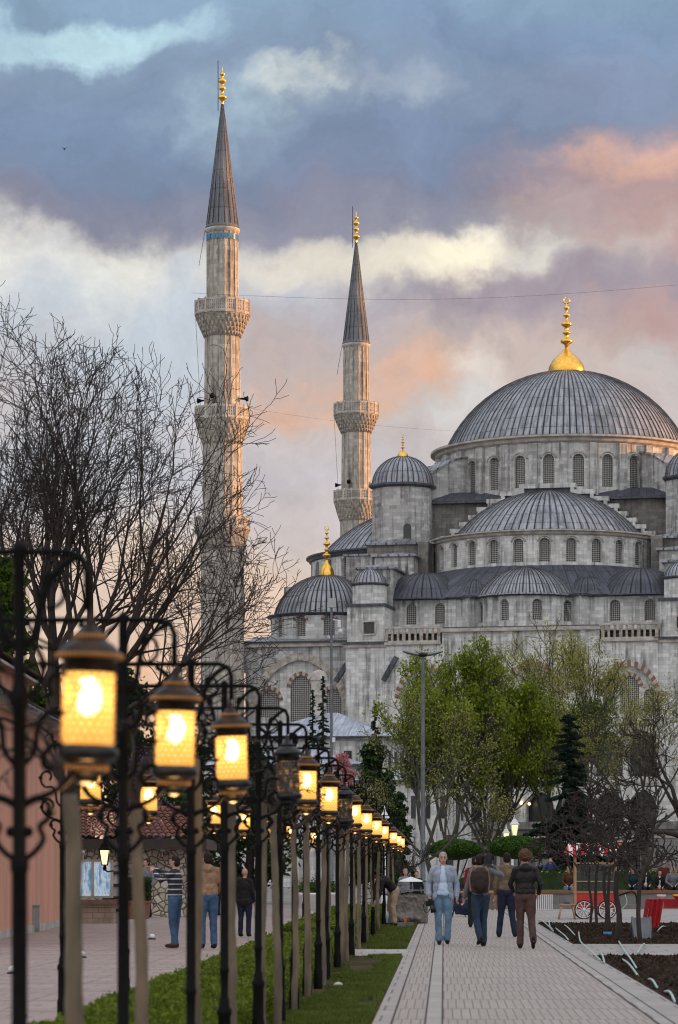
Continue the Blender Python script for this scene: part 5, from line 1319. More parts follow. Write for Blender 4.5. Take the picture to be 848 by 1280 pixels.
mb=MB(); mb.tube([(.42,12.45,4.86),(.42,-10,4.86)],.06,6); mb.tube([(.42,12.4,4.8),(.1,12.1,4.5),(.08,12.1,.2)],.045,6); mb.build('gutter',M['lead'],hs)
# meter box at the wall foot
c=ground_at(42,1165); mb=MB(); mb.box((0,0,.30),(.28,.2,.58)); mb.box((0,-.105,.30),(.22,.012,.48)); mb.box((0,0,.60),(.32,.24,.03)); o=mb.build('utility_box',mat('grey_box',(.30,.31,.31),(.22,.23,.23)),loc=(c.x,c.y,0)); tag(o,'small grey utility box at the foot of the salmon wall','utility box')
# tiled kiosk with rubble wall
def rubble():
    m,nt,b=nodes('rubble_stone'); uv=coord(nt,'UV'); v=N(nt,'ShaderNodeTexVoronoi',feature='DISTANCE_TO_EDGE'); v.inputs['Scale'].default_value=5.5; nt.links.new(uv,v.inputs[0]); v2=N(nt,'ShaderNodeTexVoronoi'); v2.inputs['Scale'].default_value=5.5; nt.links.new(uv,v2.inputs[0])
    s=N(nt,'ShaderNodeSeparateColor'); nt.links.new(v2.outputs['Color'],s.inputs[0])
    c=mixc(nt,ramp(nt,v.outputs['Distance'],[(.03,0),(.07,1)]),(.09,.08,.07),ramp(nt,s.outputs[0],[(.1,(.32,.27,.21)),(.9,(.56,.50,.42))])); nt.links.new(c,b.inputs['Base Color']); b.inputs['Roughness'].default_value=.9; bump(nt,b,ramp(nt,v.outputs['Distance'],[(0,0),(.15,1)]),.7,.06); return m
M['rubble']=rubble()
M['dark_wood']=mat('dark_fascia',(.03,.018,.013),(.018,.012,.01),5,.6)
k=F/86; X0=at(60,86).x; X1=at(245,86).x
ks=thing('tiled_kiosk','low rubble stone kiosk with brown clay tile roof and dark fascia','building',((X0+X1)/2,86,0)); h_=(X1-X0)/2
mb=MB(); mb.bb(-h_,h_,0,6,0,2.1); mb.build('wall',M['rubble'],ks)
mb=MB(); mb.bb(-h_-.3,h_+.35,-.75,6.5,2.02,2.32); mb.build('fascia',M['dark_wood'],ks)
mb=MB(); tile_roof(mb,(-h_-.4,-.8,2.34),(h_+.4,-.8,2.34),(h_-.6,2.6,3.25),(-h_-.4,2.6,3.25),.2); mb.tube([(-h_-.4,2.6,3.28),(h_-.6,2.6,3.28)],.09,8); mb.build('roof',M['roof_tile'],ks)
# show case with blue pictures and the masonry counter under it
def showm():
    m,nt,b=nodes('show_case_print'); uv=coord(nt,'UV'); n=noise(nt,uv,2.6,5,.7,stretch=(2.4,.5,1)); n2=noise(nt,uv,7,3)
    c=ramp(nt,n,[(.3,(.05,.11,.22)),(.42,(.16,.34,.55)),(.52,(.55,.68,.78)),(.62,(.22,.42,.62)),(.72,(.75,.72,.66))]); c=mixc(nt,ramp(nt,n2,[(.6,0),(.66,.5)]),c,(.45,.16,.10))
    nt.links.new(c,b.inputs['Base Color']); nt.links.new(c,b.inputs['Emission Color']); b.inputs['Emission Strength'].default_value=.25; b.inputs['Roughness'].default_value=.25; return m
c0=at(66,75.5); c1=at(138,75.5); w_=c1.x-c0.x
sc_=thing('show_case','glazed show case with blue and white pictures beside the salmon wall','display',((c0.x+c1.x)/2,76,0))
mb=MB(); z0,z1=.72,1.62; mb.bb(-w_/2,w_/2,0,.06,z0,z1); mb.build('picture_panel',showm(),sc_)
mb=MB(); fr_=M['trim']; 
for x in (-w_/2,-w_/6,w_/6,w_/2): mb.bb(x-.035,x+.035,-.06,.1,z0-.05,z1+.05)
mb.bb(-w_/2,w_/2,-.05,.09,z1,z1+.06); mb.bb(-w_/2,w_/2,-.05,.09,z0-.06,z0); mb.build('frame',fr_,sc_)
for x in (-w_/3,0,w_/3): 
    mb=MB(); mb.tube([(x,-.02,z1+.06),(x,-.02,z1+.22)],.015,6); mb.ell((x,-.03,z1+.25),(.05,.05,.05),8,6); mb.build('knob',fr_,sc_)
lw=thing('masonry_counter','low brick and stone counter carrying the show case','wall',((c0.x+c1.x)/2,75.4,0))
mb=MB(); mb.bb(-w_/2,w_/2+.1,0,1.0,0,.5); mb.build('base',stone('counter_stone',(.42,.34,.26),(.30,.22,.17),(.14,.11,.09),bw=.3,rh=.14,stain=.5),lw); mb=MB(); mb.bb(-w_/2,w_/2+.22,-.12,1.0,.5,.62); mb.build('ledge',mat('brick_ledge',(.20,.12,.09),(.12,.08,.06),8),lw)
c=at(139,76); cp=thing('stone_pier','small banded stone pier at the right end of the show case','pier',(c.x,76.3,0))
mb=MB(); mb.bb(-.18,.18,-.18,.18,0,1.45); mb.build('shaft',M['stone_pale'],cp)
for q in range(4): 
    mb=MB(); mb.bb(-.24,.24,-.24,.24,.3+q*.33,.38+q*.33); mb.build('band',M['dark_wood'],cp)
# lit wall lantern
def classic_lantern(t,x,y,z,s,body,glassm):
    l=empty('lantern_head'); l.parent=t; l.location=(x,y,z)
    mb=MB(); mb.lathe([(.09*s,0),(.16*s,.34*s)],4,smooth=False,a0=PI/4,a1=2*PI+PI/4); mb.build('glass',glassm,l)
    mb=MB()
    for k in range(4):
        a=PI/4+k*PI/2; mb.tube([(.093*s*math.sin(a),-.093*s*math.cos(a),-.01),(.165*s*math.sin(a),-.165*s*math.cos(a),.35*s)],.012*s,4)
    mb.lathe([(.11*s,-.03*s),(.11*s,0),(.02*s,-.0)],4,smooth=False,a0=PI/4,a1=2*PI+PI/4); mb.lathe([(.21*s,.34*s),(.21*s,.37*s),(.15*s,.42*s),(.10*s,.5*s),(.05*s,.54*s),(.05*s,.58*s),(.02*s,.62*s),(.03*s,.65*s),(.004*s,.72*s)],4,smooth=False,a0=PI/4,a1=2*PI+PI/4); mb.lathe([(.03*s,-.16*s),(.05*s,-.1*s),(.03*s,-.03*s)],8); mb.build('lantern_frame',body,l); return l
M['pane_warm']=emit('warm_pane',(1,.66,.28),1.5); M['pane_yellow']=emit('yellow_pane',(1,.9,.45),.75); M['pane_grey']=mat('grey_pane',(.30,.33,.36),(.2,.22,.25),3,.2)
M['white_paint']=mat('white_paint',(.72,.74,.76),(.6,.62,.64),4,.4,bmp=0)
c=at(131,74); wl=thing('wall_lantern','lit black four-sided lantern with warm light above the show case end','lantern',(c.x,c.y,0))
classic_lantern(wl,0,0,1.55,1.05,M['iron'],M['pane_warm']); mb=MB(); mb.tube([(.14,.9,1.38),(.05,.2,1.36),(0,0,1.42)],.02,8); mb.build('post',M['iron'],wl)
c=at(641,140); t=thing('street_lantern','white twin-headed street lantern with pale yellow light above the clipped shrub','street lamp',(c.x,c.y,0))
mb=MB(); mb.lathe([(.16,0),(.16,.3),(.07,.4),(.06,2.6),(.05,3.0)],10); mb.tube([(-.3,0,2.72),(-.3,0,2.62),(0,0,2.5),(.1,0,2.8)],.03,6); mb.build('post',M['white_paint'],t)
classic_lantern(t,.10,0,3.05,1.5,M['white_paint'],M['pane_yellow']); classic_lantern(t,-.30,.2,2.75,1.2,M['white_paint'],M['pane_yellow'])
c=at(481,118); t=thing('street_lantern','white street lantern with grey unlit panes in front of the dark evergreen','street lamp',(c.x,c.y,0))
mb=MB(); mb.lathe([(.14,0),(.14,.3),(.06,.4),(.045,2.9)],10); mb.build('post',M['white_paint'],t); classic_lantern(t,0,0,3.02,1.4,M['white_paint'],M['pane_grey'])
# tall poles
M['galv']=mat('galvanised_steel',(.16,.18,.20),(.11,.125,.14),3,.5,.5)
c=at(529,112); t=thing('street_light','tall grey street light with two flat curved heads','street light',(c.x,c.y,0)); zt=EYE+(1086-820)*112/F
mb=MB(); mb.lathe([(.16,0),(.16,.5),(.10,.55),(.09,4),(.06,zt)],12); mb.build('pole',M['galv'],t)
for sg in (-1,1):
    mb=MB(); n=7; vs=[]
    for j in range(n):
        q=j/(n-1); x=sg*(.1+.68*q); z=zt+.03+.10*q-.09*math.sin(PI*q)*.0+.05*q*q; w=.16*math.sin(PI*(.2+.65*q)); h=.055*math.sin(PI*(.25+.6*q))+.01
        vs+=[(x,-w,z),(x,0,z+h),(x,w,z),(x,0,z-h)]
    mb.add(vs,[[a*4+k,a*4+(k+1)%4,a*4+4+(k+1)%4,a*4+4+k] for a in range(n-1) for k in range(4)]+[[0,1,2,3],[n*4-4,n*4-3,n*4-2,n*4-1]],smooth=False); mb.build('lamp_head',M['galv'],t)
mb=MB(); mb.ell((0,0,zt+.05),(.22,.14,.10),12,8); mb.build('hub',M['copper_dark'],t)
c=at(414.5,112); t=thing('camera_pole','tall thin grey pole with a box and small cameras at its top','pole',(c.x,c.y,0)); zt=EYE+(1086-752)*112/F
mb=MB(); mb.lathe([(.14,0),(.14,.4),(.075,.45),(.06,5),(.045,zt)],10); mb.build('pole',M['galv'],t)
mb=MB(); mb.box((.03,-.06,zt-.06),(.30,.2,.36)); mb.build('equipment_box',mat('box_grey',(.42,.44,.46),(.34,.36,.38)),t)
mb=MB(); mb.tube([(.05,0,zt-.7),(.34,0,zt-.75),(.34,0,zt-1.1)],.03,6); mb.ell((.34,0,zt-1.15),(.09,.09,.11),10,8); mb.box((.30,-.02,zt-.88),(.12,.16,.26)); mb.build('dome_camera',M['white_paint'],t)
mb=MB(); mb.tube([(.02,0,zt+.1),(.02,0,zt+.75)],.012,4); mb.build('aerial',M['iron'],t)
mb=MB(); mb.box((.09,-.03,EYE+(1086-925)*112/F),(.12,.12,.18)); mb.build('junction_box',M['white_paint'],t)
# thin cables across the sky and a bird
mb=MB(); pts=[]
for i in range(31):
    q=i/30; px=240+640*q; py=366-13*q+14*math.sin(PI*q); pts.append(at(px,255+20*q,py))
mb.tube(pts,.011,3); o=mb.build('sky_cable',M['iron']); tag(o,'thin cable crossing the sky between the minaret tips and the dome finial','cable')
mb=MB(); pts=[]
for i in range(21):
    q=i/20; px=316+255*q; py=511+28*q+4*math.sin(PI*q); pts.append(at(px,268+20*q,py))
mb.tube(pts,.008,3); o=mb.build('sky_cable',M['iron']); tag(o,'lower thin cable from the near minaret balcony towards the dome','cable')
mb=MB(); c=at(80.5,200,186); mb.ell((0,0,0),(.06,.16,.05),8,6); mb.add([(0,-.08,0),(0,.08,0),(-.22,.05,.17),(0,-.06,0),(.0,.08,0),(.2,.04,.14)],[[0,1,2],[3,4,5]]); mb.add([(0,-.08,.02),(0,.08,.02),(-.22,.05,.18),(0,-.06,.02),(.0,.08,.02),(.2,.04,.15)],[[2,1,0],[5,4,3]]); o=mb.build('bird',M['iron'],loc=c); tag(o,'tiny dark bird flying high at the left','bird')
# ================================================================== people
M['skin']=mat('skin',(.44,.26,.19),(.38,.21,.15),6,.55,bmp=0)
def cloth(name,c,c2=None,rough=.85,scale=9,bm=.5): 
    if name not in M: M[name]=mat(name,c,c2 or tuple(x*.62 for x in c),scale,rough,bmp=bm,bd=.02,spec=.2)
    return M[name]
def denim(name,c1,c2): return cloth(name,c1,c2,.9,5,.6)
def stripes():
    m,nt,b=nodes('striped_knit'); ob=coord(nt); sx=N(nt,'ShaderNodeSeparateXYZ'); nt.links.new(ob,sx.inputs[0])
    f=math_(nt,'FRACT',math_(nt,'DIVIDE',sx.outputs[2],.10)); g=math_(nt,'LESS_THAN',f,.22)
    nt.links.new(mixc(nt,g,(.015,.018,.035),(.42,.42,.45)),b.inputs['Base Color']); b.inputs['Roughness'].default_value=.9; return m
M['stripes']=stripes()
_rem={}
def remeshed(name,mb,mats,parent,vox,wrinkle=0,seed=0,smooth=2):
    """fuse the collected limbs into one continuous surface"""
    me=mb.mesh(name+'_src'); o=bpy.data.objects.new(name+'_src',me); C.objects.link(o)
    r=o.modifiers.new('r','REMESH'); r.mode='VOXEL'; r.voxel_size=vox; r.use_smooth_shade=True
    if smooth:
        q=o.modifiers.new('s','SMOOTH'); q.factor=.5; q.iterations=smooth
    dg=bpy.context.evaluated_depsgraph_get(); dg.update(); me2=bpy.data.meshes.new_from_object(o.evaluated_get(dg))
    bpy.data.objects.remove(o); me2.name=name
    if wrinkle:
        n=len(me2.vertices); co=np.empty(n*3,dtype=np.float32); no=np.empty(n*3,dtype=np.float32); me2.vertices.foreach_get('co',co); me2.vertex_normals.foreach_get('vector',no)
        co=co.reshape(-1,3); no=no.reshape(-1,3)
        d=np.array([mnoise.noise(Vector((p[0]*15+seed+p[2]*6,p[1]*15,p[2]*9)))+.5*mnoise.noise(Vector((p[0]*30-p[2]*14,p[1]*30+seed,p[2]*22))) for p in co],dtype=np.float32)
        co+=no*(d*wrinkle)[:,None]; me2.vertices.foreach_set('co',co.ravel()); me2.update()
    me2.materials.clear()
    for m in (mats if isinstance(mats,(list,tuple)) else [mats]): me2.materials.append(m)
    me2.polygons.foreach_set('use_smooth',[True]*len(me2.polygons))
    r=bpy.data.objects.new(name,me2); C.objects.link(r); r.parent=parent; return r
def limb(mb,pts,rad,n=4):
    pts=[Vector(p) for p in pts]; P=[];Q=[]
    for i in range(len(pts)-1):
        for k in range(n): P.append(pts[i].lerp(pts[i+1],k/n)); Q.append(rad[i]+(rad[i+1]-rad[i])*k/n)
    P.append(pts[-1]); Q.append(rad[-1]); mb.tube(P,Q,10)
    for p,r in ((pts[0],rad[0]),(pts[-1],rad[-1])): mb.ell(p,(r,r,r),10,6)
    for p,r in zip(pts[1:-1],rad[1:-1]): mb.ell(p,(r*1.0,r*1.0,r*1.0),10,6)
STAND=dict(pelvis=(0,0,.95),chest=(0,.0,1.27),neck=(0,.005,1.46),head=(0,-.012,1.63),
  ls=(.175,.01,1.415),le=(.235,.03,1.13),lw=(.235,-.05,.89),lh=(.235,-.08,.81),
  rs=(-.175,.01,1.415),re=(-.235,.03,1.13),rw=(-.235,-.05,.89),rh=(-.235,-.08,.81),
  lp=(.09,0,.92),lk=(.105,-.02,.50),la=(.11,.02,.09),rp=(-.09,0,.92),rk=(-.105,-.02,.50),ra=(-.11,.02,.09),lf=0,rf=0)
def hand(mb,w,h,side,grip=0,fine=True):
    """palm, four unequal bent fingers and a thumb leaving the side of the palm"""
    w=Vector(w); h=Vector(h); d=(h-w); L=d.length or .08; d.normalize()
    sidev=Vector((0,1,0)).cross(d); 
    if sidev.length<.2: sidev=Vector((1,0,0)).cross(d)
    sidev.normalize(); nrm=d.cross(sidev).normalized()   # palm normal
    p0=w+d*.015; p1=w+d*.095
    for k in (-1,-.33,.33,1):
        limb(mb,[w,p1+nrm*.027*k*0+sidev*0+nrm*0+ (Vector((0,1,0))-d*d.y).normalized()*.026*k],[.019,.0125],3)
    ax=(Vector((0,1,0))-d*d.y)
    if ax.length<.1: ax=Vector((1,0,0))-d*d.x
    ax.normalize(); curl=sidev*(-side)
    for k,l in ((-1,.062),(-.33,.075),(.33,.08),(1,.07)):
        b=p1+ax*.026*k; q=b+d*l*.5+curl*(.010+.02*grip); e=q+d*l*(.42-.5*grip)+curl*(.022+.035*grip); limb(mb,[b,q,e],[.0098,.0088,.0072],2)
    b=w+d*.035-ax*.020; q=b-ax*.028+d*.028+curl*.01; e=q+d*.03+curl*.012-ax*.004; limb(mb,[b,q,e],[.013,.0105,.0085],2)
def person(label,loc,rz,h=1.75,pose=None,top=None,legs=None,shoe=None,hair=None,hairstyle='short',build=1.,vox=.011,group=None,shirt=None,face=False,long_top=0,seed=0,bag=None,skirt=0,hood=False,top_extra=None,hat=None,collar=None,coat_open=False):
    J=dict(STAND); J.update(pose or {})
    t=thing('person',label,'person',loc,rz,group); t.scale=(h/1.75,)*3
    V=lambda k: Vector(J[k])
    up=(V('neck')-V('chest')).normalized()
    def torso(mb,o=0,low=True,b=build):
        pe,ch,ne=V('pelvis'),V('chest'),V('neck'); wa=pe.lerp(ch,.45)
        tx=math.atan2(-(ch-pe).y,(ch-pe).z)
        if low: mb.ell(pe,((.155+o)*b,(.105+o)*b,.12+o),14,10,rx=-tx*-1)
        mb.ell(wa,((.140+o)*b,(.098+o)*b,.17+o),14,10,rx=tx)
        mb.ell(ch,((.165+o)*(b*.5+.5),(.108+o)*(b*.5+.5),.185+o),14,10,rx=tx)
        sh=(V('ls')+V('rs'))/2; limb(mb,[V('ls')*.86+sh*.14,sh+up*.02,V('rs')*.86+sh*.14],[.046+o,.056+o,.046+o],3)
    mb=MB(); torso(mb,-.012)
    he=V('head'); ne=V('neck')
    limb(mb,[ne-up*.06,ne.lerp(he,.5)],[.062,.050])
    mb.ell(he+Vector((0,.010,.022)),(.074,.092,.098),16,12); mb.ell(he+Vector((0,-.022,-.045)),(.055,.062,.068),14,10)
    mb.ell(he+Vector((0,-.050,-.085)),(.026,.024,.020),10,8)
    limb(mb,[he+Vector((0,-.086,.018)),he+Vector((0,-.105,-.018))],[.009,.0145],2)       # nose
    mb.ell(he+Vector((0,-.082,-.058)),(.024,.012,.008),10,6)                               # lips
    mb.ell(he+Vector((0,-.078,.036)),(.052,.014,.008),10,6)                                # brow
    for s_ in (-1,1): mb.ell(he+Vector((.076*s_,.010,-.005)),(.010,.018,.030),8,6)         # ears
    for s,sd in (('l',1),('r',-1)):
        limb(mb,[V(s+'s'),V(s+'e'),V(s+'w')],[.046,.037,.026]); hand(mb,V(s+'w'),V(s+'h'),sd,.35)
        limb(mb,[V(s+'p'),V(s+'k'),V(s+'a')],[.078,.050,.036])
        a=V(s+'a'); fa=J[s+'f']; fd=Vector((math.sin(fa)*1,-math.cos(fa),0)) if not isinstance(fa,tuple) else Vector(fa)
        limb(mb,[a,a+fd*.10-Vector((0,0,.045))*(1 if abs(fd.z)<.5 else 0)],[.030,.018])
    remeshed('body',mb,M['skin'],t,vox if vox<.012 else vox,smooth=1)
    # trousers
    mb=MB(); pe=V('pelvis'); mb.ell(pe,(.170*build,.122*build,.13),14,10); mb.ell(pe.lerp(V('chest'),.25),(.152*build,.112*build,.08),14,8)
    for s in 'lr':
        k,a=V(s+'k'),V(s+'a'); limb(mb,[V(s+'p'),V(s+'p').lerp(k,.5),k,k.lerp(a,.6),a+Vector((0,0,.005))],[.098*build,.085*build,.070,.066,.066])
    if skirt: mb.lathe([(.26,.30),(.20,.7),(.16,1.0)],20)
    remeshed('trousers',mb,legs,t,max(vox,.014),.008,seed,1)
    for s in 'lr':
        a=V(s+'a'); fa=J[s+'f']; fd=Vector((math.sin(fa),-math.cos(fa),0)) if not isinstance(fa,tuple) else Vector(fa); fd.normalize()
        mb=MB(); upv=Vector((0,0,1)) if abs(fd.z)<.5 else Vector((0,-1,0)); limb(mb,[a-fd*.035-Vector((0,0,.045))*(1 if abs(fd.z)<.5 else 0),a+fd*.06-Vector((0,0,.048))*(1 if abs(fd.z)<.5 else 0),a+fd*.155-Vector((0,0,.053))*(1 if abs(fd.z)<.5 else 0)],[.042,.043,.034]); limb(mb,[a+Vector((0,0,.012)),a-Vector((0,0,.035))],[.050,.050]); mb.ell(a-fd*.02-Vector((0,0,.03))*(1 if abs(fd.z)<.5 else 0),(.052,.058,.045),10,8)
        remeshed('shoe',mb,shoe or cloth('black_shoe',(.015,.014,.014)),t,max(vox,.012),0,0,1)
    # jacket, jumper or shirt
    mb=MB(); torso(mb,.022,low=False); 
    pe=V('pelvis'); mb.ell(pe.lerp(V('chest'),.22),((.168)*build,(.125)*build,.13+long_top*.3),14,10)
    if long_top: limb(mb,[pe+Vector((-.05,0,.02-long_top)),pe+Vector((.05,0,.02-long_top))],[.12,.12]); mb.ell(pe-Vector((0,0,long_top*.6)),(.185*build,.14*build,.16),14,10)
    for s in 'lr':
        w=V(s+'w'); e=V(s+'e'); limb(mb,[V(s+'s'),e,e.lerp(w,.93)],[.060,.050,.040])
    limb(mb,[ne-up*.075,ne-up*.01],[.088,.070])
    if hood: mb.ell(ne+Vector((0,.075,-.01)),(.11,.075,.085),12,8)
    jk=remeshed('jacket',mb,top,t,max(vox,.011),.0065,seed+5,1)
    if coat_open:
        bm=bmesh.new(); bm.from_mesh(jk.data); cy=V('chest').y; ztop=ne.z
        bmesh.ops.delete(bm,geom=[v for v in bm.verts if v.co.y<cy-.02 and abs(v.co.x)<.035+.085*max(0,(ztop-v.co.z))/.55+.008*math.sin(v.co.z*40)],context='VERTS')
        bm.to_mesh(jk.data); bm.free(); so_=jk.modifiers.new('thickness','SOLIDIFY'); so_.thickness=.012; so_.offset=1
    if shirt is not None:
        mb=MB(); ch=V('chest'); wa=V('pelvis').lerp(ch,.42)
        if coat_open:
            torso(mb,.008,low=False); mb.ell(V('pelvis').lerp(ch,.10),(.172*build,.128*build,.12),14,10); mb.ell(wa+Vector((0,-.02,-.04)),(.12*build,.112*build,.18))
        if not coat_open: mb.ell(ch+Vector((0,-.035,.02)),(.068,.105,.17),12,10); mb.ell(wa+Vector((0,-.04,-.02)),(.085*build,.110*build,.20),12,10)
        limb(mb,[ne-up*.07+Vector((0,-.02,0)),ne-up*.0+Vector((0,-.012,0))],[.066,.060])
        remeshed('shirt',mb,shirt,t,max(vox,.013),.006,seed+9,1)
    # hair
    hc=he+Vector((0,.018,.040))
    hm=cloth('hair_'+str(hair),{ 'grey':(.34,.33,.32),'dark':(.02,.014,.011),'brown':(.10,.045,.025),'white':(.55,.54,.52)}[hair or 'dark'],None,.7,30,.6)
    if hairstyle!='bald':
        mb=MB()
        if hairstyle=='short': mb.ell(hc,(.081,.094,.088),14,10); mb.ell(he+Vector((0,.036,-.012)),(.079,.074,.088),14,10)
        if hairstyle=='curly':
            k=random.Random(4); mb.ell(hc+Vector((0,.01,0)),(.115,.12,.115),14,10)
            for i in range(60):
                a=k.uniform(0,2*PI); b=k.uniform(-.6,1.4); mb.ell(hc+Vector((math.cos(a)*math.cos(b)*.112,math.sin(a)*math.cos(b)*.112+.01,math.sin(b)*.11)),(.027,.027,.027),6,4)
        if hairstyle=='long': mb.ell(hc,(.086,.098,.092),14,10); limb(mb,[hc+Vector((0,.05,-.02)),hc+Vector((0,.07,-.18))],[.085,.06])
        if hairstyle=='scarf': mb.ell(hc+Vector((0,.0,-.01)),(.094,.106,.112),14,10); limb(mb,[hc+Vector((0,.04,-.06)),ne+Vector((0,.02,-.04))],[.085,.12])
        if hairstyle=='cap': mb.ell(hc+Vector((0,0,.012)),(.088,.10,.085),14,10)
        # the face stays free: the cap of hair is cut away in front
        o=remeshed('hair' if hairstyle not in ('scarf','cap') else {'scarf':'headscarf','cap':'cap'}[hairstyle],mb,(hat or hm),t,max(vox,.010),.004 if hairstyle!='scarf' else .002,3,0)
        me=o.data; fy=he.y-(.045 if hairstyle!='curly' else .05)
        bm=bmesh.new(); bm.from_mesh(me)
        dele=[v for v in bm.verts if (v.co.y<fy and v.co.z<he.z+.062) or (hairstyle in('short','cap','curly') and v.co.y<he.y+.02 and v.co.z<he.z+.01) or (hairstyle in('short','cap') and v.co.z<he.z-.09)]
        bmesh.ops.delete(bm,geom=dele,context='VERTS'); bm.to_mesh(me); bm.free()
    if face:
        for s_ in (-1,1):
            mb=MB(); mb.ell(he+Vector((.031*s_,-.082,.014)),(.013,.008,.007),10,6); mb.build('eye',cloth('eye_dark',(.03,.022,.02)),t)
            mb=MB(); mb.tube([he+Vector((.014*s_,-.097,.038)),he+Vector((.034*s_,-.094,.044)),he+Vector((.052*s_,-.080,.036))],.0045,5); mb.build('eyebrow',hm,t)
        mb=MB(); mb.ell(he+Vector((0,-.094,-.058)),(.021,.006,.004),10,6); mb.build('mouth',cloth('lip',(.22,.08,.07)),t)
    return t
def sit(seat=.45,lean=0,knee=.42,foot=0):
    z=seat+.10
    return dict(pelvis=(0,0,z),chest=(0,-.04-lean,z+.33),neck=(0,-.06-lean*1.5,z+.52),head=(0,-.09-lean*1.8,z+.68),
      ls=(.175,-.05-lean*1.4,z+.475),rs=(-.175,-.05-lean*1.4,z+.475),le=(.25,-.12-lean,z+.22),re=(-.25,-.12-lean,z+.22),lw=(.13,-.32,z+.12),rw=(-.13,-.32,z+.12),lh=(.08,-.38,z+.10),rh=(-.08,-.38,z+.10),
      lp=(.09,-.03,z-.02),rp=(-.09,-.03,z-.02),lk=(.12,-knee,z+.0),rk=(-.12,-knee,z+.0),la=(.12,-knee-.02,.09),ra=(-.11,-knee+.03,.09))
blk=cloth('black_wool',(.018,.018,.02)); navy=cloth('navy_cloth',(.018,.024,.05)); jean=denim('blue_denim',(.06,.11,.20),(.03,.06,.12)); jeanl=denim('washed_denim',(.17,.27,.38),(.08,.15,.24)); jeand=denim('dark_denim',(.03,.05,.085),(.018,.03,.055))
brownt=cloth('brown_trousers',(.085,.05,.045)); tan=cloth('tan_jacket',(.33,.20,.13)); khaki=cloth('khaki_jacket',(.17,.125,.085)); greyj=cloth('light_grey_jacket',(.31,.36,.45),(.21,.25,.32)); ltblue=cloth('light_blue_shirt',(.50,.62,.78),(.40,.52,.70)); greysw=cloth('grey_jumper',(.16,.17,.20)); beige=cloth('beige_trousers',(.38,.29,.21)); leather=cloth('black_leather_jacket',(.016,.014,.016),(.009,.008,.009),.42)
dred=cloth('dark_red_cloth',(.22,.02,.03)); teal=cloth('dark_teal_cloth',(.02,.045,.055)); browncoat=cloth('brown_coat',(.085,.04,.025)); bluej=cloth('blue_jacket',(.035,.06,.15)); greyc=cloth('grey_coat',(.20,.22,.25)); white=cloth('white_cloth',(.6,.6,.6)); olive=cloth('olive_coat',(.05,.055,.035))
def gp(px,py): c=ground_at(px,py); return (c.x,c.y,.012)
H_=lambda px0,py0,py1,dep: (py1-py0)*dep/F
# man with the camera, walking towards us
p=gp(554,1182)
man1=person('grey-haired man in pale blue shirt and light jacket walking closer, camera in hand',p,0,1.74,dict(lk=(.10,-.05,.50),la=(.085,.02,.10),rk=(-.09,-.05,.50),ra=(-.07,.0,.09),le=(.26,.05,1.15),lw=(.26,-.04,.91),lh=(.25,-.08,.83),re=(-.27,.04,1.15),rw=(-.27,-.08,.93),rh=(-.255,-.13,.86)),greyj,jeanl,None,'grey','short',1.12,.0095,shirt=ltblue,face=True,seed=1,coat_open=True,long_top=.07)
c=Vector(p)+Vector((-.255,-.16,.78))*(1.74/1.75)
t=thing('camera','black camera with lens held low by the grey-haired man','camera',c)
mb=MB(); mb.box((0,0,0),(.15,.07,.10)); mb.box((0,-.0,.065),(.06,.06,.04)); mb.build('camera_body',blk,t); mb=MB(); mb.tube([(.04,-.02,-.03),(.07,-.04,-.17)],[.042,.05],12); mb.build('lens',M['copper_dark'],t); mb=MB(); mb.tube(spl([(-.07,0,.03),(-.12,.02,-.05),(-.06,.03,-.18),(.0,.02,-.10)]),.008,5); mb.build('strap',blk,t)
# photographer with rucksack and video camera, walking away
p=gp(601,1184)
man2=person('person walking away in grey jumper and dark jeans, shouldering a video camera',p,PI+.15,1.70,dict(re=(-.42,-.05,1.34),rw=(-.30,-.24,1.52),rh=(-.24,-.26,1.57),rs=(-.20,.0,1.43),le=(.26,.02,1.15),lw=(.30,-.06,.92),lh=(.30,-.09,.84),lk=(.09,.04,.50),la=(.05,.22,.14),lf=(.1,-.8,-.5),rk=(-.07,-.06,.50),ra=(-.06,-.0,.09),head=(0.02,-.03,1.62)),greysw,jeand,None,'dark','short',1.0,.0095,seed=2)
c=Vector(p); mb=None
t=thing('rucksack','dark brown rucksack with pale strap on the back of the person with video camera','bag',(c.x-.02,c.y-.22,1.22),PI)
mb=MB(); mb.ell((0,0,0),(.17,.11,.25),14,10); mb.box((0,.0,-.02),(.30,.17,.40)); remeshed('pack',mb,cloth('rucksack_brown',(.045,.032,.028)),t,.014,.006,3,2)
mb=MB(); mb.ell((0,.10,-.09),(.12,.05,.11),12,8); mb.build('front_pocket',cloth('rucksack_pocket',(.03,.022,.02)),t); mb=MB(); mb.tube(spl([(.17,.06,-.2),(.19,.02,.0),(.15,-.06,.19),(.12,-.12,.26)]),.02,6); mb.build('shoulder_strap',cloth('tan_strap',(.22,.15,.10)),t)
mb=MB(); mb.tube(spl([(-.14,.06,-.2),(-.17,.02,.0),(-.14,-.06,.18),(-.10,-.12,.26)]),.02,6); mb.build('shoulder_strap',cloth('tan_strap',(.22,.15,.10)),t)
t=thing('video_camera','bulky black video camera on the shoulder of the walking person','camera',(c.x+.12,c.y+.06,1.60),.1)
mb=MB(); mb.box((0,.05,0),(.15,.34,.16)); mb.box((0,.0,.10),(.05,.26,.04)); mb.build('camera_body',cloth('camera_black',(.012,.012,.014),(.03,.035,.05),.4),t); mb=MB(); mb.tube([(0,.2,0),(0,.38,0)],[.06,.075],12); mb.build('lens',M['copper_dark'],t); mb=MB(); mb.box((.09,-.05,.04),(.05,.16,.09)); mb.build('viewfinder',blk,t)
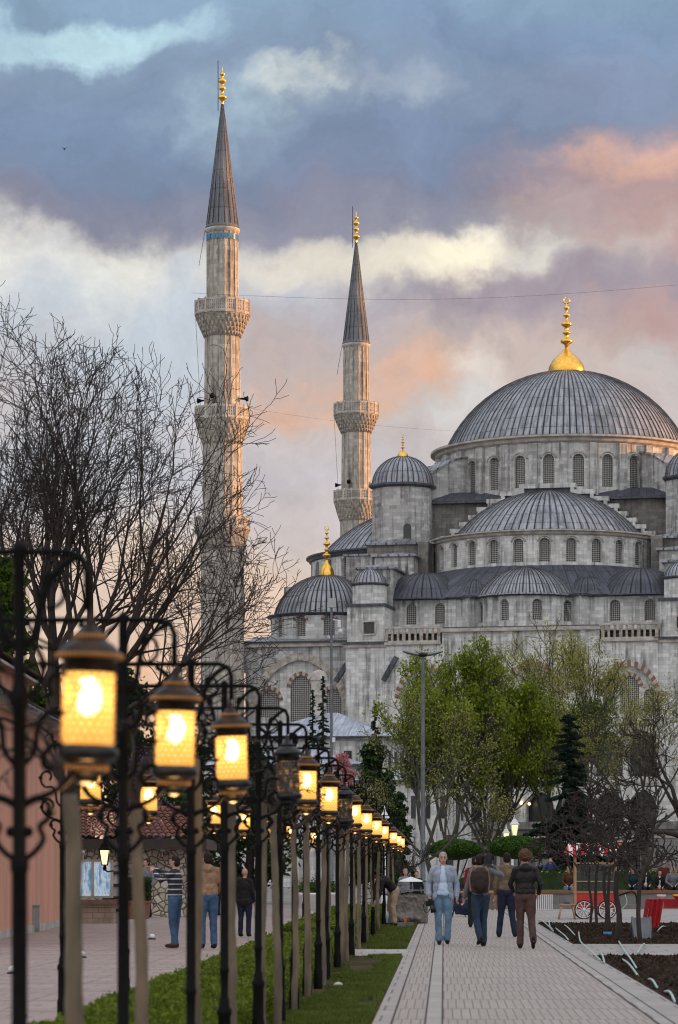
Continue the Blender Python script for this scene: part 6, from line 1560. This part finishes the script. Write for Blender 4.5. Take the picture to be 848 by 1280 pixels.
# curly haired person in black leather jacket walking away
p=gp(657,1187)
person('person with curly brown hair in black jacket and brown trousers walking away, one heel lifted',p,PI,1.74,dict(le=(.27,-.04,1.16),lw=(.20,-.20,1.02),lh=(.17,-.27,1.0),re=(-.27,.05,1.16),rw=(-.25,-.12,.98),rh=(-.22,-.2,.95),lk=(.085,-.07,.51),la=(.09,-.03,.09),rk=(-.11,.02,.50),ra=(-.13,.24,.16),rf=(0,-.55,-.85)),leather,brownt,None,'brown','curly',1.1,.0095,seed=3,hood=True)
# man in khaki jacket further on
p=gp(634,1173)
person('dark-haired man in khaki brown jacket walking away, partly behind the curly-haired person',p,PI,1.76,dict(lk=(.12,-.05,.5),la=(.16,-.03,.09),rk=(-.1,.0,.5),ra=(-.16,.12,.10)),khaki,navy,None,'dark','short',1.12,.011,seed=4)
p=gp(586,1150)
person('person in dark red coat mostly hidden by the one with the video camera',(at(594,70).x,70,.01),PI,1.72,None,dred,blk,None,'dark','short',1,.014,seed=5)
# dark blue duffel bag on the ground
c=ground_at(581,1146); t=thing('duffel_bag','dark blue duffel bag standing between the walking man and the rucksack wearer','bag',(c.x,c.y,.02),.1)
mb=MB(); mb.ell((0,0,.26),(.36,.18,.24),16,10); mb.box((0,0,.2),(.55,.28,.30)); remeshed('bag_body',mb,cloth('duffel_blue',(.018,.028,.065)),t,.02,.012,2,2); mb=MB(); mb.tube(spl([(-.2,-.1,.42),(-.1,-.1,.58),(.1,-.1,.58),(.2,-.1,.42)]),.015,6); mb.build('handle',blk,t)
t=thing('tripod','thin black tripod legs beside the duffel bag','tripod',(c.x-.32,c.y-2,0))
for a in (0,2.1,4.2):
    mb=MB(); mb.tube([(0,0,.55),(.28*math.cos(a),.28*math.sin(a),.0)],.012,5); mb.build('leg',blk,t)
mb=MB(); mb.ell((0,0,.57),(.05,.05,.04),8,6); mb.build('head',blk,t)
# two men on the left terrace
p=gp(219,1186)
person('man in navy and white striped jumper and jeans, arm stretched out at head height',p,-PI*.60,1.66,dict(rs=(-.18,-.02,1.42),re=(-.25,-.26,1.40),rw=(-.16,-.50,1.50),rh=(-.13,-.58,1.53),ls=(.18,-.0,1.42),le=(.22,-.20,1.28),lw=(.02,-.42,1.46),lh=(-.02,-.49,1.50),lk=(.1,-.02,.5),la=(.12,.05,.09),ra=(-.1,-.06,.09)),M['stripes'],jean,cloth('brown_shoe',(.07,.03,.02)),'dark','short',1.12,.0105,seed=6)
p=gp(260,1187)
person('man in tan brown jacket with grey hood and blue jeans standing with his back turned',p,PI*1.08,1.72,dict(le=(.25,-.02,1.14),lw=(.17,-.18,.98),lh=(.12,-.22,.97),re=(-.25,-.02,1.14),rw=(-.17,-.16,.98),rh=(-.12,-.2,.97)),tan,jean,None,'dark','short',1.15,.0105,seed=7,hood=True)
p=(at(306,60.5).x,60.5,.01)
person('bald man in black clothes standing behind the posts right of the tan jacket man',p,PI*.9,1.44,None,blk,navy,None,'dark','bald',1.2,.013,seed=8,long_top=.1)
p=(at(183,84).x,84,.01)
person('woman in grey coat with dark hair standing by the rubble wall, half behind a trunk',p,-.6,1.72,None,greyc,blk,None,'dark','long',.95,.014,seed=9,long_top=.12)
p=(at(277,88).x,88,.01)
person('person in khaki coat seen between dark posts in front of the rubble wall',p,.4,1.72,None,khaki,blk,None,'dark','short',1.0,.016,seed=10)
# people around the stall at the end of the verge
p=(at(491,72).x,72,.01)
person('person in black top and beige trousers bending forward beside the covered stall',p,-PI/2+.3,1.70,dict(pelvis=(0,.05,.92),chest=(0,-.18,1.13),neck=(0,-.36,1.20),head=(0,-.50,1.19),ls=(.17,-.32,1.15),rs=(-.17,-.32,1.15),le=(.2,-.38,.90),re=(-.2,-.38,.90),lw=(.16,-.45,.68),rw=(-.16,-.45,.68),lh=(.15,-.47,.6),rh=(-.15,-.47,.6),lp=(.09,.05,.88),rp=(-.09,.05,.88)),blk,beige,None,'dark','short',1.05,.013,seed=11)
p=(at(507,80).x,80,.01)
person('old man with grey hat and grey coat standing behind the covered stall',p,.2,1.42,None,greyc,greyc,None,'grey','cap',1.1,.014,seed=12,hat=cloth('grey_hat',(.33,.32,.30)),long_top=.2)
p=(at(521,84).x,84,.01)
person('fair-haired child in black coat looking over the covered stall',p,0,1.36,None,blk,blk,None,'brown','short',.9,.014,seed=13)
# small figures further off
def far(label,px,py_head,dep,rz,pose=None,top=blk,legs=blk,h=1.7,**k):
    return person(label,(at(px,dep).x,dep,k.pop('z',.01)),rz,h,pose,top,legs,None,k.pop('hair','dark'),k.pop('style','short'),k.pop('b',1.0),.018,**k)
far('person in olive coat seated beyond the path, left of the dark red coat',582,1080,104,0,sit(.50,.05),olive,navy,seed=14)
far('person in navy coat sitting just left of the one in the olive coat',569,1085,103,.2,sit(.48,.08),navy,blk,h=1.5,seed=24)
far('man in blue jacket standing behind the hedge and lifting a camera to his face',688,1073,117,.1,dict(le=(.30,-.16,1.26),lw=(.08,-.20,1.55),lh=(.04,-.22,1.60),re=(-.30,-.16,1.26),rw=(-.08,-.20,1.55),rh=(-.04,-.22,1.60)),bluej,navy,seed=15,z=.1,h=1.8)
far('hatted person in brown coat sitting on the bench wall beside the red cart',711,1092,103.5,0,sit(.66,.06),browncoat,jeanl,style='cap',hat=cloth('beige_hat',(.28,.22,.16)),seed=16)
grp=None
far('man in dark teal jacket leaning forward on the bench wall',793,1090,103.5,-.3,sit(.66,.10),teal,navy,seed=17)
far('man in black suit with white shirt front sitting on the bench wall',806,1088,103.6,.2,sit(.66,.04),blk,blk,shirt=white,seed=18)
far('small long-haired woman with dark red trousers sitting on the bench wall',824,1093,103.6,.1,sit(.66,.05),blk,dred,h=1.55,shirt=white,style='long',seed=19)
far('bald man in patterned grey jacket sitting near the right picture edge',841,1089,103.5,0,sit(.66,.05),greysw,blk,style='bald',seed=20)
far('man in dark red jumper standing behind the seated people at the right',830,1076,110,.2,dict(),cloth('dull_red',(.10,.02,.02)),blk,h=1.75,seed=21)
# ================================================================== plaza furniture
M['bench_stone']=stone('bench_stone',(.22,.215,.21),(.16,.155,.15),(.12,.12,.115),bw=1.6,rh=.5,stain=.4,streak=False)
M['wood']=mat('varnished_wood',(.20,.10,.05),(.12,.06,.03),6,.6,stretch=(1,1,6))
M['raw_wood']=mat('raw_pine',(.42,.27,.14),(.33,.20,.10),6,.7,stretch=(1,1,.3))
M['red_paint']=mat('red_paint',(.50,.02,.012),(.38,.015,.012),3,.4,bmp=0)
M['red_cloth']=mat('red_cloth',(.42,.008,.014),(.28,.006,.012),5,.8)
t=thing('bench_wall','long low pale stone bench wall with wooden seat top across the plaza','bench',(at(560,103).x,103,0))
x1=at(560,103).x
mb=MB(); mb.bb(0,14,0,1.1,0,.55); mb.bb(-.1,14,-.9,-.02,0,.16); mb.build('wall',M['bench_stone'],t)
for i in range(5):
    mb=MB(); mb.bb(.05+i*2.8,2.8+i*2.8-.06,-.05,1.15,.55,.67); mb.build('seat_board',M['wood'],t)
t=thing('slatted_crate','low pale slatted rack standing on the step at the path end','rack',(at(681,99).x,99,.012))
mb=MB(); mb.bb(-.3,.3,0,.35,.50,.55); mb.bb(-.3,.3,0,.35,.04,.08); mb.build('frame',M['raw_wood'],t)
for i in range(9): 
    mb=MB(); mb.bb(-.29+i*.067,-.26+i*.067,-.03,0,.02,.52); mb.build('slat',M['white_paint'],t)
t=thing('slatted_rail','low wooden slatted rail beyond the walking man','rail',(at(597,99).x,99,.012))
mb=MB(); mb.bb(-.9,.9,0,.2,.60,.66); mb.build('top_rail',M['raw_wood'],t)
for i in range(11): 
    mb=MB(); mb.bb(-.88+i*.17,-.80+i*.17,0,.04,0,.60); mb.build('slat',M['wood'],t)
# stool
c=ground_at(709,1150); t=thing('wooden_stool','small folding wooden stool beside the red cart','stool',(c.x,c.y,.01))
mb=MB(); mb.bb(-.2,.2,-.16,.16,.40,.44); mb.build('seat',M['raw_wood'],t)
for sx_ in (-1,1):
    for sy in (-1,1):
        mb=MB(); mb.tube([(sx_*.15,sy*.12,.40),(sx_*.23,sy*.15,0)],.02,5); mb.build('leg',M['raw_wood'],t)
for sx_ in (-1,1):
    mb=MB(); mb.tube([(sx_*.19,-.135,.2),(sx_*.19,.135,.2)],.014,4); mb.build('stretcher',M['raw_wood'],t)
mb=MB(); mb.box((.0,0,.46),(.18,.14,.03)); mb.build('cushion',navy,t)
# red vending cart
c=ground_at(744,1149); cart=thing('vending_cart','red vending cart with spoked wheels, wooden posts and red and white striped awning','cart',(c.x,c.y,.01),-.03)
mb=MB(); mb.bb(-.58,.58,-.35,.35,.28,.74); mb.build('body',M['red_paint'],cart)
mb=MB(); mb.bb(-.61,.61,-.38,.38,.74,.78); mb.bb(-.61,.61,-.37,-.35,.36,.39); mb.build('counter',M['raw_wood'],cart)
for sx_ in (-1,1):
    for sy in (-1,1):
        mb=MB(); mb.bb(sx_*.57-.03,sx_*.57+.03,sy*.34-.03,sy*.34+.03,.2,1.95); mb.build('post',M['raw_wood'],cart)
mb=MB(); mb.bb(-.6,.6,-.36,-.33,1.56,1.61); mb.bb(-.6,.6,-.36,-.33,1.05,1.08); mb.build('rail',M['raw_wood'],cart)
mb=MB(); mb.bb(-.54,.54,-.32,-.31,.78,1.55); g=mb.build('glass_pane',None or mat('thin_glass',(.05,.06,.06),(.04,.05,.05),2,.08,bmp=0),cart)
gm=g.data.materials[0]; gm.node_tree.nodes['Principled BSDF'].inputs['Alpha'].default_value=.6
mb=MB()
k=random.Random(3)
for i in range(9): mb.tube([(-.42+i*.1,-.1,.84),(-.42+i*.1,-.1,.92)],[.05,.04],8)
mb.build('snack_heap',mat('baked_rings',(.35,.17,.06),(.25,.11,.04),9),cart)
def wheel(x,y,r):
    w=empty('wheel'); w.parent=cart; w.location=(x,y,r)
    mb=MB(); mb.tube([(r*.97*math.cos(a),0,r*.97*math.sin(a)) for a in [2*PI*i/28 for i in range(29)]],.02,6,cap=False); mb.build('tyre',blk,w)
    mb=MB(); mb.tube([(r*.90*math.cos(a),0,r*.90*math.sin(a)) for a in [2*PI*i/28 for i in range(29)]],.016,6,cap=False); mb.build('rim',M['white_paint'],w)
    mb=MB()
    for i in range(10):
        a=2*PI*i/10+.2; mb.tube([(.03*math.cos(a),0,.03*math.sin(a)),(r*.9*math.cos(a),0,r*.9*math.sin(a))],.013,5)
    mb.ell((0,0,0),(.05,.05,.05),10,8); mb.build('spokes',M['white_paint'],w)
for x in (-.33,.33):
    wheel(x,-.40,.26); wheel(x,.40,.26)
sm,nt_,b_p=nodes('striped_awning'); sx_n=N(nt_,'ShaderNodeSeparateXYZ'); nt_.links.new(coord(nt_),sx_n.inputs[0])
nt_.links.new(mixc(nt_,math_(nt_,'LESS_THAN',math_(nt_,'FRACT',math_(nt_,'DIVIDE',sx_n.outputs[0],.22)),.5),(.62,.60,.58),(.50,.02,.03)),b_p.inputs['Base Color']); b_p.inputs['Roughness'].default_value=.8
mb=MB(); mb.add([(-.85,-.62,1.93),(.85,-.62,1.93),(.75,0,2.16),(-.75,0,2.16),(.85,.62,1.93),(-.85,.62,1.93)],[[0,1,2,3],[3,2,4,5]]); 
n=14
for i in range(n):
    x0=-.85+1.7*i/n; x1_=x0+1.7/n; xm=(x0+x1_)/2
    mb.add([(x0,-.62,1.93),(x1_,-.62,1.93),(x1_,-.63,1.83),(xm,-.635,1.77),(x0,-.63,1.83)],[[4,3,2,1,0]])
mb.add([(-.85,-.62,1.93),(-.75,0,2.16),(-.85,.62,1.93),(-.86,.62,1.80),(-.86,-.62,1.80)],[[0,1,2,3,4]]); mb.add([(.85,-.62,1.93),(.75,0,2.16),(.85,.62,1.93),(.86,.62,1.80),(.86,-.62,1.80)],[[4,3,2,1,0]])
mb.build('awning',sm,cart)
mb=MB(); mb.tube(spl([(.55,0,.6),(.95,0,.75),(1.15,0,.72),(1.2,0,.4)]),.022,6); mb.build('push_handle',M['iron'],cart)
# red covered table at the right edge
c=ground_at(846,1166); t=thing('covered_table','folding table under a hanging bright red cloth with small wares at the right picture edge','table',(c.x+.25,c.y,.01))
mb=MB(); mb.bb(-.85,1.0,-.35,.35,.70,.73); mb.build('tabletop',M['raw_wood'],t)
mb=MB(); mb.bb(-.88,1.02,-.38,.38,.732,.745)
nn=20
for i in range(nn):   # folds of the cloth down the front and the left end
    x0=-.88+(.30)*i/nn; x1_=x0+.30/nn
    f=lambda x:-.39-.03*math.sin(x*60); mb.add([(x0,f(x0),.745),(x1_,f(x1_),.745),(x1_-.10,f(x1_)*1.1,.12),(x0-.10,f(x0)*1.1,.12)],[[3,2,1,0]])
for i in range(nn):
    x0=-.58+1.6*i/nn; x1_=x0+1.6/nn; d=lambda x:.46-.10*max(0,min(1,(x+.58)*2)); f=lambda x:-.39-.012*math.sin(x*40); mb.add([(x0,f(x0),.745),(x1_,f(x1_),.745),(x1_,f(x1_),.55),(x0,f(x0),.55)],[[3,2,1,0]])
for i in range(nn):
    y0=-.38+.76*i/nn; y1=y0+.76/nn; f=lambda y:-.89-.03*math.sin(y*50); mb.add([(f(y0),y0,.745),(f(y1),y1,.745),(f(y1)-.10,y1,.12),(f(y0)-.10,y0,.12)],[[0,1,2,3]])
o=mb.build('tablecloth',M['red_cloth'],t)
for (a,b_) in (((-.3,.6),(.3,.0)),((.3,.6),(-.3,.0))):
    for yy_ in (-.28,.28):
        mb=MB(); mb.tube([(a[0]+.35,yy_,.69),(b_[0]+.35,yy_,.0)],.015,5); mb.build('leg',blk,t)
for i,(x,m_,nm,lb) in enumerate([(-.60,'white_paint','bowl','small white and blue bowl on the left end of the red covered table'),(-.25,'gold','bowl','small gilded bowl on the red covered table'),(.05,'raw_wood','bowl','small wooden bowl on the red covered table, right of the gilded one')]):
    mb=MB(); mb.lathe([(.03,0),(.09,.05),(.11,.10),(.10,.10),(.08,.05),(.01,.02)],12); o=mb.build(nm,M[m_],loc=(c.x+.25+x,c.y-.1,.756)); tag(o,lb,'bowl')
mb=MB(); mb.ell((0,0,.2),(.26,.2,.2),12,8); mb.ell((.1,0,.3),(.12,.12,.12),10,8); o=remeshed('shoulder_bag',mb,blk,None,.02,.015,4,1); o.location=(c.x+.30,c.y-.1,.0); tag(o,'black bag slumped under the red covered table','bag')
# sandwich board
c=ground_at(802,1174); t=thing('sandwich_board','blank grey folding sandwich board standing in the soil bed','sign',(c.x,c.y,0),.1)
gb=mat('board_grey',(.15,.17,.20),(.11,.125,.15),5,.5)
for s_ in (-1,1):
    mb=MB(); mb.box((0,s_*.09,.225),(.36,.02,.44),rx=s_*.28); mb.build('panel',gb,t)
    for x in (-.19,.19):
        mb=MB(); mb.tube([(x,s_*.155,.0),(x,s_*.025,.46)],.014,5); mb.build('leg',M['galv'],t)
# pale irrigation hoses curving out of the soil
M['hose']=mat('pale_hose',(.42,.56,.54),(.30,.42,.41),9,.5,bmp=0)
HS=[([(545,1180),(552,1191),(560,1205)],),]
lab2=['at the path edge near the curly-haired walker, first of the row','crossing the path corner, second of the row','short curl beside the second','long one bending over the upper bed corner','upper right one in the far soil bed','arching from the far bed down the crossing to the near bed','short one where the crossing meets the near bed','long one arching from the crossing into the near bed','lower one of the parallel pair in the near bed','short straight one in the middle of the near bed','lowest short one near the bottom right','faint one lying across the paved crossing','looping one beside the bench step right of the cart','short one at the foot of the red covered table']
hz=[[(673,1151),(678,1155),(684,1160),(692,1166)],[(678,1152),(684,1160),(690,1165),(692,1165)],[(688,1160),(687,1157),(691,1154)],[(695,1162),(700,1169),(706,1174),(711,1177)],[(706,1158),(711,1165),(719,1171)],[(724,1167),(726,1182),(738,1194),(751,1203)],[(750,1195),(753,1200),(756,1206)],[(774,1179),(780,1193),(788,1204),(796,1213)],[(779,1202),(787,1213),(798,1223)],[(811,1227),(816,1234),(822,1238)],[(831,1243),(838,1250),(844,1256)],[(797,1194),(803,1188),(806,1182)],[(777,1144),(783,1137),(783,1127)],[(822,1166),(828,1163),(832,1160)]]
for i,P in enumerate(hz):
    d0=ground_at(*P[0]).y; n=len(P); pts=[]
    for j,(x,y) in enumerate(P):
        lift=.055*math.sin(PI*j/(n-1)) if n>2 else 0
        g=ground_at(x,y+ (0)); pts.append((g.x,g.y,.03+lift))
    if i==12: pts=[tuple(at(777,99))[:2]+(.03,),tuple(at(784,99))[:2]+(.25,),tuple(at(782,99))[:2]+(.55,)]
    mb=MB(); mb.tube([q for q in spl(pts,5)],.014,7); o=mb.build('garden_hose',M['hose']); tag(o,'pale green hose end, '+lab2[i],'hose',group='pale hose ends sticking out of the soil beds')
mb=MB(); mb.tube([(-.09,0,.04),(.09,.02,.04)],.045,10); o=mb.build('plastic_bottle',mat('blue_plastic',(.05,.16,.35),(.04,.12,.28),4,.3),loc=ground_at(760,1170)); tag(o,'small crushed blue plastic bottle lying at the tree feet in the soil','bottle')
# round floor lights on the terrace
for (px,py,l) in ((190,1175,'white round floor light near the striped man, farthest of three'),(102,1198,'white round floor light in the middle of the terrace'),(16,1218,'white round floor light nearest the left picture edge')):
    c=ground_at(px,py); t=thing('floor_light',l,'light',(c.x,c.y,.005),0,'round floor lights on the terrace'); mb=MB(); mb.lathe([(.085,0),(.08,.02),(.05,.03)],14); mb.build('base',M['copper_dark'],t); mb=MB(); mb.ell((0,0,.06),(.06,.06,.055),12,8); mb.build('glass_dome',M['white_paint'],t)
mb=MB(); mb.ell((0,0,.03),(.06,.05,.04),8,6); o=mb.build('crumpled_paper',white,loc=ground_at(423,1235)); tag(o,'crumpled white paper on the grass verge','litter')
# planters
M['terracotta']=mat('terracotta',(.22,.085,.045),(.15,.06,.035),6,.8)
c=at(171,82); t=thing('planter','clipped box shrub in a square terracotta planter before the rubble wall','planter',(c.x,c.y,0)); mb=MB(); mb.box((0,0,.24),(.66,.66,.48),taper=-.12); mb.box((0,0,.5),(.80,.80,.06)); mb.build('pot',M['terracotta'],t)
n=5000; g=np.random.default_rng(3); P=g.uniform(-1,1,(n,3)); ax=g.integers(0,3,n); P[np.arange(n),ax]=np.sign(P[np.arange(n),ax]); P=P*np.array([.36,.36,.30])+np.array([0,0,.84])+g.normal(0,.025,(n,3)); a=g.normal(0,1,(n,3)); a/=np.linalg.norm(a,axis=1)[:,None]; b_=np.cross(a,g.normal(0,1,(n,3))); b_/=np.linalg.norm(b_,axis=1)[:,None]; s=.03
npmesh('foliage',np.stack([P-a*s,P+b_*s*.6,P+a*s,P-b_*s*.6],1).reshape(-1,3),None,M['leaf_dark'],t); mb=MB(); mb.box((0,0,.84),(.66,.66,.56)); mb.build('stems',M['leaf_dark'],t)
for i,(px,l) in enumerate(((388,'white bowl-shaped planter with low green plants, left of the pair'),(406,'white bowl-shaped planter, right of the pair'))):
    dep=86; c=at(px,dep); t=thing('planter',l,'planter',(c.x,c.y+i*.5,0),0,'white bowl planters behind the lantern posts')
    mb=MB(); mb.lathe([(.22,0),(.22,.05),(.12,.12),(.14,.18),(.40,.36),(.50,.62),(.56,.66),(.56,.72),(.46,.72),(.44,.66)],20); mb.build('bowl',M['white_paint'],t)
    g=np.random.default_rng(i); n=2200; P=g.normal(0,1,(n,3))*np.array([.17,.17,.10])+np.array([0,0,.86]); a=g.normal(0,1,(n,3)); a/=np.linalg.norm(a,axis=1)[:,None]; b_=np.cross(a,g.normal(0,1,(n,3))); b_/=np.linalg.norm(b_,axis=1)[:,None]; s=.035; npmesh('foliage',np.stack([P-a*s,P+b_*s*.6,P+a*s,P-b_*s*.6],1).reshape(-1,3),None,M['leaf_topiary'],t)
# covered stall at the end of the verge
c=ground_at(515,1155); t=thing('covered_stall','low stall wrapped in grey brown tarpaulin beside the promenade edge','stall',(c.x,c.y,0))
mb=MB(); mb.box((0,0,.40),(.80,.60,.72),taper=.02); mb.ell((0,0,.70),(.44,.34,.12),12,8); mb.ell((-.1,-.1,.15),(.48,.40,.18),12,8); remeshed('tarpaulin',mb,cloth('grey_tarp',(.20,.185,.175),(.12,.11,.105),.8,7,.8),t,.02,.035,4,2)
mb=MB(); mb.bb(-.44,.44,-.34,.34,.86,.89); mb.build('top_board',M['galv'],t)
mb=MB(); mb.lathe([(.32,0),(.28,.04),(.12,.09),(.02,.12)],20); o=mb.build('white_lid',M['white_paint'],loc=(c.x-.02,c.y,1.10)); tag(o,'white shallow conical lid propped above the covered stall','lid')
mb=MB(); mb.tube([(0,0,0),(0,0,.2)],.03,8); o=mb.build('lid_stand',M['galv'],loc=(c.x-.02,c.y,.902)); tag(o,'short stand holding the white lid on the stall','stand')
bc=mat('clear_blue_plastic',(.30,.45,.60),(.40,.5,.58),8,.2,bmp=0)
for i in range(5):
    mb=MB(); mb.lathe([(.04,0),(.045,.02),(.045,.20),(.016,.27),(.016,.31),(.001,.31)],10); o=mb.build('water_bottle',bc,loc=(c.x-.55-.10*(i%2)+.02*i,c.y-.1+.12*i,.01)); tag(o,None,'bottle','water bottles beside the covered stall'); o['label']='clear blue water bottle standing in the cluster left of the covered stall'
mb=MB(); mb.bb(-.2,.2,-.2,.2,0,.10); o=mb.build('concrete_block',M['bench_stone'],loc=(ground_at(507,1159).x,ground_at(507,1159).y,.005)); tag(o,'small flat concrete block on the grass in front of the stall','block')
mb=MB(); mb.box((0,0,.06),(.07,.07,.12)); o=mb.build('orange_cup',cloth('orange_cup',(.5,.16,.04)),loc=(ground_at(507,1159).x,ground_at(507,1159).y,.107)); tag(o,'small orange cup on the flat concrete block','cup')
# lights under the lower arcade
for i,(px,py,l) in enumerate(((652,1004,'left of two small warm lamps inside the lower arcade arch'),(662,1005,'right of two small warm lamps inside the lower arcade arch'))):
    mb=MB(); mb.ell((0,0,0),(.13,.13,.13),10,8); c=at(px,260.5,py); o=mb.build('arcade_lamp',M['bulb_small'],loc=c); tag(o,l,'lamp')
